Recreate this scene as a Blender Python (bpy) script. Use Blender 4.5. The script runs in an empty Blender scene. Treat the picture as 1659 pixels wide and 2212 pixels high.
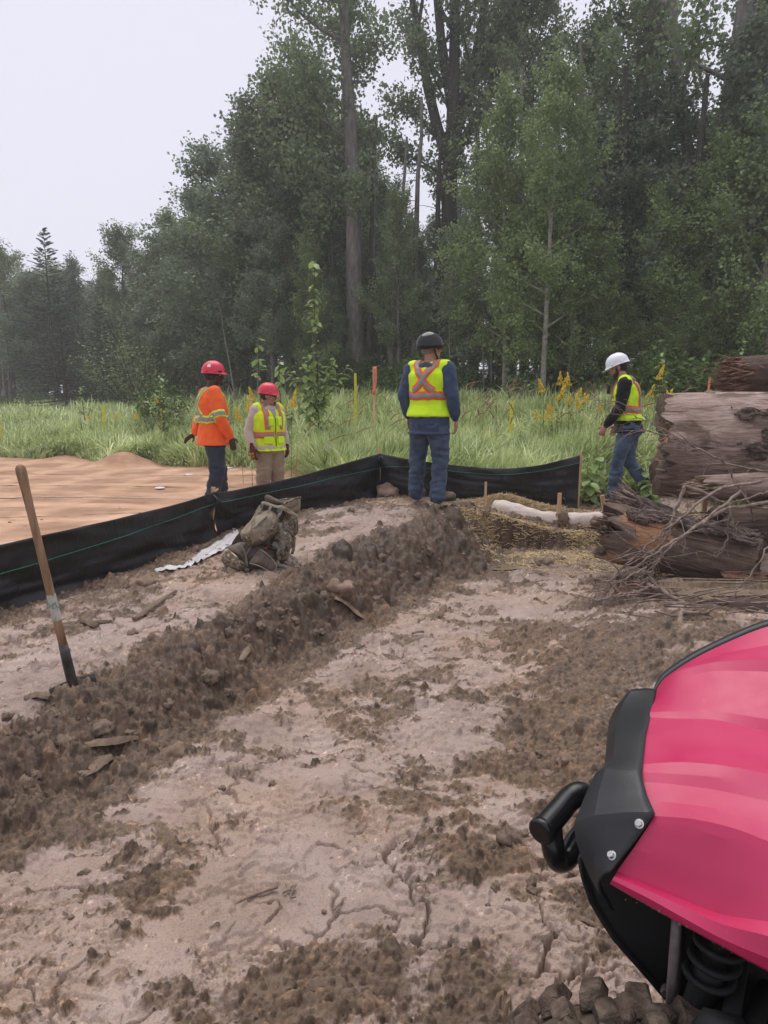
import bpy, bmesh, math, random
import numpy as np
from mathutils import Vector, Matrix, Euler, Quaternion, noise as mnoise
from mathutils.bvhtree import BVHTree

random.seed(7)
RNG = np.random.default_rng(7)
SC = bpy.context.scene
COL = SC.collection
PITCH = math.radians(9.47)
CAMH = 1.6
FPX = 2212 * 24 / 36.0

# ---------------------------------------------------------------- camera, sky, sun, exposure
cam_data = bpy.data.cameras.new('camera')
cam = bpy.data.objects.new('camera', cam_data)
COL.objects.link(cam)
cam.location = (0, 0, CAMH)
cam.rotation_euler = (math.radians(90) - PITCH, 0, 0)
cam_data.sensor_fit = 'VERTICAL'
cam_data.sensor_height = 36
cam_data.lens = 24
cam_data.clip_start = 0.05
cam_data.clip_end = 900
SC.camera = cam

SUN_EL, SUN_AZ = math.radians(70), math.radians(345)
world = bpy.data.worlds.new('World')
SC.world = world
world.use_nodes = True
wn, wl = world.node_tree.nodes, world.node_tree.links
wn.clear()
w_out = wn.new('ShaderNodeOutputWorld')
w_bg = wn.new('ShaderNodeBackground')
w_sky = wn.new('ShaderNodeTexSky')
w_sky.sky_type = 'NISHITA'
w_sky.sun_disc = False
w_sky.sun_elevation = SUN_EL
w_sky.sun_rotation = SUN_AZ
w_mix = wn.new('ShaderNodeMixRGB')
w_mix.inputs[0].default_value = 0.95
w_mix.inputs[2].default_value = (5.45, 5.4, 6.2, 1)      # the even overcast layer
w_bg.inputs[1].default_value = 0.1
wl.new(w_sky.outputs[0], w_mix.inputs[1])
wl.new(w_mix.outputs[0], w_bg.inputs[0])
wl.new(w_bg.outputs[0], w_out.inputs[0])

sun_d = bpy.data.lights.new('sun', 'SUN')
sun_d.energy = 1.5
sun_d.angle = math.radians(50)
sun_d.color = (1.0, 0.96, 0.9)
sun = bpy.data.objects.new('sun', sun_d)
COL.objects.link(sun)
# direction to the sun: azimuth measured clockwise from +Y
sdir = Vector((math.sin(SUN_AZ) * math.cos(SUN_EL), math.cos(SUN_AZ) * math.cos(SUN_EL), math.sin(SUN_EL)))
sun.rotation_euler = sdir.to_track_quat('Z', 'Y').to_euler()
sun.location = sdir * 60
SC.view_settings.view_transform = 'Standard'
SC.view_settings.look = 'None'
SC.view_settings.exposure = 0.64
SC.view_settings.gamma = 1.0
SC.view_settings.use_curve_mapping = False
SC.render.engine = 'CYCLES'
SC.cycles.use_denoising = True
SC.cycles.max_bounces = 6
SC.cycles.diffuse_bounces = 3
SC.cycles.volume_bounces = 2
SC.cycles.transparent_max_bounces = 8

# ---------------------------------------------------------------- pixel rays -> places in the world
def ray(px, py):
    a = (px - 829.5) / FPX
    b = -(py - 1106) / FPX
    return Vector((a, math.cos(PITCH) + b * math.sin(PITCH), -math.sin(PITCH) + b * math.cos(PITCH)))
def PZ(px, py, z):
    v = ray(px, py)
    return Vector((0, 0, CAMH)) + v * ((z - CAMH) / v.z)
def PD(px, py, D):
    v = ray(px, py)
    return Vector((0, 0, CAMH)) + v * (D / v.y)

# ---------------------------------------------------------------- object helpers
def tag(o, label=None, cat=None, group=None, kind=None):
    if label: o['label'] = label
    if cat: o['category'] = cat
    if group: o['group'] = group
    if kind: o['kind'] = kind
    return o
def thing(name, label, cat, loc=(0, 0, 0), rotz=0.0, group=None):
    o = bpy.data.objects.new(name, None)
    COL.objects.link(o)
    o.empty_display_size = 0.1
    o.location = loc
    o.rotation_euler = (0, 0, rotz)
    return tag(o, label, cat, group)
def to_mesh(name, V, F, smooth=True):
    me = bpy.data.meshes.new(name)
    me.from_pydata([tuple(v) for v in V], [], [tuple(f) for f in F])
    if smooth:
        me.polygons.foreach_set('use_smooth', [True] * len(me.polygons))
    me.update()
    return me
def np_mesh(name, V, nper, smooth=False, loops=None):
    """V (n,3); faces of nper verts each, verts in order unless loops given"""
    V = np.asarray(V, dtype=np.float32)
    me = bpy.data.meshes.new(name)
    me.vertices.add(len(V))
    me.vertices.foreach_set('co', V.ravel())
    if loops is None:
        loops = np.arange(len(V), dtype=np.int32)
    loops = np.asarray(loops, dtype=np.int32).ravel()
    nf = len(loops) // nper
    me.loops.add(len(loops))
    me.loops.foreach_set('vertex_index', loops)
    me.polygons.add(nf)
    me.polygons.foreach_set('loop_start', np.arange(nf, dtype=np.int32) * nper)
    me.polygons.foreach_set('loop_total', np.full(nf, nper, dtype=np.int32))
    if smooth:
        me.polygons.foreach_set('use_smooth', np.ones(nf, dtype=bool))
    me.update(calc_edges=True)
    me.validate()
    return me
def link(name, me, mat=None, parent=None, world=False):
    o = bpy.data.objects.new(name, me)
    COL.objects.link(o)
    if mat is not None:
        if len(me.materials) == 0:
            me.materials.append(mat)
    if parent is not None:
        o.parent = parent
        if world:      # the mesh was made in world places: undo the parent's own place
            p = parent
            M = Matrix.Identity(4)
            while p is not None:
                M = Matrix.LocRotScale(p.location, p.rotation_euler, p.scale) @ M
                p = p.parent
            me.transform(M.inverted())
    return o
def obj(name, VF, mat, parent=None, smooth=True, world=False):
    return link(name, to_mesh(name, VF[0], VF[1], smooth), mat, parent, world)
def add_mod(o, kind, **kw):
    m = o.modifiers.new(kind.lower(), kind)
    for k, v in kw.items():
        setattr(m, k, v)
    return m
def baked(o):
    """replace the mesh by its evaluated mesh, drop the modifiers"""
    dg = bpy.context.evaluated_depsgraph_get()
    dg.update()
    me = bpy.data.meshes.new_from_object(o.evaluated_get(dg))
    o.modifiers.clear()
    o.data = me
    return o
def join(*parts):
    V, F = [], []
    for v, f in parts:
        n = len(V)
        V.extend([tuple(q) for q in v])
        F.extend([tuple(i + n for i in q) for q in f])
    return V, F
def frames(pts):
    pts = [Vector(p) for p in pts]
    n = len(pts)
    T = [((pts[min(i + 1, n - 1)] - pts[max(i - 1, 0)])).normalized() for i in range(n)]
    up = Vector((0, 0, 1)) if abs(T[0].z) < 0.9 else Vector((1, 0, 0))
    A = [T[0].cross(up).normalized()]
    for i in range(1, n):
        a = A[-1] - T[i] * A[-1].dot(T[i])
        A.append(a.normalized() if a.length > 1e-6 else A[-1])
    return pts, T, A, [T[i].cross(A[i]) for i in range(n)]
def tube(pts, rad, n=8, caps=True):
    pts, T, A, B = frames(pts)
    if not hasattr(rad, '__len__'): rad = [rad] * len(pts)
    V, F = [], []
    for p, r, a, b in zip(pts, rad, A, B):
        for k in range(n):
            t = 2 * math.pi * k / n
            V.append(p + (a * math.cos(t) + b * math.sin(t)) * r)
    for i in range(len(pts) - 1):
        for k in range(n):
            k2 = (k + 1) % n
            F.append((i * n + k, i * n + k2, (i + 1) * n + k2, (i + 1) * n + k))
    if caps:
        F.append(tuple(reversed(range(n))))
        m = (len(pts) - 1) * n
        F.append(tuple(range(m, m + n)))
    return V, F
def box(sx, sy, sz, M=None):
    V = [Vector((x * sx / 2, y * sy / 2, z * sz / 2)) for x in (-1, 1) for y in (-1, 1) for z in (-1, 1)]
    if M is not None: V = [M @ v for v in V]
    return V, [(0, 1, 3, 2), (4, 6, 7, 5), (0, 4, 5, 1), (2, 3, 7, 6), (0, 2, 6, 4), (1, 5, 7, 3)]
def ellipsoid(c, r, nu=14, nv=9, M=None):
    V, F = [], []
    c = Vector(c)
    r = (r, r, r) if not hasattr(r, '__len__') else r
    for j in range(1, nv):
        ph = math.pi * j / nv
        for i in range(nu):
            th = 2 * math.pi * i / nu
            q = Vector((r[0] * math.sin(ph) * math.cos(th), r[1] * math.sin(ph) * math.sin(th), r[2] * math.cos(ph)))
            V.append(c + (M @ q if M is not None else q))
    t = Vector((0, 0, r[2]))
    V.append(c + (M @ t if M is not None else t)); V.append(c - (M @ t if M is not None else t))
    for j in range(nv - 2):
        for i in range(nu):
            i2 = (i + 1) % nu
            F.append((j * nu + i, (j + 1) * nu + i, (j + 1) * nu + i2, j * nu + i2))
    nt = len(V) - 2
    for i in range(nu):
        i2 = (i + 1) % nu
        F.append((nt, i, i2))
        F.append((nt + 1, (nv - 2) * nu + i2, (nv - 2) * nu + i))
    return V, F
def loft(rings, caps=True):
    n = len(rings[0]); V, F = [], []
    for r in rings: V.extend(r)
    for i in range(len(rings) - 1):
        for k in range(n):
            k2 = (k + 1) % n
            F.append((i * n + k, i * n + k2, (i + 1) * n + k2, (i + 1) * n + k))
    if caps:
        F.append(tuple(reversed(range(n))))
        m = (len(rings) - 1) * n
        F.append(tuple(range(m, m + n)))
    return V, F
_ico = {}
def ico(sub):
    if sub not in _ico:
        bm = bmesh.new()
        bmesh.ops.create_icosphere(bm, subdivisions=sub, radius=1.0)
        _ico[sub] = ([v.co.copy() for v in bm.verts], [tuple(v.index for v in f.verts) for f in bm.faces])
        bm.free()
    return _ico[sub]
def lump(c, r, seed, sub=2, amp=0.35, freq=1.6, M=None):
    """an irregular stone or clod"""
    V0, F = ico(sub)
    c = Vector(c)
    r = (r, r, r) if not hasattr(r, '__len__') else r
    off = Vector((seed * 3.17, seed * 1.31, seed * 7.7))
    V = []
    for v in V0:
        k = 1 + amp * mnoise.noise(v * freq + off) + amp * 0.5 * mnoise.noise(v * freq * 2.7 + off)
        q = Vector((v.x * r[0], v.y * r[1], v.z * r[2])) * k
        V.append(c + (M @ q if M is not None else q))
    return V, F
def frame_of(t, up=(0, 0, 1)):
    t = Vector(t).normalized(); up = Vector(up)
    x = up.cross(t)
    if x.length < 1e-4: x = Vector((1, 0, 0)).cross(t)
    x.normalize()
    return Matrix((x, t.cross(x), t)).transposed()
def catmull(pts, n=6):
    pts = [Vector(p) for p in pts]
    out = []
    for i in range(len(pts) - 1):
        p0, p1, p2, p3 = pts[max(i - 1, 0)], pts[i], pts[i + 1], pts[min(i + 2, len(pts) - 1)]
        for k in range(n):
            t = k / n
            out.append(0.5 * ((2 * p1) + (p2 - p0) * t + (2 * p0 - 5 * p1 + 4 * p2 - p3) * t * t + (3 * p1 - p0 - 3 * p2 + p3) * t ** 3))
    out.append(pts[-1])
    return out

# ---------------------------------------------------------------- materials
def new_mat(name):
    m = bpy.data.materials.new(name)
    m.use_nodes = True
    nt = m.node_tree
    b = nt.nodes['Principled BSDF']
    return m, nt.nodes, nt.links, b
def ramp(nodes, stops):
    r = nodes.new('ShaderNodeValToRGB')
    e = r.color_ramp.elements
    while len(e) < len(stops): e.new(0.5)
    for el, (p, c) in zip(e, stops):
        el.position = p
        el.color = (*c, 1) if len(c) == 3 else c
    return r
def coords(nodes, links, scale=(1, 1, 1), kind='Object'):
    tc = nodes.new('ShaderNodeTexCoord')
    mp = nodes.new('ShaderNodeMapping')
    mp.inputs['Scale'].default_value = scale
    links.new(tc.outputs[kind], mp.inputs[0])
    return mp.outputs[0]
def tex_noise(nodes, links, vec, scale, detail=5, rough=0.6, dist=0.0):
    t = nodes.new('ShaderNodeTexNoise')
    t.inputs['Scale'].default_value = scale
    t.inputs['Detail'].default_value = detail
    t.inputs['Roughness'].default_value = rough
    t.inputs['Distortion'].default_value = dist
    links.new(vec, t.inputs['Vector'])
    return t.outputs['Fac']
def bump(nodes, links, b, h, strength=0.4, dist=0.02):
    bp = nodes.new('ShaderNodeBump')
    bp.inputs['Strength'].default_value = strength
    bp.inputs['Distance'].default_value = dist
    links.new(h, bp.inputs['Height'])
    links.new(bp.outputs[0], b.inputs['Normal'])
    return bp
def mat_noise(name, stops, scale=8, stretch=(1, 1, 1), rough=0.8, bstr=0.3, bdist=0.01, bscale=None, detail=6, spec=0.3, kind='Object', metal=0.0, dist=0.0, coat=0.0):
    m, n, l, b = new_mat(name)
    v = coords(n, l, stretch, kind)
    f = tex_noise(n, l, v, scale, detail, 0.62, dist)
    r = ramp(n, stops)
    l.new(f, r.inputs[0]); l.new(r.outputs[0], b.inputs['Base Color'])
    b.inputs['Roughness'].default_value = rough
    b.inputs['Specular IOR Level'].default_value = spec
    b.inputs['Metallic'].default_value = metal
    b.inputs['Coat Weight'].default_value = coat
    if bstr > 0:
        f2 = tex_noise(n, l, v, bscale or scale * 3, 5, 0.65)
        bump(n, l, b, f2, bstr, bdist)
    return m
def hexc(r, g, b):
    f = lambda c: ((c / 255 + 0.055) / 1.055) ** 2.4 if c > 10 else c / 255 / 12.92
    return (f(r), f(g), f(b))

# ---------------------------------------------------------------- array noise
def pnoise(x, y, seed=0):
    x = np.asarray(x, dtype=np.float64); y = np.asarray(y, dtype=np.float64)
    xi = np.floor(x).astype(np.int64); yi = np.floor(y).astype(np.int64)
    xf = x - xi; yf = y - yi
    u = xf * xf * xf * (xf * (xf * 6 - 15) + 10); v = yf * yf * yf * (yf * (yf * 6 - 15) + 10)
    def g(ix, iy, dx, dy):
        h = hash2(ix, iy, seed) * 2 * np.pi
        return np.cos(h) * dx + np.sin(h) * dy
    a = g(xi, yi, xf, yf); b = g(xi + 1, yi, xf - 1, yf)
    c = g(xi, yi + 1, xf, yf - 1); d = g(xi + 1, yi + 1, xf - 1, yf - 1)
    return (a + (b - a) * u) * (1 - v) + (c + (d - c) * u) * v
def hash2(ix, iy, seed=0):
    h = (ix.astype(np.uint64) * np.uint64(0x9E3779B1) ^ iy.astype(np.uint64) * np.uint64(0x85EBCA77) ^ np.uint64((seed * 0xC2B2AE3D + 12345) & 0xFFFFFFFF)) & np.uint64(0xFFFFFFFF)
    h = (h ^ (h >> np.uint64(15))) * np.uint64(0x2C1B3C6D) & np.uint64(0xFFFFFFFF)
    h = (h ^ (h >> np.uint64(12))) * np.uint64(0x297A2D39) & np.uint64(0xFFFFFFFF)
    h = h ^ (h >> np.uint64(15))
    return h.astype(np.float64) / 4294967296.0
def fbm(x, y, octv=4, seed=0, gain=0.5):
    s = 0; a = 1.0; f = 1.0
    for o in range(octv):
        s = s + a * pnoise(x * f, y * f, seed + o * 17)
        a *= gain; f *= 2.03
    return s
def sstep(a, b, x):
    t = np.clip((x - a) / (b - a), 0, 1)
    return t * t * (3 - 2 * t)
# ================================================================ TERRAIN
ROAD_POLY = np.array([(-1.39, 2.23), (-1.16, 2.62), (-1.04, 2.97), (-0.69, 3.58), (-0.39, 4.22), (-0.16, 4.58), (0.27, 5.37), (0.6, 5.72),
                      (1.02, 6.15), (1.16, 6.6), (1.22, 7.02), (2.0, 7.1), (3.0, 7.1), (4.2, 6.9), (6.5, 6.5), (9, 5), (9, -3), (-4, -3), (-2.9, 0.4), (-1.9, 1.4)])
_c = [(1.15, 7.1, .42), (.76, 6.43, .42), (.19, 5.49, .38), (-.43, 4.72, .33), (-.78, 4.13, .28), (-1.1, 3.6, .25), (-1.35, 3.2, .22), (-1.68, 2.8, .2), (-2.6, 1.6, .18),
      (-2.62, 4.48, .15), (-2.15, 5.21, .2), (-1.6, 6.34, .28), (-.95, 7.31, .36), (-.05, 8.12, .42), (.92, 7.88, .4), (2.26, 7.93, .3), (.48, 7.29, .44),
      (-3.6, 3.0, .1), (-3.5, 5.0, .08), (-2.9, 6.6, .13), (-2.0, 8.2, .22), (-1.5, 9.2, .06), (-1.75, 10.4, .06), (-.6, 9.2, .3), (-9.7, 17.2, .1), (-7, 16, .1), (-4.5, 15.4, .12), (-1.6, 12.4, .12), (-5, 10, .1), (-8, 8, .05), (-12, 12, .05),
      (2.78, 8.43, .3), (1.5, 9.5, .35), (3.5, 10, .4), (6, 12, .75), (2, 12, .5), (0, 11.5, .35), (4.4, 7.3, .12), (6.5, 8, .3), (1.4, 7.6, .24), (2.2, 7.5, .15), (3.0, 7.6, .15), (1.8, 7.3, .15), (3.2, 7.25, .1),
      (0, 16, .75), (4, 16, 1.0), (8, 18, 1.5), (2, 20, 1.35), (-1, 22, 1.35), (-1.2, 26, 1.7), (5, 24, 1.8), (11, 22, 2.0), (-7, 28, 1.15), (-5, 20, .6), (-11, 24, .45), (-14, 34, .85), (-20, 40, .85), (-24, 30, .4), (-18, 20, .1),
      (-25, 12, 0), (-22, 46, .9), (-35, 45, .8), (0, 35, 2.0), (10, 35, 2.4), (20, 30, 2.4), (20, 16, 1.6), (15, 8, .8), (14, 2, .3), (0, 60, 2.4), (-30, 70, 1.2), (30, 60, 3), (45, 20, 2.5), (-50, 40, .8), (-45, 5, 0), (-10, 0, .1), (-5, -4, .1), (12, -8, .2)]
_c = np.array(_c)
def _rbf(r): return np.sqrt(r * r + 0.35)
_n = len(_c)
_A = np.zeros((_n + 3, _n + 3))
_d = np.hypot(_c[:, None, 0] - _c[None, :, 0], _c[:, None, 1] - _c[None, :, 1])
_A[:_n, :_n] = _rbf(_d) - np.eye(_n) * 0.12
_A[:_n, _n] = 1; _A[:_n, _n + 1:] = _c[:, :2]
_A[_n, :_n] = 1; _A[_n + 1:, :_n] = _c[:, :2].T
_W = np.linalg.solve(_A, np.concatenate([_c[:, 2], [0, 0, 0]]))
def upper(x, y):
    x = np.asarray(x, float); y = np.asarray(y, float)
    s = _W[_n] + _W[_n + 1] * x + _W[_n + 2] * y
    for i in range(_n):
        s = s + _W[i] * _rbf(np.hypot(x - _c[i, 0], y - _c[i, 1]))
    return s
def road_sd(x, y):
    """signed distance to the road polygon, positive outside"""
    x = np.asarray(x, float); y = np.asarray(y, float)
    d = np.full(x.shape, 1e9); inside = np.zeros(x.shape, bool)
    m = len(ROAD_POLY)
    for i in range(m):
        ax, ay = ROAD_POLY[i]; bx, by = ROAD_POLY[(i + 1) % m]
        ex, ey = bx - ax, by - ay
        t = np.clip(((x - ax) * ex + (y - ay) * ey) / (ex * ex + ey * ey), 0, 1)
        d = np.minimum(d, np.hypot(x - ax - t * ex, y - ay - t * ey))
        c = ((ay > y) != (by > y)) & (x < (bx - ax) * (y - ay) / (by - ay + 1e-12) + ax)
        inside ^= c
    return np.where(inside, -d, d)
def slope_w(x, y):
    w = 0.34 + 0.22 * sstep(4.0, 5.8, y)
    back = sstep(6.75, 7.0, y) * sstep(1.0, 1.3, x)
    return w * (1 - back) + 0.16 * back
def ground(x, y, sd=None):
    x = np.asarray(x, float); y = np.asarray(y, float)
    if sd is None: sd = road_sd(x, y)
    rd = 0.015 * fbm(x * 0.9, y * 0.9, 3, 5) + 0.16 * np.exp(-(((x - 2.15) / 0.75) ** 2 + ((y - 4.35) / 0.6) ** 2)) + 0.07 * np.exp(-(((x - 1.05) / 0.25) ** 2 + ((y - 3.0) / 0.7) ** 2))
    rd = rd - 0.035 * np.exp(-(((x - 1.2) / 0.18) ** 2 + ((y - 5.85) / 0.12) ** 2))
    up = upper(x, y)
    far = sstep(12, 40, np.hypot(x, y))
    up = up + 0.25 * far * fbm(x * 0.12, y * 0.12, 3, 9)
    wob = 0.10 * fbm(x * 1.7, y * 1.7, 3, 21) * sstep(-0.3, 0.1, sd)
    w = slope_w(x, y)
    q = np.clip((sd + wob) / w, 0, 1)
    s = 0.55 * sstep(0, 1, q) + 0.45 * sstep(0.05, 0.95, q) ** 0.8
    h = rd + (np.maximum(up, 0.02) - rd) * s
    ledge = sstep(7.32, 7.4, y + 0.06 * fbm(x * 3, y * 3, 2, 3)) * sstep(1.1, 1.4, x) * (1 - sstep(3.4, 4.2, x)) * (1 - sstep(7.7, 8.0, y))
    h = h + 0.05 * ledge
    heap = 0.13 * np.exp(-(((x - 1.42) / 0.34) ** 2 + ((y - 7.82) / 0.13) ** 2)) + 0.04 * np.exp(-(((x - 1.9) / 0.3) ** 2 + ((y - 7.82) / 0.12) ** 2))
    return h + heap
def gz(x, y):
    return float(ground(np.array([x]), np.array([y]))[0])
def at(px, py, it=30):
    """first point of the ground seen through a pixel"""
    v = ray(px, py)
    ts = np.concatenate([np.linspace(0.5, 12, 800), np.linspace(12, 80, 800)])
    X, Y, Z = v.x * ts, v.y * ts, CAMH + v.z * ts
    below = Z <= ground(X, Y)
    i = int(np.argmax(below)) if below.any() else len(ts) - 1
    return Vector((X[i], Y[i], float(ground(X[i:i + 1], Y[i:i + 1])[0])))

# ---- how crumbly the soil is: 0 smooth wet clay .. 1 loose clods
_smooth = [(600, 1830, .42), (700, 1950, .3), (430, 1680, .25), (1010, 1610, .22), (960, 1560, .25), (1090, 1300, .35), (900, 1320, .3), (160, 2080, .35), (1180, 2060, .25), (1250, 2150, .2), (540, 1980, .18),
           (360, 1750, .2), (640, 1620, .3), (800, 1440, .3), (500, 1560, .15), (1180, 1250, .3), (1020, 1390, .25), (850, 1850, .25), (950, 1990, .18), (400, 2100, .2), (1000, 1480, .2)]
_smooth_w = [(-0.3, 5.6, .45), (-.65, 5.0, .35), (-1.15, 4.4, .35), (-1.6, 3.9, .3), (-2.0, 3.5, .35), (-1.6, 4.6, .28), (0.2, 6.4, .35)]
_rough = [(1250, 1480, .3), (1215, 1570, .28), (1310, 1410, .35), (1190, 1640, .22), (1420, 1400, .4), (1220, 1650, .35), (1150, 1700, .25), (1230, 1520, .25), (1380, 1380, .4), (1350, 1450, .3), (330, 1920, .22), (700, 2060, .2), (900, 1700, .22), (850, 1560, .2), (980, 1450, .15), (560, 2150, .22), (820, 2110, .2), (1100, 1900, .25), (1330, 2050, .2), (1000, 2130, .15), (60, 1980, .18), (790, 1490, .14), (300, 2000, .2)]
_sm = [(PZ(a, b, 0.0).x, PZ(a, b, 0.0).y, r) for a, b, r in _smooth] + _smooth_w
_ro = [(PZ(a, b, 0.0).x, PZ(a, b, 0.0).y, r) for a, b, r in _rough]
FENCE = [(-3.9, 2.75), (-2.62, 4.48), (-2.15, 5.21), (-1.6, 6.34), (-.95, 7.31), (-.05, 8.12), (.92, 7.95), (1.6, 8.0), (2.26, 7.98)]
def seg_dist(x, y, pts):
    d = np.full(np.shape(x), 1e9)
    for (ax, ay), (bx, by) in zip(pts[:-1], pts[1:]):
        ex, ey = bx - ax, by - ay
        t = np.clip(((x - ax) * ex + (y - ay) * ey) / (ex * ex + ey * ey), 0, 1)
        d = np.minimum(d, np.hypot(x - ax - t * ex, y - ay - t * ey))
    return d
def crumb(x, y, sd):
    b = np.zeros(np.shape(x))
    for cx, cy, r in _sm: b = b - 0.42 * np.exp(-((x - cx) ** 2 + (y - cy) ** 2) / (r * r))
    for cx, cy, r in _ro: b = b + 0.42 * np.exp(-((x - cx) ** 2 + (y - cy) ** 2) / (r * r))
    w = slope_w(x, y)
    b = b + 1.3 * sstep(-0.22, 0.02, sd) * (1 - sstep(w * 1.0, w * 1.0 + 0.22, sd))
    b = b + 0.9 * np.exp(-(seg_dist(x, y, FENCE) / 0.32) ** 2)
    wx = x + .12 * fbm(x * 2.1, y * 2.1, 3, 140); wy = y + .12 * fbm(x * 2.1 + 7, y * 2.1, 3, 150)
    nz = fbm(wx * 1.5, wy * 2.0, 8, 40, 0.74)
    n2 = fbm(wx * 4.5 + 3, wy * 8.5, 6, 47, 0.72)
    return sstep(-0.20, 0.62, 0.80 * nz + 0.75 * n2 + b + 0.20), nz
def worley_lumps(x, y, cell, seed, prob, rmin, rmax, tone=None):
    """rounded clods scattered one per grid cell"""
    wx = x + cell * 0.35 * pnoise(x / cell * 1.3, y / cell * 1.3, seed + 5)
    wy = y + cell * 0.35 * pnoise(x / cell * 1.3 + 50, y / cell * 1.3, seed + 6)
    gx = np.floor(wx / cell).astype(np.int64); gy = np.floor(wy / cell).astype(np.int64)
    h = np.zeros_like(x)
    for dx in (-1, 0, 1):
        for dy in (-1, 0, 1):
            ix, iy = gx + dx, gy + dy
            px = (ix + 0.1 + 0.8 * hash2(ix, iy, seed)) * cell
            py = (iy + 0.1 + 0.8 * hash2(ix, iy, seed + 1)) * cell
            r = cell * (rmin + (rmax - rmin) * hash2(ix, iy, seed + 2) ** 2.6)
            on = hash2(ix, iy, seed + 3) < prob
            d2 = ((wx - px) ** 2 + (wy - py) ** 2) / (r * r)
            k = np.where(on & (d2 < 1), r * np.maximum(1 - d2 ** .8, 0) ** .55 * (0.6 + 0.7 * hash2(ix, iy, seed + 4)), 0)
            if tone is not None:
                tone[:] = np.where(k > h, hash2(ix, iy, seed + 7), tone)
            h = np.maximum(h, k)
    return h
def cell_edges(x, y, cell, seed):
    """distance to the borders between scattered cells"""
    gx = np.floor(x / cell).astype(np.int64); gy = np.floor(y / cell).astype(np.int64)
    f1 = np.full(x.shape, 9.); f2 = np.full(x.shape, 9.)
    for dx in (-1, 0, 1):
        for dy in (-1, 0, 1):
            ix, iy = gx + dx, gy + dy
            d = np.hypot(x - (ix + hash2(ix, iy, seed)) * cell, y - (iy + hash2(ix, iy, seed + 1)) * cell)
            f2 = np.where(d < f1, f1, np.minimum(f2, d)); f1 = np.minimum(f1, d)
    return (f2 - f1) * .5
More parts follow.
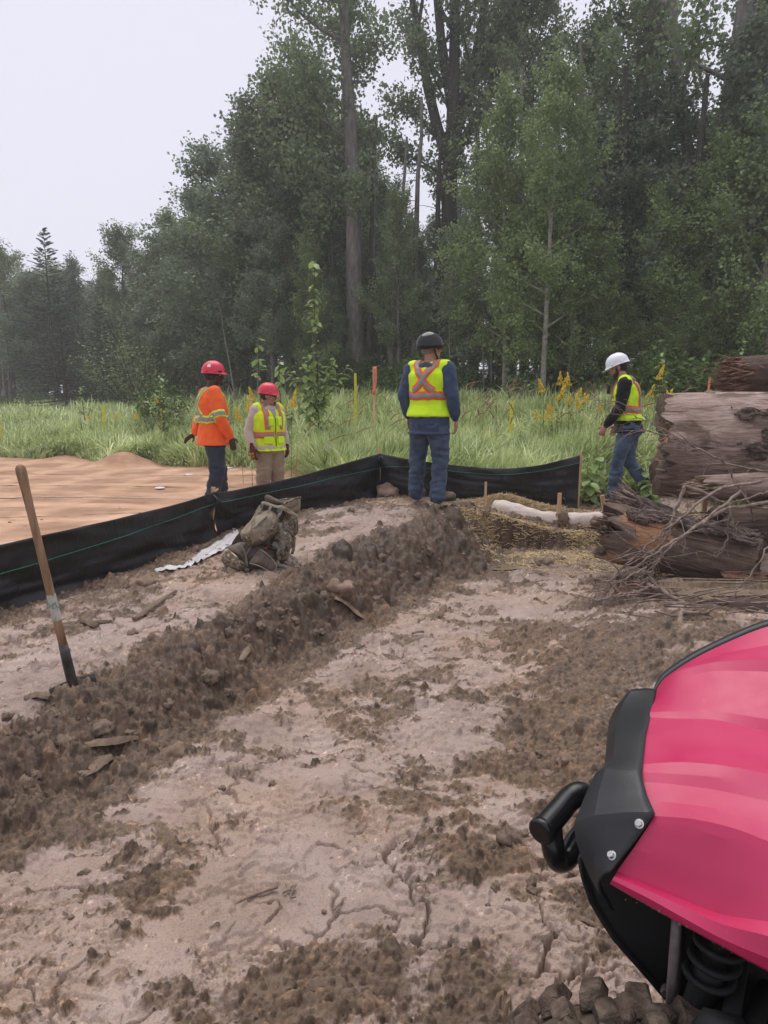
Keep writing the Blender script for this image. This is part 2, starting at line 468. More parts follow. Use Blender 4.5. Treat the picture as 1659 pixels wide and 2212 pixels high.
# ---- the mud sheet: finer near the camera, so that clods are geometry
def mud_sheet():
    y0, y1 = 0.9, 9.3
    ny = 900
    ys = y0 * np.exp(np.linspace(0, 1, ny) * math.log(y1 / y0))
    us = np.concatenate([np.linspace(-1.3, -0.61, 50)[:-1], np.linspace(-0.61, 0.61, 640), np.linspace(0.61, 1.3, 50)[1:]])
    nx = len(us)
    Y = np.repeat(ys[:, None], nx, 1); X = us[None, :] * (Y + 0.35)
    x, y = X.ravel(), Y.ravel()
    sd = road_sd(x, y)
    z = ground(x, y, sd)
    m, nz = crumb(x, y, sd)
    slope = sstep(-0.15, 0.05, sd) * (1 - sstep(slope_w(x, y) + 0.1, slope_w(x, y) + 0.3, sd))
    # smooth clay: low undulation and flaked steps
    fl = fbm(x * 5, y * 5, 4, 61, 0.6)
    z = z + 0.012 * fl + 0.006 * fbm(x * 22, y * 22, 3, 71)
    # layers of smeared clay with ragged edges
    lay = fbm(x * 2.3 + 9, y * 3.4, 5, 81, 0.6)
    z = z - 0.016 * (1 - sstep(.004, .02, np.abs(fbm(x * 4.2 + 3, y * 5.5 + 8, 4, 191, 0.6)))) * (1 - m) * sstep(-.1, .2, fbm(x * 1.6, y * 1.6, 2, 197)) * (1 - sstep(4, 6, y))
    z = z + 0.012 * sstep(0.02, 0.05, lay) + 0.010 * sstep(0.22, 0.245, lay) + 0.010 * sstep(-0.2, -0.18, lay)
    # cracks in the smooth clay
    dxn, dyn = .10 * fbm(x * 4, y * 4, 4, 201, .65), .10 * fbm(x * 4 + 9, y * 4, 4, 211, .65)
    fade = (1 - sstep(.25, .6, m)) * (1 - sstep(3.6, 5.5, y))
    c1 = cell_edges(x + dxn, y + dyn, .62, 221); k1 = sstep(-.02, .12, fbm(x * 1.3 + 30, y * 1.3, 3, 95))
    c2 = cell_edges(x + dxn * .7, y + dyn * .7, .21, 231); k2 = sstep(.06, .2, fbm(x * 2.2 + 11, y * 2.2, 3, 99))
    cw = .0035 + .0018 * y
    z = z - .05 * fade * k1 * (1 - sstep(cw * .35, cw * 1.25, c1)) - .028 * fade * k2 * (1 - sstep(cw * .3, cw, c2))
    z = z + .010 * fade * k1 * np.exp(-(c1 / .05) ** 2) * (fbm(x * 3, y * 3, 2, 241) > 0)
    # clods
    T = [np.full_like(x, .5) for _ in range(4)]
    big = worley_lumps(x, y, 0.19, 11, 0.26 * sstep(.5, .95, slope + .4 * m - .2), 0.08, 0.50, T[0])
    med = worley_lumps(x, y, 0.070, 21, np.clip(1.1 * (m - .55) + .5 * slope, 0, .75), 0.15, 0.52, T[1])
    sml = worley_lumps(x, y, 0.034, 31, np.clip(1.2 * (m - .12), 0.03, .85), 0.2, 0.58, T[2])
    tiny = worley_lumps(x, y, 0.019, 41, np.clip(1.3 * m + .05 + .25 * (fbm(x * 3, y * 4, 4, 160, .7) > .1), 0, .85), 0.22, 0.6, T[3])
    lone = worley_lumps(x, y, 0.11, 51, 0.07, 0.1, 0.26)
    stack_ = np.stack([big, med, sml, tiny * .8])
    which = np.argmax(stack_, 0)
    det = np.max(stack_, 0)
    tone = np.choose(which, T)
    tone = np.where(det > 0.0015, tone, .5)
    det = np.maximum(det, lone)
    heapmask = np.exp(-(((x - 1.42) / 0.5) ** 2 + ((y - 7.78) / 0.25) ** 2))
    z = z + 0.06 * slope * fbm(x * 4, y * 4, 6, 101, 0.68)
    z = z + 0.012 * m * fbm(x * 30, y * 30, 2, 111) + 0.012 * np.abs(fbm(x * 9, y * 9, 3, 121)) * m
    e = .03
    gx_ = (ground(x + e, y) - ground(x - e, y)) / (2 * e); gy_ = (ground(x, y + e) - ground(x, y - e)) / (2 * e)
    nl_ = np.sqrt(gx_ ** 2 + gy_ ** 2 + 1)
    det = det * (1 - 0.7 * heapmask)
    z = z + det / nl_
    V = np.stack([x - gx_ / nl_ * det, y - gy_ / nl_ * det, z], 1)
    idx = np.arange(ny * nx).reshape(ny, nx)
    Q = np.stack([idx[:-1, :-1], idx[:-1, 1:], idx[1:, 1:], idx[1:, :-1]], -1).reshape(-1, 4)
    me = np_mesh('mud_ground', V, 4, True, Q)
    a = me.attributes.new('crumb', 'FLOAT', 'POINT')
    loose = np.clip(.62 * sstep(.05, 1.0, m) + (.18 + .35 * m) * sstep(0.001, 0.004, det), 0, 1)
    a.data.foreach_set('value', loose.astype(np.float32))
    a = me.attributes.new('tone', 'FLOAT', 'POINT')
    a.data.foreach_set('value', tone.astype(np.float32))
    wet = np.exp(-(((x - 2.0) / 1.3) ** 2 + ((y - 6.7) / 0.7) ** 2)) * (1 - m * 0.6)
    wet = np.clip(wet + .75 * sstep(-.05, .1, sd) * (1 - sstep(slope_w(x, y) - .02, slope_w(x, y) + .12, sd)) * (0.45 + .55 * sstep(2.8, 5.0, y)) * sstep(.2, .7, m) + .35 * sstep(.5, .9, m), 0, 1)
    a = me.attributes.new('wet', 'FLOAT', 'POINT')
    a.data.foreach_set('value', wet.astype(np.float32))
    return me
def mud_material():
    m, n, l, b = new_mat('wet_mud')
    v = coords(n, l)
    at_c = n.new('ShaderNodeAttribute'); at_c.attribute_name = 'crumb'
    at_w = n.new('ShaderNodeAttribute'); at_w.attribute_name = 'wet'
    n1 = tex_noise(n, l, v, 2.3, 8, 0.65)
    n2 = tex_noise(n, l, v, 38, 6, 0.7)
    n3 = tex_noise(n, l, v, 150, 4, 0.7)
    r1 = ramp(n, [(0.3, (0.25, 0.182, 0.142)), (0.5, (0.35, 0.262, 0.217)), (0.75, (0.44, 0.348, 0.30))])
    l.new(n1, r1.inputs[0])
    r2 = ramp(n, [(0.25, (0.078, 0.051, 0.031)), (0.5, (0.155, 0.104, 0.068)), (0.8, (0.26, 0.182, 0.125))])
    l.new(n2, r2.inputs[0])
    # ragged border between the two
    ad = n.new('ShaderNodeMath'); ad.operation = 'MULTIPLY_ADD'
    ad.inputs[1].default_value = 1.1
    l.new(n2, ad.inputs[0])
    sub = n.new('ShaderNodeMath'); sub.operation = 'SUBTRACT'; sub.inputs[1].default_value = 0.55
    l.new(at_c.outputs['Fac'], sub.inputs[0]); l.new(sub.outputs[0], ad.inputs[2])
    rr = ramp(n, [(0.12, (0, 0, 0)), (0.72, (1, 1, 1))])
    l.new(ad.outputs[0], rr.inputs[0])
    mx = n.new('ShaderNodeMixRGB')
    l.new(rr.outputs[0], mx.inputs[0]); l.new(r1.outputs[0], mx.inputs[1]); l.new(r2.outputs[0], mx.inputs[2])
    # tan and grey patches, fine grain
    n4 = tex_noise(n, l, v, 0.9, 4, 0.6)
    r4 = ramp(n, [(0.35, (1.04, 0.98, 0.88)), (0.5, (1, 1, 1)), (0.7, (0.96, 0.98, 1.02))])
    l.new(n4, r4.inputs[0])
    mu = n.new('ShaderNodeMixRGB'); mu.blend_type = 'MULTIPLY'; mu.inputs[0].default_value = 1
    l.new(mx.outputs[0], mu.inputs[1]); l.new(r4.outputs[0], mu.inputs[2])
    r5 = ramp(n, [(0.32, (0.6, 0.58, 0.56)), (0.52, (1.06, 1.06, 1.06))])
    l.new(n3, r5.inputs[0])
    mu2 = n.new('ShaderNodeMixRGB'); mu2.blend_type = 'MULTIPLY'; mu2.inputs[0].default_value = 0.8
    l.new(mu.outputs[0], mu2.inputs[1]); l.new(r5.outputs[0], mu2.inputs[2])
    mw = n.new('ShaderNodeMixRGB'); mw.blend_type = 'MULTIPLY'
    mw.inputs[2].default_value = (0.50, 0.455, 0.41, 1)
    l.new(at_w.outputs['Fac'], mw.inputs[0]); l.new(mu2.outputs[0], mw.inputs[1])
    at_t = n.new('ShaderNodeAttribute'); at_t.attribute_name = 'tone'
    rt = ramp(n, [(0.0, (.5, .5, .5)), (0.5, (1, 1, 1)), (1.0, (1.9, 1.85, 1.8))])
    l.new(at_t.outputs['Fac'], rt.inputs[0])
    mt = n.new('ShaderNodeMixRGB'); mt.blend_type = 'MULTIPLY'; mt.inputs[0].default_value = 1
    l.new(mw.outputs[0], mt.inputs[1]); l.new(rt.outputs[0], mt.inputs[2])
    l.new(mt.outputs[0], b.inputs['Base Color'])
    rg = n.new('ShaderNodeMath'); rg.operation = 'MULTIPLY_ADD'; rg.inputs[1].default_value = -0.25; rg.inputs[2].default_value = 0.72
    l.new(at_w.outputs['Fac'], rg.inputs[0]); l.new(rg.outputs[0], b.inputs['Roughness'])
    b.inputs['Specular IOR Level'].default_value = 0.35
    n5 = tex_noise(n, l, v, 75, 6, 0.75)
    bump(n, l, b, n5, 0.55, 0.012)
    return m
mud_me = mud_sheet()
tag(link('mud_ground', mud_me, mud_material()), 'churned wet clay ground with smooth pale patches and dark clods', kind='structure')

def far_sheet():
    # the rest of the land: meadow, forest floor, out to the horizon
    r = np.concatenate([np.linspace(0.0, 14, 90), 14 * np.exp(np.linspace(0, 1, 60) * math.log(155 / 14.0))[1:]])
    th = np.linspace(0, 2 * np.pi, 241)[:-1]
    R, T = np.meshgrid(r, th, indexing='ij')
    x = (R * np.sin(T)).ravel(); y = (R * np.cos(T)).ravel() + 3.0
    z = ground(x, y)
    z = np.where(np.hypot(x, y) > 90, np.minimum(z, 4.0), z)
    inmud = (y > 0.85) & (y < 9.4) & (np.abs(x) < 1.31 * (y + 0.36))
    deep = sstep(0.0, 0.5, np.minimum.reduce([y - 0.85, 9.4 - y, 1.31 * (y + .36) - np.abs(x)]))
    z = z - np.where(inmud, 0.01 + 0.2 * deep, 0.0)
    V = np.stack([x, y, z], 1)
    nr, nt = len(r), len(th)
    idx = np.arange(nr * nt).reshape(nr, nt)
    i2 = np.roll(idx, -1, 1)
    Q = np.stack([idx[:-1], idx[1:], i2[1:], i2[:-1]], -1).reshape(-1, 4)
    return np_mesh('meadow_ground', V, 4, True, Q)
soil = mat_noise('meadow_soil', [(0.3, (0.030, 0.036, 0.014)), (0.55, (0.05, 0.065, 0.022)), (0.8, (0.085, 0.09, 0.035))], 3, rough=0.95, bstr=0.6, bdist=0.05)
tag(link('meadow_ground', far_sheet(), soil), 'earth under the meadow and the forest', kind='structure')
# ================================================================ PLANTS
def leaf_mat(name, dark, light, trans=0.38, rough=0.45, rnd=0.18):
    m, n, l, b = new_mat(name)
    a = n.new('ShaderNodeAttribute'); a.attribute_name = 'tint'
    r = ramp(n, [(0.0, dark), (0.75, light), (1.0, tuple(min(1, c * 1.5) for c in light))])
    l.new(a.outputs['Fac'], r.inputs[0])
    oi = n.new('ShaderNodeObjectInfo')
    hs = n.new('ShaderNodeHueSaturation')
    mr = n.new('ShaderNodeMapRange')
    mr.inputs[3].default_value = 1 - rnd; mr.inputs[4].default_value = 1 + rnd
    l.new(oi.outputs['Random'], mr.inputs[0]); l.new(mr.outputs[0], hs.inputs['Value'])
    l.new(r.outputs[0], hs.inputs['Color'])
    l.new(hs.outputs[0], b.inputs['Base Color'])
    b.inputs['Roughness'].default_value = rough
    b.inputs['Specular IOR Level'].default_value = 0.4
    tr = n.new('ShaderNodeBsdfTranslucent')
    l.new(hs.outputs[0], tr.inputs[0])
    mx = n.new('ShaderNodeMixShader'); mx.inputs[0].default_value = trans
    l.new(b.outputs[0], mx.inputs[1]); l.new(tr.outputs[0], mx.inputs[2])
    l.new(mx.outputs[0], n['Material Output'].inputs[0])
    return m
def unit(a): return a / np.maximum(np.linalg.norm(a, axis=1, keepdims=True), 1e-9)
def leaf_quads(C, L, W, A, N):
    B = unit(np.cross(A, N))
    L = np.asarray(L)[:, None] if np.ndim(L) else L
    W = np.asarray(W)[:, None] if np.ndim(W) else W
    return np.stack([C - A * L * 0.5, C + B * W * 0.5 - A * L * 0.1, C + A * L * 0.5, C - B * W * 0.5 - A * L * 0.1], 1).reshape(-1, 3)
def leaf_mesh(name, V, tint, mat):
    me = np_mesh(name, V, 4)
    a = me.attributes.new('tint', 'FLOAT', 'FACE')
    a.data.foreach_set('value', np.clip(tint, 0, 1).astype(np.float32))
    me.materials.append(mat)
    return me
def bark_mat(name, stops, vs=0.25):
    return mat_noise(name, stops, 9, (1, 1, vs), 0.9, 0.7, 0.03, 14)
M_BARK = bark_mat('grey_bark', [(0.3, (0.085, 0.075, 0.068)), (0.55, (0.19, 0.172, 0.155)), (0.8, (0.31, 0.29, 0.265))])
M_BARK_D = bark_mat('dark_bark', [(0.3, (0.03, 0.027, 0.024)), (0.6, (0.075, 0.066, 0.058)), (0.85, (0.13, 0.115, 0.1))])
M_BARK_P = bark_mat('pale_bark', [(0.3, (0.12, 0.11, 0.09)), (0.5, (0.27, 0.25, 0.21)), (0.8, (0.40, 0.38, 0.33))], 1.2)
M_LEAF = leaf_mat('poplar_leaf', (0.075, 0.115, 0.05), (0.25, 0.32, 0.165))
M_LEAF_B = leaf_mat('bluish_poplar_leaf', (0.066, 0.10, 0.06), (0.21, 0.265, 0.17))
M_LEAF_L = leaf_mat('light_poplar_leaf', (0.10, 0.155, 0.05), (0.29, 0.38, 0.155))
M_SPRUCE = leaf_mat('spruce_needles', (0.016, 0.030, 0.022), (0.055, 0.082, 0.062), 0.08, 0.6)
M_BUSH = leaf_mat('bush_leaf', (0.035, 0.065, 0.016), (0.13, 0.20, 0.055))
M_SAP = leaf_mat('sapling_leaf', (0.14, 0.21, 0.06), (0.34, 0.45, 0.17), 0.35, 0.35)

def np_tube(P, R, n):
    """numpy tubes: P (k,3), R (k)"""
    V, F = tube([Vector(p) for p in P], list(R), n, False)
    return V, F
def grow(seed, H, base, R, nl, nleaf, leaf, tr, up=0.45, bias=(0, 0), prof=0.7, lean=(0, 0), sub=5, sig=0.24, fork=None, droop=0.0, nside=7, leafmat=None, barkmat=None, mn='poplar'):
    rng = np.random.default_rng(seed)
    V, F = [], []
    def add(P, Rr, n):
        nonlocal V, F
        v, f = np_tube(P, Rr, n)
        o = len(V); V += v; F += [tuple(i + o for i in q) for q in f]
    k = 12
    ts = np.linspace(0, 1, k)
    wob = np.cumsum(rng.normal(0, 0.012 * H, (k, 2)) * 0.35, 0)
    P = np.stack([lean[0] * ts ** 1.3 + wob[:, 0] * ts, lean[1] * ts ** 1.3 + wob[:, 1] * ts, ts * H], 1)
    rr = tr * np.maximum((1 - ts) ** 0.75, 0.03); rr[0] *= 1.25
    stems = [(P, rr)]
    if fork:
        for (fz, az, spread, fr) in fork:
            i0 = fz / H
            q = np.linspace(0, 1, 9)
            b = np.array([np.interp(i0, ts, P[:, j]) for j in range(3)])
            out = np.array([math.sin(az), math.cos(az)])
            hh = (H - fz) * (0.8 + 0.2 * rng.random())
            S = np.stack([b[0] + out[0] * spread * q ** 0.75, b[1] + out[1] * spread * q ** 0.75, b[2] + hh * q], 1)
            S[:, :2] += np.cumsum(rng.normal(0, 0.07, (9, 2)), 0) * q[:, None]
            stems.append((S, tr * fr * np.maximum((1 - q) ** 0.75, 0.04)))
    for S, r in stems: add(S, r, nside)
    C, clump = [], []
    for li in range(nl):
        u = (li + rng.random()) / nl
        z0 = base + (H - base) * u * 0.97
        S, r = stems[li % len(stems)] if z0 > (fork[0][0] if fork else 0) else stems[0]
        if z0 > S[-1, 2]: z0 = S[-1, 2] - 0.3
        p0 = np.array([np.interp(z0, S[:, 2], S[:, j]) for j in range(3)])
        r0 = float(np.interp(z0, S[:, 2], r))
        az = li * 2.399 + rng.normal(0, 0.5)
        d = np.array([math.sin(az) + bias[0], math.cos(az) + bias[1]]); bl = np.hypot(*d); d /= max(bl, 1e-6)
        ln = R * ((1 - u) ** prof * 0.85 + 0.22) * (0.65 + 0.6 * rng.random()) * min(1.6, 0.45 + 0.6 * bl)
        if u < 0.15: ln *= 0.55 + 3 * u
        el = up + 0.55 * u + rng.normal(0, 0.16)
        q = np.linspace(0, 1, 7)
        D3 = np.array([d[0] * math.cos(el), d[1] * math.cos(el), math.sin(el)])
        L = p0 + D3 * (q[:, None] * ln)
        L[:, 2] += (0.12 - droop) * ln * q ** 2
        L += np.cumsum(rng.normal(0, 0.035 * ln, (7, 3)), 0) * q[:, None]
        lr = np.minimum(r0 * 0.62, 0.018 * ln + 0.012)
        add(L, lr * np.maximum(1 - q * 0.88, 0.1), 4)
        segs = [(L, 0.35)]
        for s in range(sub):
            t0 = 0.28 + 0.68 * (s + rng.random()) / sub
            b = np.array([np.interp(t0, q, L[:, j]) for j in range(3)])
            dd = D3 * 0.75 + rng.normal(0, 0.55, 3); dd[2] += 0.12 - droop; dd /= np.linalg.norm(dd)
            sl = ln * (0.20 + 0.32 * rng.random()) * (1.25 - 0.6 * t0)
            q2 = np.linspace(0, 1, 4)
            S2 = b + dd * (q2[:, None] * sl); S2[:, 2] += 0.1 * sl * q2 ** 2
            add(S2, lr * 0.4 * (1 - t0 * 0.5) * np.maximum(1 - q2 * 0.85, 0.12), 3)
            segs.append((S2, 0.15))
        per = max(3, int(nleaf / nl / (sub + 1)))
        for S2, start in segs:
            lsg = np.linalg.norm(S2[-1] - S2[0])
            m = max(3, int(per * (0.5 + 0.6 * lsg)))
            tt = start + (1 - start) * rng.random(m) ** 0.8
            qq = np.linspace(0, 1, len(S2))
            B = np.stack([np.interp(tt, qq, S2[:, j]) for j in range(3)], 1)
            # leaves sit on twigs: small bunches along the shoot
            nb = max(2, m // 7)
            bo = rng.normal(0, sig, (nb, 3)); pick = rng.integers(0, nb, m)
            bt = start + (1 - start) * rng.random(nb)
            B2 = np.stack([np.interp(bt, qq, S2[:, j]) for j in range(3)], 1)[pick] + bo[pick] + rng.normal(0, sig * 0.42, (m, 3))
            mixm = (rng.random(m) < 0.75)[:, None]
            C.append(np.where(mixm, B2, B + rng.normal(0, sig * 0.6, (m, 3))))
            clump.append(np.full(m, rng.random()))
    C = np.concatenate(C); clump = np.concatenate(clump)
    nlv = len(C)
    A = unit(rng.normal(0, 1, (nlv, 3)) + np.array([0, 0, -0.5])); N = unit(rng.normal(0, 1, (nlv, 3)) + np.array([0, 0, 0.7]))
    sz = leaf * (0.7 + 0.6 * rng.random(nlv))
    Vl = leaf_quads(C, sz, sz * 0.72, A, N)
    tint = 0.25 + 0.3 * clump + 0.35 * rng.random(nlv) + (rng.random(nlv) < 0.02) * 0.4
    tme = to_mesh(mn + '_trunk', V, F); tme.materials.append(barkmat or M_BARK)
    return tme, leaf_mesh(mn + '_crown', Vl, tint, leafmat or M_LEAF)
def spruce(seed, H, R, nwh, tr, dens=26, leafmat=None):
    rng = np.random.default_rng(seed)
    V, F = [], []
    def add(P, Rr, n):
        v, f = np_tube(P, Rr, n); o = len(V); V.extend(v); F.extend([tuple(i + o for i in q) for q in f])
    ts = np.linspace(0, 1, 8)
    add(np.stack([0 * ts, 0 * ts, ts * H], 1), tr * np.maximum(1 - ts, 0.03), 7)
    C, A, L, N, cl = [], [], [], [], []
    for w in range(nwh):
        u = (w + 0.5) / nwh
        z = H * (0.05 + 0.94 * u ** 0.9)
        ln0 = R * (1 - u) ** 0.85 + 0.12
        nb = 6 + int(3 * (1 - u))
        for k in range(nb):
            az = rng.random() * 6.283
            ln = ln0 * (0.7 + 0.45 * rng.random())
            d = np.array([math.sin(az), math.cos(az), 0])
            q = np.linspace(0, 1, 5)
            B = np.array([0, 0, z + rng.normal(0, 0.12)]) + d * (q[:, None] * ln)
            B[:, 2] += ln * (-0.30 * q + 0.16 * q ** 2) * (1 - 0.9 * u) + ln * 0.5 * u * q
            add(B, 0.02 * (1 - q * 0.85) * (0.4 + ln / R), 3)
            m = int(dens * (0.3 + ln / R))
            t = 0.12 + 0.88 * rng.random(m) ** 0.75
            P = np.stack([np.interp(t, q, B[:, j]) for j in range(3)], 1)
            side = np.where(rng.random(m) < 0.5, -1, 1)[:, None] * np.array([d[1], -d[0], 0])
            wd = 0.30 * ln * (1.05 - t)[:, None] * rng.random((m, 1))
            P = P + side * wd + np.stack([0 * t, 0 * t, -0.12 * wd[:, 0] - 0.05 * rng.random(m)], 1)
            aa = d * (0.55 + 0.4 * rng.random((m, 1))) + side * (0.3 + 0.5 * rng.random((m, 1))) + np.stack([0 * t, 0 * t, -0.28 + 0.3 * rng.random(m) + 0.35 * u], 1)
            C.append(P); A.append(unit(aa)); L.append(0.14 + 0.16 * rng.random(m)); cl.append(np.full(m, rng.random()) * 0.5 + 0.5 * t)
    C = np.concatenate(C); A = np.concatenate(A); L = np.concatenate(L); cl = np.concatenate(cl)
    N = unit(rng.normal(0, 0.6, C.shape) + np.array([0, 0, 1.0]))
    Vl = leaf_quads(C, L, L * 0.38, A, N)
    tint = 0.1 + 0.5 * cl + 0.3 * rng.random(len(C))
    tme = to_mesh('spruce_trunk', V, F); tme.materials.append(M_BARK_D)
    return tme, leaf_mesh('spruce_crown', Vl, tint, leafmat or M_SPRUCE)
def bush(seed, H, R, nst, per, leaf, mat, aspect=0.62):
    rng = np.random.default_rng(seed)
    V, F, C, cl = [], [], [], []
    for s in range(nst):
        az = rng.random() * 6.283; rad = R * rng.random() ** 0.6
        h = H * (0.55 + 0.5 * rng.random()) * (1 - 0.4 * (rad / R) ** 2)
        q = np.linspace(0, 1, 5)
        B = np.stack([math.sin(az) * rad * (0.25 + 0.75 * q), math.cos(az) * rad * (0.25 + 0.75 * q), h * q], 1) + rng.normal(0, 0.03, (5, 3)) * q[:, None]
        v, f = np_tube(B, 0.008 * H * (1.1 - q), 3); o = len(V); V.extend(v); F.extend([tuple(i + o for i in g) for g in f])
        t = 0.15 + 0.85 * rng.random(per)
        P = np.stack([np.interp(t, q, B[:, j]) for j in range(3)], 1) + rng.normal(0, 0.10 * R + 0.03, (per, 3)) * np.array([1, 1, .5])
        C.append(P); cl.append(np.full(per, rng.random()))
    C = np.concatenate(C); C[:, 2] = np.abs(C[:, 2]); cl = np.concatenate(cl); m = len(C)
    A = unit(rng.normal(0, 1, (m, 3)) * np.array([1, 1, .6])); N = unit(rng.normal(0, 0.7, (m, 3)) + np.array([0, 0, 1]))
    sz = leaf * (0.6 + 0.7 * rng.random(m))
    tint = 0.15 + 0.35 * cl + 0.45 * rng.random(m)
    tme = to_mesh('bush_stems', V, F); tme.materials.append(M_BARK_D)
    return tme, leaf_mesh('bush_foliage', leaf_quads(C, sz, sz * aspect, A, N), tint, mat)

def plant_tree(meshes, name, label, x, y, H, H0, rot, group=None, wide=1.0, cat='tree', low=None):
    z = gz(x, y) - 0.08
    root = thing(name, label, cat, (x, y, z), rot, group)
    s = H / H0
    root.scale = (s * wide, s * wide, s)
    link('trunk' if cat == 'tree' else 'stem', meshes[0], None, root)
    link('crown' if cat == 'tree' else 'foliage', meshes[1], None, root)
    return root
def px_tree(meshes, name, label, px, D, top, H0, rot=0.0, group=None, wide=1.0, H=None, cat='tree'):
    x = PD(px, 860, D).x
    if H is None:
        H = PD(px, top, D).z - gz(x, D)
    return plant_tree(meshes, name, label, x, D, H, H0, rot, group, wide, cat)

# ---- the two old cottonwoods and the forked one
cwA = grow(101, 20, 6.0, 2.7, 34, 22000, 0.15, 0.36, 0.30, (-0.6, 0.45), 0.45, (-0.5, 0), 6, 0.3, None, 0.02, 9, None, M_BARK, 'cottonwood')
px_tree(cwA, 'cottonwood', 'tall cottonwood with one straight thick trunk and limbs reaching left against the sky', 770, 26, 0, 20, 0.0, None, 1.0, 20)
cwB = grow(102, 21, 7.0, 4.6, 34, 26000, 0.15, 0.42, 0.65, (0.05, 0.4), 0.45, (0.3, 0), 6, 0.27, [(8.5, 5.2, 2.6, .55), (9.5, 1.2, 2.2, .6), (8.8, 1.7, 4.0, .45), (10.5, 4.4, 1.4, .5)], 0, 9, None, M_BARK_D, 'cottonwood')
px_tree(cwB, 'cottonwood', 'tall cottonwood whose dark trunk splits into several stems above the black helmet', 962, 28, 0, 21, 0.0, None, 1.0, 21)
cwC = grow(103, 18, 6.0, 4.2, 28, 18000, 0.14, 0.32, 0.5, (0, 0.4), 0.5, (1.9, 0.3), 6, 0.25, [(4.2, 4.9, 2.4, .6), (6.6, 1.3, 1.3, .7)], 0, 9, None, M_BARK, 'cottonwood')
px_tree(cwC, 'cottonwood', 'leaning grey cottonwood with a forked trunk behind the big stripped log', 1478, 20, 0, 18, 0.0, None, 1.0, 18)
apA = grow(104, 12, 2.8, 2.6, 30, 17000, 0.115, 0.12, 0.35, (0, 0), 0.6, (0, 0), 5, 0.2, None, 0.03, 7, M_LEAF_L, M_BARK_P, 'aspen')
px_tree(apA, 'aspen', 'bright green aspen on a thin pale straight trunk in front of the dark forest', 1172, 18, 150, 12, 0.6)
# ---- shared poplar and spruce forms
POP = [grow(201, 14, 3.2, 3.0, 30, 17000, 0.14, 0.18, 0.5, prof=0.6), grow(202, 15, 4.5, 2.6, 30, 15000, 0.14, 0.17, 0.6, prof=0.5, leafmat=M_LEAF_B, barkmat=M_BARK_D),
       grow(203, 12, 2.2, 2.7, 30, 17000, 0.135, 0.14, 0.4, prof=0.8, leafmat=M_LEAF_B), grow(204, 16, 5.5, 3.2, 30, 17000, 0.145, 0.22, 0.55, prof=0.5, barkmat=M_BARK_D),
       grow(205, 11, 1.4, 2.4, 30, 16000, 0.125, 0.11, 0.5, prof=0.7, leafmat=M_LEAF_L, barkmat=M_BARK_P), grow(206, 13, 1.5, 2.5, 34, 18000, 0.13, 0.14, 0.7, prof=0.9, leafmat=M_LEAF_B, barkmat=M_BARK_D)]
POPH = [14, 15, 12, 16, 11, 13]
SPR = [spruce(301, 11, 3.6, 34, 0.17, 44), spruce(302, 13, 2.9, 36, 0.16, 34), spruce(303, 9, 2.9, 28, 0.14, 36)]
SPRH = [11, 13, 9]
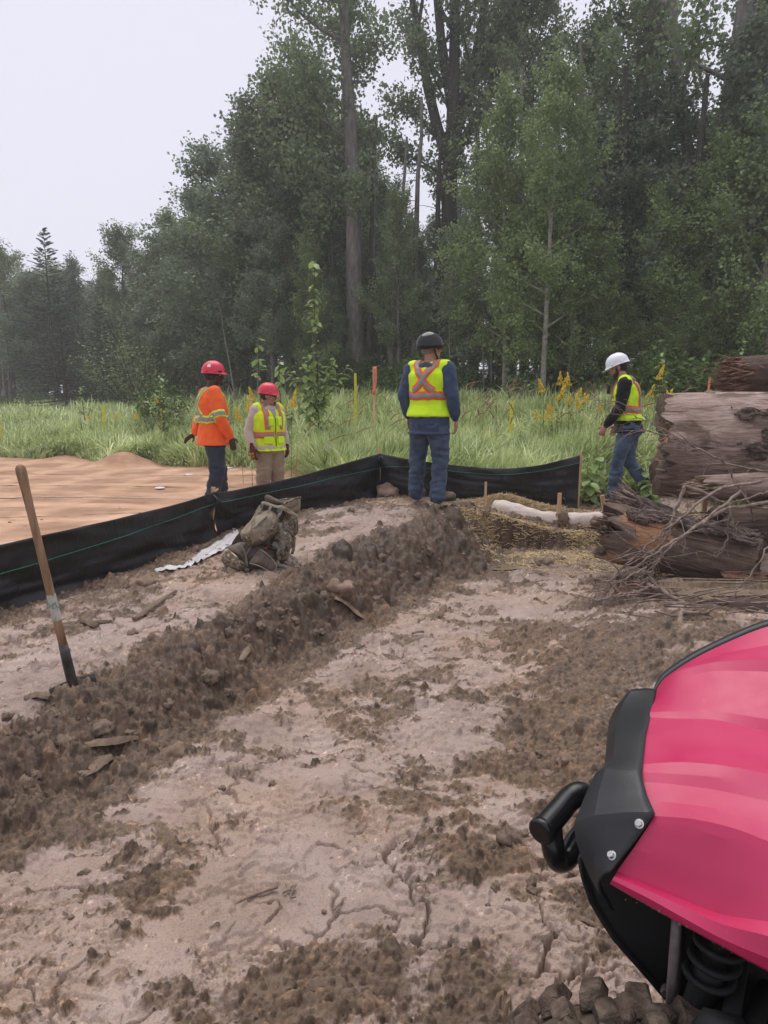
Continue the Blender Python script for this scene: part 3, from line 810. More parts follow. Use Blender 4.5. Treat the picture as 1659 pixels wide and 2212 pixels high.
front = [  # (form, px, D, top, rotation, widen, label)
    (5, 545, 29, 262, 0.4, 1.45, 'leafy poplar with a ragged pointed top where the tree line steps down'),
    (0, 625, 28, 175, 1.9, 1.35, 'dense poplar just left of the straight cottonwood trunk'),
    (2, 480, 31, 325, 2.6, 1.4, 'grey-green poplar behind the man in orange, crown just above the shoulder of the tree line'),
    (5, 435, 34, 415, 4.1, 1.4, 'poplar with upright shoots left of the taller stepped tree line'),
    (0, 380, 36, 470, 0.9, 1.4, 'small-crowned poplar sloping down to the low left forest'),
    (0, 283, 41, 500, 3.0, 1.25, 'airy poplar with gaps of sky between its branches above the two dark spruces'),
    (2, 335, 37, 545, 5.0, 1.4, 'rounded poplar between the airy poplar and the taller forest'),
    (0, 28, 45, 545, 1.0, 1.4, 'pale hazy poplar at the far left end of the forest'),
    (5, 180, 46, 560, 2.0, 1.5, 'hazy poplar standing behind the two spruces'),
    (0, 672, 29, 150, 3.3, 1.15, 'tall poplar crowding close to the left of the straight cottonwood trunk'),
    (2, 585, 29, 230, 4.9, 1.4, 'broad poplar in the step of the tree line, second from its outer edge'),
    (2, 90, 44, 590, 3.1, 1.5, 'hazy full-crowned poplar between the far left one and the spruces'),
    (5, 240, 42, 590, 1.2, 1.5, 'dense hazy poplar right behind the second dark spruce'),
    (2, 410, 35, 560, 2.1, 1.5, 'dense low poplar at the dark edge above the man in orange'),
    (4, 680, 25, 520, 0.8, 1.0, 'low leafy aspen at the foot of the straight cottonwood'),
    (2, 590, 26, 480, 3.9, 1.15, 'broad bushy poplar behind the man in the tan sleeves'),
    (5, 500, 29, 560, 5.5, 1.2, 'dark low poplar with foliage down to the ground behind the man in orange'),
    (0, 860, 24.5, 420, 1.5, 0.9, 'mid-height poplar filling the gap between the two tall cottonwoods'),
    (4, 1090, 20, 215, 2.2, 1.0, 'fresh green poplar with drooping branches right of the black helmet'),
    (3, 1345, 21.5, 20, 0.7, 1.1, 'tall full poplar between the pale aspen and the leaning cottonwood'),
    (0, 1250, 23, 70, 3.3, 1.0, 'tall poplar with a dense dark crown above the man in the white helmet'),
    (4, 1620, 17, 130, 4.2, 1.15, 'leafy green poplar at the right edge above the log pile'),
    (4, 1420, 18.5, 420, 1.1, 1.0, 'half-grown poplar with low branches beside the leaning forked cottonwood'),
    (1, 1560, 22, -60, 5.1, 1.1, 'tall poplar behind the leaning cottonwood at the right'),
    (3, 1130, 27, -40, 2.7, 1.0, 'very tall poplar behind the fresh green one, its top beyond the picture'),
    (4, 1010, 23, 480, 0.2, 0.95, 'young aspen in shade directly above the man in the black helmet'),
    (4, 1300, 19, 560, 2.9, 1.0, 'small yellow-green poplar above the white helmet'),
    (4, 1155, 19.5, 330, 4.0, 1.2, 'bushy light green aspen left of the thin pale trunk'),
    (4, 1225, 18.5, 470, 5.2, 1.2, 'leafy light aspen right of the thin pale trunk, low in the forest edge'),
    (2, 1290, 20.5, 250, 1.6, 1.25, 'broad green poplar above and left of the white helmet'),
    (2, 1390, 20, 180, 3.5, 1.2, 'thick-crowned poplar hiding part of the leaning cottonwood'),
    (4, 1530, 18, 330, 2.3, 1.2, 'light green poplar in front of the leaning cottonwood trunk'),
    (2, 1590, 19, 40, 0.6, 1.2, 'dense poplar between the leaning cottonwood and the right edge'),
    (2, 1060, 22, 330, 2.4, 1.25, 'mid-green bushy poplar right above the black helmet'),
    (5, 900, 25.5, 520, 4.4, 1.2, 'low dark poplar between the two tall cottonwoods'),
    (5, 985, 25, 560, 0.9, 1.2, 'low shaded poplar behind the black helmet'),
    (4, 1345, 18.5, 640, 1.9, 1.2, 'small bright poplar low beside the white helmet'),
    (4, 1470, 17.5, 600, 4.9, 1.1, 'small bright poplar at the foot of the leaning cottonwood'),
    (2, 712, 25.5, 600, 5.8, 1.0, 'bushy poplar left of the straight cottonwood trunk at the forest edge'),
    (0, 835, 29, 400, 2.0, 1.0, 'poplar crown filling the sky gap right of the straight trunk'),
]
for f, px, D, top, rt, wd, lab in front:
    px_tree(POP[f], 'aspen' if f == 4 else 'poplar', lab, px, D, top, POPH[f], rt, None, wd)
px_tree(SPR[0], 'spruce', 'dark dense spruce at the meadow edge with boughs down to the ground', 142, 33.5, 632, 11, 0.3, None, 1.1)
px_tree(SPR[1], 'spruce', 'taller thin-topped spruce rising above the hazy left forest', 122, 43, 488, 13, 1.4, None, 1.2)
px_tree(SPR[2], 'spruce', 'second dark spruce right of the dense one, partly behind shrubs', 226, 36, 650, 9, 2.2)
px_tree(SPR[2], 'spruce', 'dark spruce at the right edge behind the log pile', 1640, 19, 520, 9, 0.4, None, 1.1)
px_tree(SPR[0], 'spruce', 'shaded spruce inside the forest behind the white helmet', 1385, 25, 380, 11, 2.4)
# ---- the forest behind: things with a shared look
rngf = np.random.default_rng(77)
def sil(px):
    return np.interp(px, [-200, 0, 60, 120, 200, 260, 330, 400, 440, 500, 545, 640, 720, 760], [600, 590, 575, 540, 590, 560, 590, 500, 470, 380, 350, 300, 260, 220])
n_back = 0
for i in range(215):
    px = rngf.uniform(-160, 1800) if i < 150 else rngf.uniform(-150, 560)
    edge = np.interp(px, [-200, 0, 300, 450, 760, 1000, 1250, 1800], [47, 46, 41, 34, 29, 27, 23.5, 19])
    D = edge + 1.5 + abs(rngf.normal(0, 11)) + (rngf.random() < 0.4) * 14
    if px < 760:
        top = sil(px) + abs(rngf.normal(0, 70)) + 15
    else:
        top = np.interp(px, [760, 880, 1000, 1150, 1250, 1500, 1800], [430, 470, 330, 400, 340, 270, 230]) + abs(rngf.normal(0, 150))
        if rngf.random() < 0.45: top = rngf.uniform(420, 700)
        if abs(px - 1045) < 50 or abs(px - 745) < 30: top += 120
    f = int(rngf.integers(0, 8))
    x = PD(px, 860, D).x
    H = PD(px, top, D).z - gz(x, D)
    if H < 3: continue
    lab = 'one of the shaded poplars standing close together inside the forest' if f < 6 else 'one of the dark spruces standing among the poplars inside the forest'
    if f < 6: px_tree(POP[f], 'poplar', lab, px, D, top, POPH[f], rngf.uniform(0, 6.28), 'poplars inside the forest', rngf.uniform(1.05, 1.5))
    else: px_tree(SPR[f - 6], 'spruce', lab, px, D, top, SPRH[f - 6], rngf.uniform(0, 6.28), 'spruces inside the forest', rngf.uniform(1.0, 1.3))
# bare trunks at the forest edge
def bare_trunk(seed, H, r, mat):
    rng = np.random.default_rng(seed)
    q = np.linspace(0, 1, 9)
    P = np.stack([np.cumsum(rng.normal(0, .05, 9)), np.cumsum(rng.normal(0, .05, 9)), q * H], 1)
    V, F = np_tube(P, r * (1 - 0.7 * q), 7)
    for k in range(16):
        z = H * rng.uniform(0.15, 0.95); az = rng.random() * 6.28
        b = np.array([np.interp(z, P[:, 2], P[:, j]) for j in range(3)]); ln = rng.uniform(.4, 1.5)
        d = np.array([math.sin(az), math.cos(az), rng.normal(0.05, .3)])
        q2 = np.linspace(0, 1, 5)
        S = b + d * (q2[:, None] * ln) + rng.normal(0, .03, (5, 3)) * q2[:, None]; S[:, 2] -= .2 * ln * q2 ** 2
        v, f = np_tube(S, 0.016 * (1.1 - q2), 3); o = len(V); V = V + v; F = F + [tuple(i + o for i in g) for g in f]
    me = to_mesh('bare_trunk', V, F); me.materials.append(mat)
    return me
BT = [bare_trunk(401, 8, 0.10, M_BARK_P), bare_trunk(402, 10, 0.16, M_BARK), bare_trunk(403, 9, 0.20, M_BARK_D), bare_trunk(404, 7, 0.06, M_BARK_P)]
for i, (px, D, k, s, ry) in enumerate([(512, 27, 3, .6, -.16), (560, 27, 3, .55, -.04), (1046, 21, 3, .55, .02), (1058, 21, 3, .5, -.03), (968, 22, 3, .6, 0), (1240, 21, 1, 1, 0), (1215, 22, 2, 1, .02), (1345, 20, 2, 1.0, .03), (1395, 21, 1, 1.1, -.02),
                                      (1440, 19, 2, .9, .05), (1520, 21, 1, 1, .04), (1290, 22, 1, 1, 0), (1105, 23, 1, 1, .02), (1020, 25, 2, 1, 0), (900, 25, 1, 1, .03), (838, 25, 1, .9, .12), (812, 27, 2, 1, 0), (790, 27, 1, 1, -.02), (720, 27, 2, .8, .03),
                                      (660, 28, 3, 1, .04), (1650, 16.5, 3, 1, 0), (1190, 24, 2, 1, 0), (1330, 23, 2, 1.1, .01), (1470, 22, 2, 1, 0), (1078, 26, 1, 1, 0), (940, 26, 2, 1, .02), (20, 44, 1, .8, 0), (35, 44, 2, .8, .02), (8, 43, 0, .7, -.03)]):
    x = PD(px, 860, D).x
    o = link('bare_tree', BT[k])
    o.location = (x, D, gz(x, D) - .1); o.scale = (s, s, s); o.rotation_euler = (0, ry, i * 1.3)
    tag(o, ['thin pale bare stem leaning at the dark forest edge', 'grey bare-limbed trunk in the shade of the forest', 'dark thick bare-limbed trunk in the shade of the forest', 'thin pale bare stem leaning at the dark forest edge'][k], 'tree', ['pale bare stems', 'grey bare trunks', 'dark bare trunks', 'pale bare stems'][k])

# ---- bushes along the forest edge
BSH = [bush(501, 1.5, 1.1, 26, 110, 0.11, M_BUSH), bush(502, 1.1, 0.9, 22, 110, 0.09, M_BUSH), bush(503, 3.4, 1.8, 40, 130, 0.10, M_LEAF_L, 0.4), bush(504, 1.3, 1.0, 24, 110, 0.10, M_LEAF)]
BSHH = [1.5, 1.1, 3.4, 1.3]
rb = np.random.default_rng(5)
for i in range(84):
    px = rb.uniform(-60, 1760)
    edge = np.interp(px, [-200, 0, 300, 450, 760, 1000, 1250, 1800], [42, 41, 37, 31, 25, 21.5, 18, 15])
    D = edge + rb.uniform(-1.0, 3.0)
    k = int(rb.choice([0, 1, 3, 0, 3])) if px > 420 else int(rb.choice([0, 3, 3]))
    x = PD(px, 860, D).x
    plant_tree(BSH[k], 'bush', 'leafy green bush in the undergrowth along the forest edge', x, D, BSHH[k] * rb.uniform(.6, 1.15), BSHH[k], rb.uniform(0, 6.28), 'bushes along the forest edge', rb.uniform(1, 1.4), 'bush')
px_tree(BSH[2], 'willow_bush', 'tall pale olive willow bush in front of the forest left of the man in orange', 318, 35, 665, 3.4, 0.5, None, 1.3, None, 'bush')
px_tree(BSH[2], 'willow_bush', 'smaller willow bush beside the tall olive one', 262, 37, 730, 3.4, 2.5, None, 1.1, None, 'bush')
px_tree(BSH[0], 'bush', 'light green leafy shoots in the meadow just left of the man in orange', 350, 19.5, 800, 1.5, 2.5, None, .65, None, 'bush')

# ---- meadow grass
MAT_EDGE = [(-14, 17.6), (-9.7, 17.0), (-8.2, 16.3), (-7, 16.0), (-6.2, 15.0), (-5.2, 15.2), (-4.5, 14.6), (-3.2, 14.0), (-2.2, 13.2), (-1.6, 12.2), (-1.2, 11.2), (-.75, 9.9), (-.2, 8.6), (.0, 8.35), (.9, 8.2), (2.3, 8.25), (2.6, 8.75), (3.1, 8.9), (3.6, 8.3), (4.4, 7.9), (6, 8.2), (9, 8)]
def grass_front(x):
    e = np.array(MAT_EDGE)
    return np.interp(x, e[:, 0], e[:, 1])
def forest_front(x, y):
    px = 829.5 + x / np.maximum(y, .1) * FPX * 0.99
    return np.interp(px, [-400, 0, 300, 450, 760, 1000, 1250, 1800, 2600], [44, 43, 38.5, 32, 26, 22.5, 19.5, 16.5, 14])
def blades(seed, n, xr, yr, size, wmul, matidx):
    r = np.random.default_rng(seed)
    x = r.uniform(*xr, n); y = r.uniform(*yr, n)
    # clump the roots
    cx = r.normal(0, 0.12, n); x += cx * (r.random(n) < .6)
    ok = (y > grass_front(x) + r.random(n) * .15) & (y < forest_front(x, y)) & (np.abs(x) < 0.66 * y + 1.8)
    path = (x > 2.2) & (x < 4.2) & (y < 8.95)
    ok &= ~path
    x, y = x[ok], y[ok]; m = len(x)
    z = ground(x, y)
    big = fbm(x * .55, y * .55, 3, 7)
    ln = size * (0.55 + 0.6 * r.random(m)) * (1 + .55 * big) * (0.55 + 0.45 * sstep(0, .7, y - grass_front(x)))
    az = 1.9 + 3.2 * fbm(x * .35, y * .35, 2, 13) * 2.0 + r.normal(0, 1.1, m)
    lean = np.clip(1.15 + 1.0 * fbm(x * .8, y * .8, 2, 19) + r.normal(0, .38, m), .12, 1.9)
    d = np.stack([np.sin(az), np.cos(az), 0 * az], 1)
    side = np.stack([d[:, 1], -d[:, 0], 0 * az], 1)
    tw = r.normal(0, .5, m)[:, None]
    side = unit(side + d * tw)
    w = (0.006 + 0.007 * r.random(m))[:, None] * wmul
    P = np.stack([x, y, z - .02], 1)
    up = np.array([0, 0, 1.0])
    pts = []
    for t, ww in ((0, .7), (.4, 1.0), (.75, .75), (1.0, 0)):
        b = lean[:, None] * t
        c = P + ln[:, None] * (up * (np.sin(np.minimum(b, 1.45)) / np.maximum(lean[:, None], .1) * (1 - .25 * t * lean[:, None])) + d * (1 - np.cos(b)) / np.maximum(lean[:, None], .1) * 1.25)
        pts.append((c, ww))
    V = []
    for c, ww in pts[:3]: V += [c - side * w * ww, c + side * w * ww]
    V.append(pts[3][0])
    V = np.stack(V, 1)              # m,7,3
    base = np.arange(m)[:, None] * 7
    tri = base[:, :, None] + np.array([[0, 1, 3], [0, 3, 2], [2, 3, 5], [2, 5, 4], [4, 5, 6]])[None]
    tint = np.clip(.45 + .5 * fbm(x * .9 + 5, y * .9, 3, 23) + r.normal(0, .2, m), 0, 1)
    return V.reshape(-1, 3), tri.reshape(-1, 3), np.repeat(tint, 5)
M_GRASS = leaf_mat('meadow_grass', (0.19, 0.27, 0.07), (0.68, 0.76, 0.38), 0.35, 0.35)
def grass_obj(name, label, sets):
    Vs, Ts, tn, o = [], [], [], 0
    for s in sets:
        v, t, c = blades(*s, 0); Vs.append(v); Ts.append(t + o); tn.append(c); o += len(v)
    me = np_mesh(name, np.concatenate(Vs), 3, False, np.concatenate(Ts))
    a = me.attributes.new('tint', 'FLOAT', 'FACE'); a.data.foreach_set('value', np.concatenate(tn).astype(np.float32))
    return tag(link(name, me, M_GRASS), label, 'grass', None, 'stuff')
grass_obj('meadow_grass', 'long wet meadow grass bent over in tufts', [(1, 105000, (-2, 7), (8.2, 13.5), .8, 1.0), (2, 90000, (-10, 12), (13, 20), .85, 1.5), (3, 85000, (-26, 14), (19, 45), .75, 2.6), (4, 20000, (-10, -1), (11.5, 17), .6, 1.3)])

# ---- flowers
M_STALK = mat_noise('flower_stalk', [(0.3, (0.06, 0.10, 0.02)), (0.7, (0.12, 0.18, 0.05))], 10, bstr=0)
M_GOLD = mat_noise('goldenrod_yellow', [(0.3, (0.58, 0.37, 0.015)), (0.7, (0.74, 0.54, 0.05))], 40, bstr=0)
M_PURP = mat_noise('aster_purple', [(0.3, (0.30, 0.20, 0.36)), (0.7, (0.50, 0.40, 0.55))], 40, bstr=0)
M_RED = mat_noise('red_seed_head', [(0.3, (0.20, 0.10, 0.06)), (0.7, (0.33, 0.19, 0.12))], 40, bstr=0)
def goldenrod(seed, h):
    r = random.Random(seed)
    st = tube([(0, 0, 0), (.02, 0, h * .5), (.06, .01, h)], [.005, .004, .002], 4)
    lv = []
    for k in range(14):
        z = h * (.2 + .05 * k); a = k * 2.4
        d = Vector((math.sin(a), math.cos(a), .35)).normalized()
        s = d.cross(Vector((0, 0, 1))).normalized() * .012
        p = Vector((.03, 0, z))
        lv.append(([p, p + d * .06 + s, p + d * .13, p + d * .06 - s], [(0, 1, 2, 3)]))
    fl = []
    for k in range(70):
        t = r.random()
        a = r.random() * 6.28
        q = Vector((.06, .01, h - .02)) + Vector((math.sin(a), math.cos(a) * .8, 0)) * (.075 * (1 - t) * r.random() ** .4) + Vector((.08 * t, 0, .17 * t - .03))
        fl.append(ellipsoid(q, r.uniform(.008, .014), 5, 3))
    return to_mesh('goldenrod_stalk', *join(st, *lv)), to_mesh('goldenrod_plume', *join(*fl))
def aster(seed, h):
    r = random.Random(seed)
    ps, fl = [tube([(0, 0, 0), (.0, .02, h * .6)], [.005, .003], 4)], []
    for k in range(12):
        e = Vector((r.uniform(-.14, .14), r.uniform(-.14, .14), h * r.uniform(.9, 1.05)))
        ps.append(tube([(0, .02, h * .6), e], [.003, .0015], 3))
        n = 7
        V = [e + Vector((0, 0, .006))]
        for i in range(n * 2):
            rr = .022 if i % 2 else .010
            V.append(e + Vector((math.sin(i * math.pi / n) * rr, math.cos(i * math.pi / n) * rr, .003)))
        fl.append((V, [(0, i + 1, (i + 1) % (2 * n) + 1) for i in range(2 * n)]))
        fl.append(ellipsoid(e, .009, 5, 3))
    return to_mesh('aster_stalk', *join(*ps)), to_mesh('aster_bloom', *join(*fl))
GR = [goldenrod(s, h) for s, h in ((1, .95), (2, 1.1), (3, .8))]
AS = [aster(s, h) for s, h in ((1, .85), (2, 1.0))]
for a, b in GR: a.materials.append(M_STALK); b.materials.append(M_GOLD)
for a, b in AS: a.materials.append(M_STALK); b.materials.append(M_PURP)
def flower(kind, px, py, D, i):
    p = PD(px, py, D); g = gz(p.x, p.y); h = p.z - g
    s = max(.6, min(1.6, h / (.95 if kind else .9)))
    me = (GR if kind else AS)[i % (3 if kind else 2)]
    r = thing('goldenrod' if kind else 'aster', 'yellow goldenrod plume standing in the meadow grass' if kind else 'small purple asters on a stalk in the meadow grass', 'flower', (p.x, p.y, g), i * 1.7, 'goldenrod in the meadow' if kind else 'asters in the meadow')
    r.scale = ((.95,) * 2 if kind else (1, 1)) + (s,)
    link('stalk', me[0], None, r); link('plume' if kind else 'bloom', me[1], None, r)
for i, (px, py) in enumerate([(1200, 855), (1232, 850), (1197, 870), (1222, 868), (1245, 865), (1260, 845), (1196, 885), (1240, 893), (1275, 915), (1196, 905), (1208, 848), (1285, 868), (1268, 862), (1180, 865), (1420, 850), (1440, 855), (1452, 868), (1405, 862), (1395, 850),
                              (1430, 880), (1380, 880), (1345, 905), (1412, 838), (290, 885), (345, 865), (352, 900), (430, 888), (540, 878), (555, 884), (610, 862), (625, 868), (600, 900), (520, 872), (188, 902), (248, 910), (1175, 880), (1215, 838), (1255, 880)]):
    flower(1, px, py, 10.5 + (i * 37 % 30) / 10.0 + (5 if px < 500 else 0), i)
for i, (px, py) in enumerate([(1085, 990), (1130, 950), (700, 955), (770, 1000), (610, 905), (330, 905), (365, 900), (385, 895), (395, 890), (300, 915), (285, 920), (215, 925), (160, 920), (120, 930), (240, 905), (318, 912), (1360, 860), (1375, 1000), (1350, 985), (905, 975), (1060, 1000), (175, 905), (345, 915), (410, 905)]):
    flower(0, px, py, (9.6 if py > 940 else 11.5) + (6 if px < 450 else 0) + (i % 5) * .3, i)
def seedheads():
    r = np.random.default_rng(9); P, S = [], []
    V, F = [], []
    for i in range(130):
        x = r.uniform(-1.5, 8); y = r.uniform(9.5, 17)
        if x > .6 * y: continue
        g = gz(x, y); h = r.uniform(.75, 1.1); lx = r.normal(.1, .12)
        st = tube([(x, y, g), (x + lx * .4, y, g + h * .7), (x + lx * 1.6, y, g + h)], [.003, .003, .002], 3, False)
        hd = tube([(x + lx * 1.5, y, g + h * .96), (x + lx * 2.0, y, g + h * 1.06), (x + lx * 2.6, y, g + h * 1.1)], [.004, .012, .003], 4)
        v, f = join(st, hd); o = len(V); V += v; F += [tuple(k + o for k in q) for q in f]
    tag(obj('seed_grass', (V, F), M_RED), 'thin reddish grass seed heads above the meadow', 'grass', None, 'stuff')
seedheads()

# ---- saplings: every leaf its own object
def leaf_blade():
    # a pointed oval leaf 10 cm long, folded a little along its midrib
    V, F = [], []
    n = 6
    for i in range(n + 1):
        t = i / n; w = .032 * math.sin(math.pi * min(1, t * .9 + .06)) ** .8 * (1 if t < .95 else .1)
        z = -.02 * t * t
        V += [(-w, t * .1, z + w * .25), (0, t * .1, z), (w, t * .1, z + w * .25)]
    for i in range(n):
        a = i * 3
        F += [(a, a + 1, a + 4, a + 3), (a + 1, a + 2, a + 5, a + 4)]
    me = to_mesh('leaf', V, F)
    at_ = me.attributes.new('tint', 'FLOAT', 'FACE'); at_.data.foreach_set('value', np.full(len(F), .6, dtype=np.float32))
    me.materials.append(M_SAP)
    return me
LEAF = leaf_blade()
M_TWIG = mat_noise('green_brown_twig', [(.3, (.06, .05, .025)), (.7, (.13, .11, .05))], 20, bstr=0)
def sapling(name, label, px, D, top, side, leaves, seed, leafscale=1.0):
    r = random.Random(seed)
    x = PD(px, 860, D).x; g = gz(x, D); H = PD(px, top, D).z - g
    root = thing(name, label, 'sapling', (x, D, g))
    paths = [[(0, 0, 0), (.03, 0, H * .4), (-.02, .02, H * .75), (.0, 0, H)]]
    for (z0, dx, dz) in side:
        paths.append([(0, 0, H * z0), (dx * .45, r.uniform(-.1, .1), H * z0 + dz * .35), (dx, r.uniform(-.15, .15), H * z0 + dz)])
    stems = [catmull(p, 5) for p in paths]
    V, F = join(*[tube(s, [(.017 if k == 0 else .008) * (1.05 - i / len(s)) + .002 for i in range(len(s))], 5) for k, s in enumerate(stems)])
    obj('stem', (V, F), M_TWIG, root)
    lens = [sum((b - a).length for a, b in zip(s[:-1], s[1:])) for s in stems]
    for k in range(leaves):
        si = r.choices(range(len(stems)), [l * (.62 if i == 0 else 1) for i, l in enumerate(lens)])[0]
        s = stems[si]
        t = r.uniform(.22 if si == 0 else .15, 1)
        if si == 0 and t > .8 and r.random() < .45: t = r.uniform(.25, .8)
        i = min(int(t * (len(s) - 1)), len(s) - 2)
        p = s[i].lerp(s[i + 1], t * (len(s) - 1) - i)
        a = r.uniform(0, 6.28)
        o = link('leaf', LEAF, None, root)
        o.location = p
        o.rotation_euler = (r.uniform(-.9, .35), r.uniform(-.5, .5), a)
        sc = leafscale * r.uniform(.75, 1.35)
        o.scale = (sc, sc * 1.1, sc)
sapling('poplar_sapling', 'tall slender poplar sapling in the meadow between the red helmets and the black helmet', 684, 13, 562, [(.30, -.55, .80), (.32, .62, .78), (.26, .26, 1.0), (.24, -.28, .85), (.2, .4, .5), (.28, -.12, 1.1), (.22, -.42, .5), (.36, .34, .7), (.34, -.3, .75)], 290, 3, 1.35)
sapling('poplar_sapling', 'young poplar sapling rising behind the man with the red gloves', 562, 12.5, 728, [(.5, .12, .35), (.3, -.15, .4), (.4, .1, .5)], 70, 4, 1.3)
sapling('poplar_sapling', 'small poplar sapling with spreading shoots right of the red-gloved man', 606, 12.5, 765, [(.4, .22, .4), (.45, -.15, .3), (.5, .3, .15), (.3, .05, .5)], 75, 5, 1.3)
sapling('poplar_sapling', 'thin dark sapling in the left meadow near the yellow stake', 178, 20, 835, [(.4, .2, .4), (.5, -.2, .3)], 50, 6)
sapling('poplar_sapling', 'leafy sapling rising behind the splintered top log', 1596, 12.5, 738, [(.5, .15, .4), (.6, -.2, .3), (.7, .12, .3)], 60, 7)
sapling('poplar_sapling', 'light green bushy shoots in the meadow left of the man in orange', 348, 17, 812, [(.3, -.35, .7), (.35, .35, .75), (.2, .15, 1.0), (.25, -.15, 1.0), (.3, .5, .5)], 130, 8, 1.1)
sapling('poplar_sapling', 'slim shoot in the undergrowth behind the white helmet', 1425, 14, 735, [(.5, .15, .3), (.4, -.12, .4)], 45, 9)
# broad-leaved weeds by the end of the fence
for i, (px, py, D) in enumerate([(1265, 1010, 8.5), (1290, 985, 8.8), (1410, 1040, 8.1), (1400, 1010, 8.3), (1275, 1045, 8.3), (1090, 935, 10.5), (1120, 930, 10.5)]):
    p = PD(px, py, D); g = gz(p.x, p.y)
    root = thing('weed', 'broad-leaved green weed at the edge of the tall grass', 'plant', (p.x, p.y, g), i, 'broad-leaved weeds')
    h = max(p.z - g, .3)
    obj('stem', tube([(0, 0, 0), (.03, 0, h)], [.006, .003], 4), M_STALK, root)
    for k in range(16):
        o = link('leaf', LEAF, None, root)
        o.location = (.03 * k / 16, 0, h * (.25 + .75 * k / 15)); o.rotation_euler = (-.35 + .3 * math.sin(k), .2, k * 2.4)
        o.scale = (1.7, 1.5, 1.5)
# ================================================================ SILT FENCE, MATS, STRAW, STAKES
M_FABRIC = None
def fabric_mat():
    m, n, l, b = new_mat('black_woven_fabric')
    v = coords(n, l)
    f = tex_noise(n, l, v, 3, 5, .6)
    r = ramp(n, [(.35, (.006, .006, .0065)), (.6, (.011, .011, .012)), (.82, (.03, .029, .028))])
    l.new(f, r.inputs[0]); l.new(r.outputs[0], b.inputs['Base Color'])
    b.inputs['Roughness'].default_value = .36
    b.inputs['Specular IOR Level'].default_value = .45
    v2 = coords(n, l, (1, 1, .35))
    f2 = tex_noise(n, l, v2, 7, 4, .6, .6)
    f3 = tex_noise(n, l, v, 220, 2, .5)
    mx = n.new('ShaderNodeMath'); mx.operation = 'MULTIPLY_ADD'; mx.inputs[1].default_value = .06
    l.new(f3, mx.inputs[0]); l.new(f2, mx.inputs[2])
    bump(n, l, b, mx.outputs[0], .5, .05)
    return m
M_FABRIC = fabric_mat()
M_WOOD = mat_noise('fresh_pine', [(.3, hexc(176, 140, 104)), (.6, hexc(215, 180, 142)), (.8, hexc(230, 200, 165))], 12, (1, 1, .12), .75, .2, .004)
M_THREAD = mat_noise('green_thread', [(.3, (.03, .16, .11)), (.7, (.06, .25, .18))], 30, bstr=0)
fence_rows = [  # px, base py, base z, top py, thread py
    (-215, 1400, .10, 1236, 1320), (-100, 1366, .12, 1207, 1280), (0, 1327, .15, 1180, 1242), (120, 1290, .17, 1152, 1207), (240, 1250, .2, 1125, 1168), (350, 1207, .24, 1098, 1130), (430, 1177, .27, 1075, 1101), (466, 1160, .28, 1062, 1086),
    (500, 1150, .29, 1061, 1081), (560, 1132, .32, 1047, 1068), (640, 1110, .36, 1030, 1051), (730, 1092, .4, 1005, 1030), (822, 1076, .42, 979, 1010),
    (850, 1078, .42, 985, 1008), (910, 1082, .41, 996, 1010), (1000, 1087, .39, 1007, 1020), (1080, 1092, .35, 1012, 1025), (1160, 1098, .31, 1005, 1018), (1210, 1103, .28, 993, 1008), (1247, 1106, .27, 983, 999)]
fpts = []
for px, by, bz, ty, gy in fence_rows:
    b0 = PZ(px, by, bz)
    fpts.append((b0.x, b0.y, gz(b0.x, b0.y) - .06, PD(px, ty, b0.y).z, PD(px, gy, b0.y).z))
fence = thing('silt_fence', 'black fabric silt fence on wooden stakes bending round the muddy bank', 'fence', (fpts[12][0], fpts[12][1], fpts[12][2]))
def fabric_panel(rows, seed, sag):
    xs = catmull([Vector((r[0], r[1], 0)) for r in rows], 10)
    zb = catmull([Vector((r[2], 0, 0)) for r in rows], 10); zt = catmull([Vector((r[3], 0, 0)) for r in rows], 10); zg = catmull([Vector((r[4], 0, 0)) for r in rows], 10)
    n, mz = len(xs), 26
    L = [0]
    for a, b in zip(xs[:-1], xs[1:]): L.append(L[-1] + (b - a).length)
    V, F, thread = [], [], []
    for i in range(n):
        t = (xs[min(i + 1, n - 1)] - xs[max(i - 1, 0)]).normalized(); nrm = Vector((t.y, -t.x, 0))
        e = min(L[i], L[-1] - L[i])
        def off(s):
            # billow between the stakes, diagonal pulls near them
            pull = math.exp(-e / .35)
            d = .035 * math.sin(s * math.pi) * (1 - math.exp(-e / .5)) * mnoise.noise(Vector((L[i] * 1.3 + seed, s * .8, 0)))
            d += .022 * mnoise.noise(Vector((L[i] * 2.6 + seed, s * 5 + L[i] * 1.5, 3))) + .010 * (1 - 2 * abs(mnoise.noise(Vector((L[i] * 1.4 + seed, s * 7 + L[i] * .8, 7))))) + .016 * math.sin((s * 9 + e * 9)) * pull
            d += .05 * sag * max(0, 1 - s * 4) ** 2
            return nrm * d
        for j in range(mz):
            s = j / (mz - 1)
            p = Vector((xs[i].x, xs[i].y, zb[i].x + (zt[i].x - zb[i].x) * s)) + off(s)
            V.append(p)
        s = (zg[i].x - zb[i].x) / (zt[i].x - zb[i].x)
        thread.append(Vector((xs[i].x, xs[i].y, zg[i].x)) + off(s) + nrm * .004)
    for i in range(n - 1):
        for j in range(mz - 1):
            a = i * mz + j
            F.append((a, a + mz, a + mz + 1, a + 1))
    return (V, F), thread
for k, (a, b) in enumerate([(0, 8), (7, 13), (12, 20)]):
    vf, th = fabric_panel(fpts[a:b], k * 9.3, 1)
    o = obj('fabric_panel', vf, M_FABRIC, fence, world=True)
    add_mod(o, 'SOLIDIFY', thickness=.003)
    obj('green_thread', tube(th, .0035, 5), M_THREAD, fence, world=True)
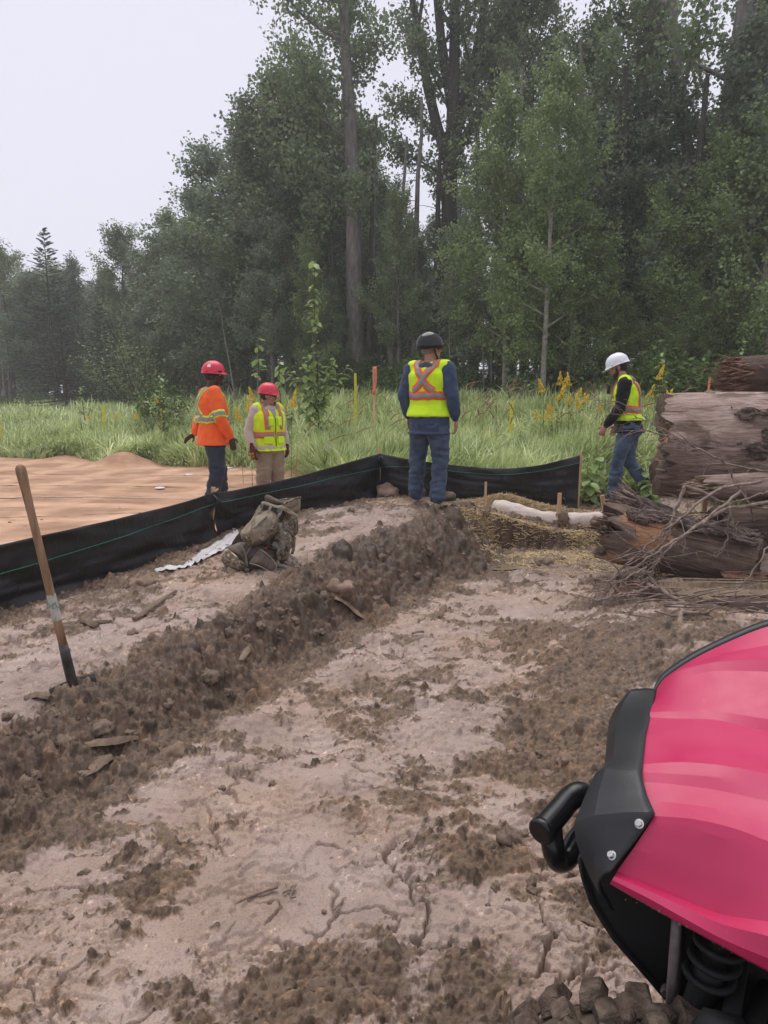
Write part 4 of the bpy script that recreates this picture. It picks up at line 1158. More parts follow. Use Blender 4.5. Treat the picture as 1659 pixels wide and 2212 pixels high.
def stake(bx, by, top, w, d, rz, tilt=(0, 0)):
    M = Matrix.Rotation(rz, 4, 'Z') @ Matrix.Rotation(tilt[0], 4, 'X') @ Matrix.Rotation(tilt[1], 4, 'Y')
    zb = gz(bx, by) - .15
    h = top - zb
    V, F = box(w, d, h)
    V = [M @ Vector((v.x * (1 - .03 * random.random()), v.y, v.z + h / 2)) + Vector((bx, by, zb)) for v in V]
    return V, F
for i, (r, top, w) in enumerate([(fpts[7], 1053, .04), (fpts[12], 970, .04), (fpts[19], 980, .04), (fpts[2], 1179, .04)]):
    zt = PD(fence_rows[[7, 12, 19, 2][i]][0], top, r[1]).z
    obj('post', stake(r[0] + (-.045, -.02, 0, -.045)[i], r[1] + (.03, .035, .035, .03)[i], zt, w, .022, .2, (0, (.05, .0, .02, 0)[i])), M_WOOD, fence, False, True)
v0 = Vector((fpts[7][0], fpts[7][1] + .045, PD(466, 1059, fpts[7][1]).z))
obj('brace', box(.11, .012, .022, Matrix.Translation(v0 + Vector((-.01, -.02, -.02))) @ Matrix.Rotation(-.6, 4, 'Y')), M_WOOD, fence, False, True)
# gathered folds where the fabric is stapled
gath = []
for i in (7, 12):
    r = fpts[i]
    for k in range(7):
        a = -1.2 + .35 * k
        p = Vector((r[0], r[1] - .03, r[3] - .03))
        gath.append(tube([p, p + Vector((math.sin(a) * .10, -.012, -.07)), p + Vector((math.sin(a) * .2, 0.0, -.2))], [.010, .008, .002], 5))
for gi in (0, 7): obj('fabric_gather', join(*gath[gi:gi + 7]), M_FABRIC, fence, world=True)

# ---- coir erosion blankets behind the fence, one per roll
def coir_mat():
    m, n, l, b = new_mat('coir_netting')
    v = coords(n, l, (.7, 1.5, 1))
    f = tex_noise(n, l, v, 1.6, 9, .74, .2)
    r = ramp(n, [(.3, hexc(150, 116, 92)), (.5, hexc(180, 146, 122)), (.72, hexc(204, 174, 150))])
    l.new(f, r.inputs[0])
    v2 = coords(n, l, (1, 1, 1))
    n1 = tex_noise(n, l, v2, 2.0, 3, .5)
    wv = []
    for ax, sc in ((0, 26), (1, 26)):
        mp = n.new('ShaderNodeMapping'); mp.inputs['Scale'].default_value = (sc, 1, 1) if ax == 0 else (1, sc, 1)
        w = n.new('ShaderNodeTexWave'); w.bands_direction = 'X' if ax == 0 else 'Y'
        w.inputs['Scale'].default_value = .25; w.inputs['Distortion'].default_value = 1.6; w.inputs['Detail'].default_value = 3; w.inputs['Detail Scale'].default_value = 1.2
        l.new(v2, w.inputs['Vector']); wv.append(w.outputs['Fac'])
    mxm = n.new('ShaderNodeMath'); mxm.operation = 'MAXIMUM'
    l.new(wv[0], mxm.inputs[0]); l.new(wv[1], mxm.inputs[1])
    r2 = ramp(n, [(.55, (.68, .62, .56)), (.95, (1.18, 1.15, 1.1))])
    l.new(mxm.outputs[0], r2.inputs[0])
    mu = n.new('ShaderNodeMixRGB'); mu.blend_type = 'MULTIPLY'; mu.inputs[0].default_value = .6
    l.new(r.outputs[0], mu.inputs[1]); l.new(r2.outputs[0], mu.inputs[2])
    l.new(mu.outputs[0], b.inputs['Base Color'])
    b.inputs['Roughness'].default_value = .9; b.inputs['Specular IOR Level'].default_value = .15
    bump(n, l, b, mxm.outputs[0], .6, .012)
    return m
M_COIR = coir_mat()
M_CORD = mat_noise('white_cord', [(.3, (.55, .47, .40)), (.7, (.75, .68, .60))], 30, bstr=0)
def back_edge(x):   # the blanket's far border
    return grass_front(np.array([x]))[0] + .25
def fence_y(x):
    e = np.array([(-9, -3), (-3.9, 2.75)] + FENCE[1:])
    return float(np.interp(x, e[:, 0], e[:, 1]))
bounds = [  # near and far borders of the strips at x=-10 and x=-1
    (2.0, 6.0), (5.4, 7.4), (7.6, 8.9), (9.6, 10.3), (11.8, 11.5), (14.2, 12.6), (17.8, 13.6)]
labs = ['coir erosion blanket strip right behind the black fence', 'second coir blanket strip from the black fence, at the feet of the man in orange', 'coir blanket strip just short of the second white cord', 'pinkish coir blanket strip beyond the last white cord',
        'wide coir blanket strip with white plastic discs on it', 'farthest coir blanket strip ending at the tall grass']
for k in range(6):
    V, F = [], []
    xs = np.concatenate([np.linspace(-16, -7, 46)[:-1], np.linspace(-7, .3, 150)])
    ny = 26
    for x in xs:
        t = (x + 10) / 9
        a = bounds[k][0] + (bounds[k][1] - bounds[k][0]) * t + .12 * mnoise.noise(Vector((x * .8, k * 5, 0)))
        b = bounds[k + 1][0] + (bounds[k + 1][1] - bounds[k + 1][0]) * t + .12 * mnoise.noise(Vector((x * .8, k * 5 + 5, 0))) + .03
        fy = fence_y(x) + .16; be = back_edge(x)
        a = min(max(a, fy), be - .01); b = max(min(max(b, fy + .01), be), a + .01)
        for j in range(ny):
            V.append((x, a + (b - a) * j / (ny - 1), 0))
    A = np.array(V)
    g = ground(A[:, 0], A[:, 1])
    wr = .010 * fbm(A[:, 0] * 1.2, A[:, 1] * 3.2, 4, 31 + k, .6) + .012 * fbm(A[:, 0] * 4, A[:, 1] * 14, 4, 41)
    lump_ = .30 * np.exp(-(((A[:, 0] + 5.75) / .55) ** 2 + ((A[:, 1] - 15.0) / .4) ** 2)) + .10 * np.exp(-(((A[:, 0] + 7.6) / .4) ** 2 + ((A[:, 1] - 16.2) / .4) ** 2)) + .2 * np.exp(-(((A[:, 0] + 1.5) / .5) ** 2 + ((A[:, 1] - 12.0) / .5) ** 2)) + .16 * np.exp(-(((A[:, 0] + .85) / .3) ** 2 + ((A[:, 1] - 10.0) / .4) ** 2))
    A[:, 2] = g + .05 + wr + lump_ + .002 * k
    for i in range(len(xs) - 1):
        for j in range(ny - 1):
            q = i * ny + j; F.append((q, q + ny, q + ny + 1, q + 1))
    o = obj('erosion_blanket', (A, F), M_COIR)
    tag(o, labs[k], 'mat', 'coir erosion blanket strips')
    if k in (0, 2):
        e = [Vector(A[i * ny + ny - 1]) + Vector((0, -.02, .014)) for i in range(0, len(xs))]
        obj('edge_cord', tube([p for p in e if p.y > fence_y(p.x) + .25][::1], .007, 5), M_CORD, o)
M_DISC = mat_noise('white_plastic', [(.3, (.55, .57, .62)), (.7, (.75, .77, .82))], 20, rough=.4, bstr=0)
for px, py, lb in [(345, 1100, 'white plastic anchor disc on the coir blanket, nearer the fence'), (408, 1071, 'white plastic anchor disc on the coir blanket, farther from the fence'), (493, 1057, 'small pale anchor disc on the coir blanket left of the man in orange')]:
    p = at(px, py - 57 + 0) if False else PZ(px, py - 45, .2)
    q = PZ(px, py - 45, gz(p.x, p.y) + .07)
    o = obj('anchor_disc', loft([[Vector((math.cos(t) * r, math.sin(t) * r, z)) for t in np.linspace(0, 6.283, 19)[:-1]] for r, z in ((.08, 0), (.09, .008), (.08, .018), (.03, .022))]), M_DISC)
    o.location = q; tag(o, lb, 'disc')

# ---- trench end: straw wattles, straw, stakes, puddle
M_WATTLE = mat_noise('wattle_sock', [(.3, hexc(196, 176, 160)), (.55, hexc(228, 214, 204)), (.8, hexc(240, 230, 222))], 9, (1, 3, 3), .9, .9, .012, 90)
def wattle(pp, r, label, seed):
    P = catmull(pp, 8)
    pts, T, A, B = frames(P)
    V, F = [], []; n = 18
    for i, (p, a, b) in enumerate(zip(pts, A, B)):
        t = i / (len(pts) - 1)
        k = min(1, (min(t, 1 - t) * 14 + .12)) ** .5
        for j in range(n):
            th = 2 * math.pi * j / n
            d = a * math.cos(th) + b * math.sin(th)
            rr = r * k * (1 + .1 * mnoise.noise(Vector((i * .25, th, seed))))
            q = p + d * rr
            V.append(q)
    for i in range(len(pts) - 1):
        for j in range(n):
            j2 = (j + 1) % n; F.append((i * n + j, i * n + j2, (i + 1) * n + j2, (i + 1) * n + j))
    F.append(tuple(reversed(range(n)))); F.append(tuple(range((len(pts) - 1) * n, len(pts) * n)))
    return tag(obj('straw_wattle', (V, F), M_WATTLE), label, 'erosion roll')
def wp(px, py, D): return PD(px, py, D)
wattle([wp(1062, 1100, 7.62), wp(1095, 1104, 7.56), wp(1135, 1116, 7.52), wp(1175, 1125, 7.5), wp(1207, 1128, 7.5)], .11, 'white netted straw wattle lying left of the stake at the trench end', 1)
wattle([wp(1218, 1128, 7.48), wp(1260, 1127, 7.5), wp(1310, 1123, 7.5), wp(1340, 1126, 7.5)], .105, 'white netted straw wattle running behind the broken log', 2)
wattle([wp(1480, 1130, 7.4), wp(1540, 1137, 7.3), wp(1590, 1143, 7.25), wp(1680, 1150, 7.2)], .07, 'pale wattle end showing behind the twigs on the right', 3)
def lath(px, top, base, D, w, label, tilt=0, name='wooden_stake', mat=None, cat='stake', d=.02):
    p = PD(px, base, D); g = gz(p.x, p.y); zt = PD(px, top, D).z
    h = zt - g + .15
    V, F = box(w, d, h)
    M = Matrix.Translation((p.x, p.y, g - .15)) @ Matrix.Rotation(tilt, 4, 'Y') @ Matrix.Rotation(.25, 4, 'Z')
    V = [M @ Vector((v.x, v.y, v.z + h / 2)) for v in V]
    return tag(obj(name, (V, F), mat or M_WOOD, None, False), label, cat)
lath(1048, 1041, 1096, 7.45, .022, 'thin wooden stake at the top corner of the bank by the wattle')
lath(1207, 1065, 1118, 7.4, .04, 'wooden stake between the two wattle ends')
lath(1322, 1068, 1110, 7.3, .045, 'leaning wooden stake beside the splintered end of the broken log', -.2)
lath(1360, 1077, 1110, 7.6, .06, 'short wooden stake end beside the broken log', .25)
lath(1519, 1075, 1132, 7.1, .05, 'wooden stake standing under the big stripped log')
M_YEL = mat_noise('yellow_paint', [(.3, (.55, .50, .03)), (.7, (.72, .66, .05))], 20, bstr=0)
M_PINK = mat_noise('pink_ribbon', [(.3, (.62, .16, .10)), (.7, (.78, .28, .17))], 20, bstr=0)
lath(768, 806, 880, 14.0, .045, 'yellow survey lath in the meadow behind the fence corner', 0, 'survey_stake', M_YEL)
lath(227, 878, 935, 19, .08, 'yellow survey lath in the far left meadow', 0, 'survey_stake', M_YEL)
lath(1, 893, 950, 19, .08, 'yellow survey lath at the left edge of the meadow', 0, 'survey_stake', M_YEL)
lath(1524, 815, 860, 11, .03, 'orange survey lath in the meadow above the stripped log', .03, 'survey_stake', M_PINK)
lath(348, 912, 940, 17.5, .09, 'low pink marker flag in the left meadow', 0, 'survey_stake', M_PINK)
lath(1105, 868, 885, 11.5, .05, 'short yellow-green marker in the grass right of the black helmet', 0, 'survey_stake', M_YEL)
st = lath(808, 792, 890, 14.0, .05, 'survey lath wrapped in pink ribbon beside the yellow one', 0, 'survey_stake', M_WOOD)
p = PD(810, 792, 13.97)
rv = [(p.x + dx + .012 * math.sin(z * 9), p.y - .03 + .02 * math.sin(z * 5 + dx * 30), p.z - z) for z in np.linspace(0, .55, 9) for dx in (-.035, .03)]
rb_ = obj('ribbon', (rv, [(2 * i, 2 * i + 1, 2 * i + 3, 2 * i + 2) for i in range(8)]), M_PINK, st)
add_mod(rb_, 'SOLIDIFY', thickness=.003)

lath(602 + 33, 1008, 1025, 10.6, .05, 'old grey lath lying aslant in the grass behind the fence', .7, 'wooden_stake')

M_STRAW = mat_noise('straw', [(.3, hexc(178, 154, 114)), (.55, hexc(206, 183, 142)), (.8, hexc(226, 207, 172))], 3, bstr=0, rough=.6)
def straw(name, label, spots, seed):
    r = np.random.default_rng(seed); Vs = []
    for (n, cx, cy, sx, sy, lift, ln) in spots:
        x = r.normal(cx, sx, n); y = r.normal(cy, sy, n)
        z = ground(x, y) + .012 + lift * r.random(n)
        a = r.random(n) * np.pi; e = r.normal(0, .25, n)
        L = ln * (.5 + r.random(n)); w = .0022 + .0022 * r.random(n)
        d = np.stack([np.cos(a) * np.cos(e), np.sin(a) * np.cos(e), np.sin(e)], 1); s = np.stack([-np.sin(a), np.cos(a), 0 * a], 1); u = np.cross(d, s)
        C = np.stack([x, y, z], 1)
        c = []
        for t in (-.5, .5):
            for q in range(3):
                c.append(C + d * (t * L)[:, None] + (s * math.cos(q * 2.094) + u * math.sin(q * 2.094)) * w[:, None])
        V = np.stack(c, 1)
        Vs.append(V)
    V = np.concatenate(Vs); m = len(V)
    q = np.array([[0, 1, 4, 3], [1, 2, 5, 4], [2, 0, 3, 5]])
    Q = (np.arange(m)[:, None, None] * 6 + q[None]).reshape(-1, 4)
    tag(link(name, np_mesh(name, V.reshape(-1, 3), 4, False, Q), M_STRAW), label, 'straw', None, 'stuff')
straw('straw_scatter', 'loose straw strewn over the wet trench floor and its ledges', [
    (1900, 1.75, 6.75, .38, .24, .01, .065), (600, 1.3, 6.75, .2, .2, .02, .09), (700, 2.3, 6.7, .3, .25, .01, .065), (1000, 1.9, 7.2, .45, .05, .02, .09), (500, 2.0, 7.40, .5, .03, .02, .09), (350, 2.75, 6.8, .25, .3, .01, .08),
    (500, 1.12, 7.25, .07, .22, .02, .09), (300, .95, 7.28, .12, .08, .01, .09), (120, 1.8, 6.2, .5, .15, .005, .06), (500, 3.6, 7.9, .4, .15, .03, .09)], 3)
straw('straw_heap', 'golden heap of straw against the fence behind the wattle', [(3000, 1.45, 7.80, .24, .07, .03, .10), (1800, 1.9, 7.8, .25, .06, .03, .10), (500, 1.12, 7.75, .1, .08, .03, .1)], 4)
def puddle():
    m, n, l, b = new_mat('muddy_water')
    b.inputs['Base Color'].default_value = (.22, .17, .11, 1); b.inputs['Roughness'].default_value = .06
    c = PZ(1092, 1237, 0)
    V = [Vector((c.x, c.y, 0))] + [Vector((c.x + math.cos(t) * .16 * (1 + .2 * math.sin(3 * t + 1)), c.y + math.sin(t) * .09 * (1 + .25 * math.sin(2 * t)), 0)) for t in np.linspace(0, 6.283, 33)[:-1]]
    z = max(gz(v.x, v.y) for v in V) + .012
    o = obj('puddle', ([(v.x, v.y, z) for v in V], [(0, i + 1, (i + 1) % 32 + 1) for i in range(32)]), m)
    tag(o, 'small tan puddle at the foot of the bank', 'puddle', None, 'structure')
puddle()

# ---- stones, clods, wood scraps
M_STONE = mat_noise('tan_stone', [(.3, hexc(98, 80, 67)), (.55, hexc(136, 114, 98)), (.8, hexc(160, 140, 124))], 6, rough=.85, bstr=.5, bdist=.02)
M_CLOD = mat_noise('dark_clod', [(.25, (.12, .085, .062)), (.5, (.21, .152, .112)), (.75, (.32, .24, .185))], 3, rough=.85, bstr=.5, bdist=.02, bscale=50)
M_CHIP = mat_noise('weathered_wood_scrap', [(.3, hexc(72, 59, 49)), (.55, hexc(116, 98, 82)), (.8, hexc(154, 134, 115))], 10, (1, .12, 1), .8, .6, .01)
def stone_at(px, py, w, h, label, seed, mat=None, name='stone', cat='stone', sink=.55, depth=1.0):
    p = at(px, py)
    k = p.y / FPX * 1.03
    r = (w * k / 2, w * k / 2 * depth, h * k / 2)
    o = obj(name, lump((0, 0, 0), r, seed, 3, .6, 2.0), mat or M_STONE)
    o.location = (p.x, p.y + r[1] * .5, p.z + r[2] * (1 - sink)); o.rotation_euler = (0, 0, seed)
    return tag(o, label, cat)
stone_at(840, 1078, 58, 40, 'large pale rock against the fence left of the man in the black helmet', 3)
stone_at(305, 1275, 52, 36, 'tan flat-topped rock on the bank below the fence', 5)
stone_at(733, 1288, 60, 44, 'big clay lump on the edge of the bank above the bark slab', 7, M_STONE)
stone_at(372, 1650, 60, 46, 'rounded clay lump at the foot of the bank below the shovel', 9, M_STONE)
stone_at(285, 1375, 24, 18, 'small dark stone on the pale mud in the middle of the bank', 11, M_CLOD)
stone_at(1235, 1455 + 0, 18, 13, 'small rounded pebble left of the vehicle', 12)
stone_at(1345, 1450, 17, 12, 'pale pebble on the soil before the red vehicle', 13)
stone_at(725, 1745, 18, 12, 'small cream pebble on the pale clay in the foreground', 14)
stone_at(700, 1975, 12, 9, 'tiny white pebble near the bottom of the picture', 15)
stone_at(152, 1690 + 300, 14, 9, 'small white pebble in the lower left foreground', 16)
stone_at(1230, 1660, 50, 38, 'pale broken clay chunk left of the black fascia', 17)
stone_at(1185, 1690, 40, 26, 'low pale clay chunk behind the bumper tube', 18)
stone_at(1214, 1138, 26, 34, 'dark soil clod on the wattle beside the stake', 19, M_CLOD, 'soil_clod', 'clod', .1)
stone_at(1290, 1142, 34, 24, 'dark soil clod on the straw near the broken log', 20, M_CLOD, 'soil_clod', 'clod', .2)
stone_at(1175, 1226, 40, 22, 'dark soil clod on the strawy trench floor', 21, M_CLOD, 'soil_clod', 'clod', .3)
stone_at(218, 1590, 44, 34, 'clod with a flat face at the left foot of the bank', 22, M_CLOD, 'soil_clod', 'clod')
stone_at(455, 1445, 22, 50, 'upright pale clay block on the bank right of the shovel', 23, M_STONE, 'stone', 'stone', .15)
M_PALEC = M_STONE
rs = np.random.default_rng(12)
cl_proto = [to_mesh('soil_clod', *lump((0, 0, 0), 1, 30 + i, 3, .75, 2.2)) for i in range(7)]
for me in cl_proto: me.materials.append(M_CLOD)
toe = [(0, 1800), (120, 1750), (230, 1690), (350, 1590), (450, 1530), (560, 1470), (640, 1420), (720, 1370), (800, 1320), (880, 1270), (960, 1230)]
crest = [(0, 1540), (120, 1510), (230, 1460), (350, 1400), (450, 1360), (560, 1310), (640, 1265), (720, 1230), (800, 1200), (880, 1170), (960, 1150)]
nc = 0
while nc < 270:
    t = rs.random()
    i = rs.random() * 10
    a, b = int(i), i - int(i)
    lo = (toe[a][0] + (toe[a + 1][0] - toe[a][0]) * b, toe[a][1] + (toe[a + 1][1] - toe[a][1]) * b)
    hi = (crest[a][0] + (crest[a + 1][0] - crest[a][0]) * b, crest[a][1] + (crest[a + 1][1] - crest[a][1]) * b)
    zone = rs.random()
    if zone < .62: px, py = lo[0] + (hi[0] - lo[0]) * t + rs.normal(0, 8), lo[1] + (hi[1] - lo[1]) * t
    elif zone < .80: px, py = rs.uniform(1050, 1330), rs.uniform(1380, 2000)
    elif zone < .90: px, py = rs.uniform(60, 820), 0; py = np.interp(px, [0, 240, 465, 640, 820], [1335, 1265, 1175, 1122, 1085]) + abs(rs.normal(8, 12))
    else: px, py = rs.uniform(0, 1250), rs.uniform(1500, 2180)
    if px < -10 or py > 2205: continue
    p = at(px, py)
    r = (.011 + .024 * rs.random() ** 2.4 + (.016 if rs.random() < .1 else 0)) * (1 if zone < .9 else .5) * (.75 + .05 * p.y)
    o = link('soil_clod', cl_proto[nc % 7])
    o.location = (p.x, p.y, p.z + r * .2); o.scale = (r * rs.uniform(.85, 1.4), r, r * rs.uniform(.6, .95)); o.rotation_euler = (rs.random(), rs.random(), rs.random() * 6)
    tag(o, 'loose dark clod of wet soil lying on the mud', 'clod', 'loose soil clods')
    nc += 1

def slab(px0, py0, px1, py1, w, th, label, seed, name='bark_piece', cat='wood', mat=None, lift=.02):
    a, b = at(px0, py0), at(px1, py1)
    a.z += lift; b.z += lift
    t = (b - a); L = t.length; t.normalize()
    s = t.cross(Vector((0, 0, 1))).normalized(); u = s.cross(t)
    r = random.Random(seed); rings = []
    n = 12
    for i in range(n + 1):
        q = i / n
        ww = w / 2 * (.35 + .65 * math.sin(math.pi * min(max(q * .9 + .06, 0), 1)) ** .5) * r.uniform(.85, 1.12)
        jag = r.uniform(-.02, .02) * L
        c = a + t * (L * q) + u * (.10 * w * math.sin(q * 5 + seed) + .15 * w * math.sin(q * math.pi))
        ring = []
        for (x, z) in ((-1, 0), (-.6, .5), (0, .75), (.6, .5), (1, 0), (.5, -.35), (0, -.4), (-.5, -.35)):
            ring.append(c + s * (ww * x) + u * (th * z * r.uniform(.7, 1.2)) + t * (jag * x))
        rings.append(ring)
    o = obj(name, loft(rings), mat or M_CHIP, None, False)
    return tag(o, label, cat)
slab(722, 1302, 785, 1342, .10, .02, 'pale splintered slab of bark sticking out below the clay lump', 1)
slab(180, 1627, 295, 1605, .075, .02, 'long pale wood splinter at the foot of the left bank', 2)
slab(170, 1685, 240, 1650, .08, .018, 'broad wood scrap on the mud below the long splinter', 3)
slab(58, 1512, 110, 1520, .06, .02, 'broken wood scrap on the left bank below the shovel', 4)
slab(290, 1345, 380, 1285, .04, .018, 'dark curved root lying on the left bank', 5, 'root_piece')
slab(170, 1350, 210, 1358, .06, .025, 'short dark wood piece beside the shovel handle', 6)
slab(100, 1362, 240, 1350, .045, .02, 'long dark root behind the shovel handle', 7, 'root_piece')
slab(520, 1440, 540, 1400, .045, .018, 'upright wood splinter on the bank in the middle', 8)
slab(895, 1300, 950, 1312, .05, .016, 'dark root in the mud at the foot of the bank', 9, 'root_piece')
slab(948, 1340, 962, 1315, .045, .02, 'stubby root with a pale end in the middle of the track', 10, 'root_piece')
slab(890, 1375, 915, 1372, .02, .014, 'small stick standing out of the mud in the track', 11)
slab(755, 1418, 795, 1398, .02, .012, 'short pale stick on the clay in the middle of the track', 12)
slab(0, 1668, 22, 1660, .03, .01, 'small wood chip on the soil at the left edge of the picture', 13)
slab(668, 2148, 745, 2138, .05, .02, 'dark bark fragment at the bottom of the picture', 14)
slab(1195, 2032, 1250, 2052, .03, .012, 'pale wood sliver on the soil below the bumper', 15)
slab(1238, 1990, 1290, 2020, .02, .01, 'thin brown wood sliver under the vehicle nose', 16)
slab(1235, 1635, 1252, 1620, .03, .01, 'small pale wood chip left of the black fascia', 17)
slab(850, 1480, 905, 1474, .03, .012, 'ragged grey root lying in the crumbly middle of the track', 18, 'root_piece')
slab(1150, 1230 + 8, 1185, 1245, .03, .012, 'dark stick on the strawy trench floor', 19)
M_TWIGW = mat_noise('dry_twig', [(.3, hexc(96, 80, 68)), (.6, hexc(140, 120, 105)), (.85, hexc(178, 158, 142))], 30, bstr=0.2)
def ground_twig(pts, r, label):
    P = [at(*q) + Vector((0, 0, .012)) for q in pts]
    tag(obj('twig', tube(catmull(P, 4), r, 5), M_TWIGW), label, 'twig')
ground_twig([(500, 1965), (540, 1947), (600, 1925)], .006, 'curved dry root across the clay in the lower middle')
ground_twig([(618, 1922), (628, 1935), (640, 1920), (612, 1938)], .004, 'bent pale stem forming a small triangle on the clay')
ground_twig([(640, 1950), (627, 1944), (640, 1920)], .003, 'thin pale stem beside the triangular bent one')
ground_twig([(720, 1978), (735, 1965), (742, 1955)], .004, 'thin forked twig right of the cream pebble')
ground_twig([(760, 1420), (775, 1408), (800, 1400)], .005, 'light dry twig in the middle of the track')
ground_twig([(390, 1315), (430, 1340), (445, 1345)], .004, 'thin forked twig on the pale bank')
ground_twig([(850, 1225 + 60), (900, 1300), (945, 1300)], .006, 'dry root at the foot of the bank beneath the clods')

# ---- white plastic sheet by the backpack
def sheet():
    m, n, l, b = new_mat('white_plastic_sheet')
    b.inputs['Base Color'].default_value = (.52, .50, .50, 1); b.inputs['Roughness'].default_value = .35
    edge_a = [(333, 1222), (365, 1219), (395, 1219), (415, 1206), (440, 1190), (475, 1172), (510, 1150)]
    edge_b = [(336, 1229), (372, 1226), (412, 1222), (440, 1210), (478, 1195), (500, 1185), (520, 1170)]
    ca, cb = catmull([PZ(x, y, .30) for x, y in edge_a], 6), catmull([PZ(x, y, .30) for x, y in edge_b], 6)
    V, F = [], []; n_ = 9
    for i, (p, q) in enumerate(zip(ca, cb)):
        for j in range(n_):
            s = p.lerp(q, j / (n_ - 1))
            V.append((s.x, s.y, gz(s.x, s.y) + .03 + .03 * abs(mnoise.noise(Vector((i * .4, j * .6, 1)))) + .025 * mnoise.noise(Vector((i * .9, j * 1.4, 5)))))
    for i in range(len(ca) - 1):
        for j in range(n_ - 1):
            a = i * n_ + j; F.append((a, a + n_, a + n_ + 1, a + 1))
    o = obj('plastic_sheet', (V, F), m); add_mod(o, 'SOLIDIFY', thickness=.002)
    tag(o, 'crumpled white plastic sheet lying between the fence and the backpack', 'plastic sheet')
sheet()

# ---- shovel
M_ASH = mat_noise('worn_ash_handle', [(.3, hexc(112, 82, 62)), (.55, hexc(152, 120, 94)), (.8, hexc(172, 142, 116))], 7, (6, 6, .6), .7, .15, .004)
M_STEEL = mat_noise('muddy_steel', [(.35, (.025, .024, .023)), (.55, (.07, .065, .06)), (.7, (.2, .15, .115))], 12, rough=.5, bstr=.3)
M_LABEL = mat_noise('worn_green_label', [(.40, (.50, .47, .41)), (.52, (.42, .42, .36)), (.58, (.06, .18, .10)), (.66, (.48, .45, .39))], 34, bstr=0)
def shovel():
    base = PD(157, 1478, 3.1); top = PD(42, 1003, 3.02)
    ax = (top - base); L = ax.length; ax.normalize()
    root = thing('shovel', 'long wooden-handled shovel stuck upright in the left bank', 'shovel', base)
    def pt(q): return ax * (L * q)
    rad = [(.19, .0195), (.3, .0195), (.6, .018), (.8, .0175), (.88, .019), (.93, .0215), (.965, .023), (.985, .0215), (.996, .014), (1.0, .004)]
    obj('handle', tube([pt(q) for q, r in rad], [r for q, r in rad], 16), M_ASH, root)
    obj('socket', tube([pt(-.06), pt(.05), pt(.15), pt(.195)], [.02, .024, .0225, .021], 14), M_STEEL, root)
    lab = tube([pt(.31), pt(.43)], [.0205, .0203], 18, False)
    obj('maker_label', lab, M_LABEL, root)
    # blade: dished sheet going down into the soil, step on top
    s = Vector((.8, .6, 0)); s = (s - ax * s.dot(ax)).normalized(); nrm = ax.cross(s)
    V, F = [], []; nu, nv = 9, 8
    for i in range(nv):
        q = i / (nv - 1)
        w = .105 * (1 if q < .6 else (1 - ((q - .6) / .4) ** 2) ** .5 + .02)
        for j in range(nu):
            u = -1 + 2 * j / (nu - 1)
            V.append(-ax * (.27 * q - .02) + s * (w * u) + nrm * (.025 * (1 - u * u) - .01))
    for i in range(nv - 1):
        for j in range(nu - 1):
            a = i * nu + j; F.append((a, a + 1, a + nu + 1, a + nu))
    o = obj('blade', (V, F), M_STEEL, root); add_mod(o, 'SOLIDIFY', thickness=.004)
    if False: obj('step', box(.21, .02, .008, Matrix.Translation(ax * .02) @ Matrix((s.to_4d() * 0 + Vector((s.x, s.y, s.z, 0)), (nrm.x, nrm.y, nrm.z, 0), (ax.x, ax.y, ax.z, 0), (0, 0, 0, 1))).transposed()), M_STEEL, root, False)
shovel()
# ================================================================ LOG PILE
def log_mat(name, stops, patch=None, ring=(1, 1, 1)):
    m, n, l, b = new_mat(name)
    v = coords(n, l, (9, 9, 1.9))
    f0 = tex_noise(n, l, v, 1.7, 10, .74, 1.1)
    vb = coords(n, l, (2.2, 2.2, 1.6))
    fb = tex_noise(n, l, vb, 1.5, 6, .6, .4)
    mxf = n.new('ShaderNodeMath'); mxf.operation = 'MULTIPLY_ADD'; mxf.inputs[1].default_value = .62
    sh_ = n.new('ShaderNodeMath'); sh_.operation = 'MULTIPLY'; sh_.inputs[1].default_value = .38
    l.new(fb, sh_.inputs[0]); l.new(f0, mxf.inputs[0]); l.new(sh_.outputs[0], mxf.inputs[2]); f = mxf.outputs[0]
    r = ramp(n, stops); l.new(f, r.inputs[0])
    v2 = coords(n, l, (3, 3, 1.2))
    f2 = tex_noise(n, l, v2, 1.3, 5, .6, .3)
    out = r.outputs[0]
    if patch:
        rp = ramp(n, [(patch[1], (0, 0, 0)), (patch[1] + .06, (1, 1, 1))]); l.new(f2, rp.inputs[0])
        f3 = ramp(n, [(.3, tuple(c * .55 for c in patch[0])), (.65, patch[0])]); l.new(f, f3.inputs[0])
        mx = n.new('ShaderNodeMixRGB'); l.new(rp.outputs[0], mx.inputs[0]); l.new(out, mx.inputs[1]); l.new(f3.outputs[0], mx.inputs[2]); out = mx.outputs[0]
    vc = coords(n, l, (26, 26, 1.3)); fc = tex_noise(n, l, vc, 1.5, 6, .6, .8)
    rc = ramp(n, [(.36, (.30, .27, .25)), (.43, (1, 1, 1)), (.66, (1, 1, 1)), (.74, (1.15, 1.13, 1.1))]); l.new(fc, rc.inputs[0])
    mc_ = n.new('ShaderNodeMixRGB'); mc_.blend_type = 'MULTIPLY'; mc_.inputs[0].default_value = .85
    l.new(out, mc_.inputs[1]); l.new(rc.outputs[0], mc_.inputs[2]); out = mc_.outputs[0]
    l.new(out, b.inputs['Base Color'])
    b.inputs['Roughness'].default_value = .75; b.inputs['Specular IOR Level'].default_value = .3
    bump(n, l, b, f0, 1.0, .04)
    return m
M_LOG_W = log_mat('stripped_weathered_wood', [(.28, hexc(82, 66, 58)), (.44, hexc(140, 116, 104)), (.56, hexc(178, 156, 145)), (.72, hexc(206, 190, 181))], (hexc(128, 106, 92), .56))
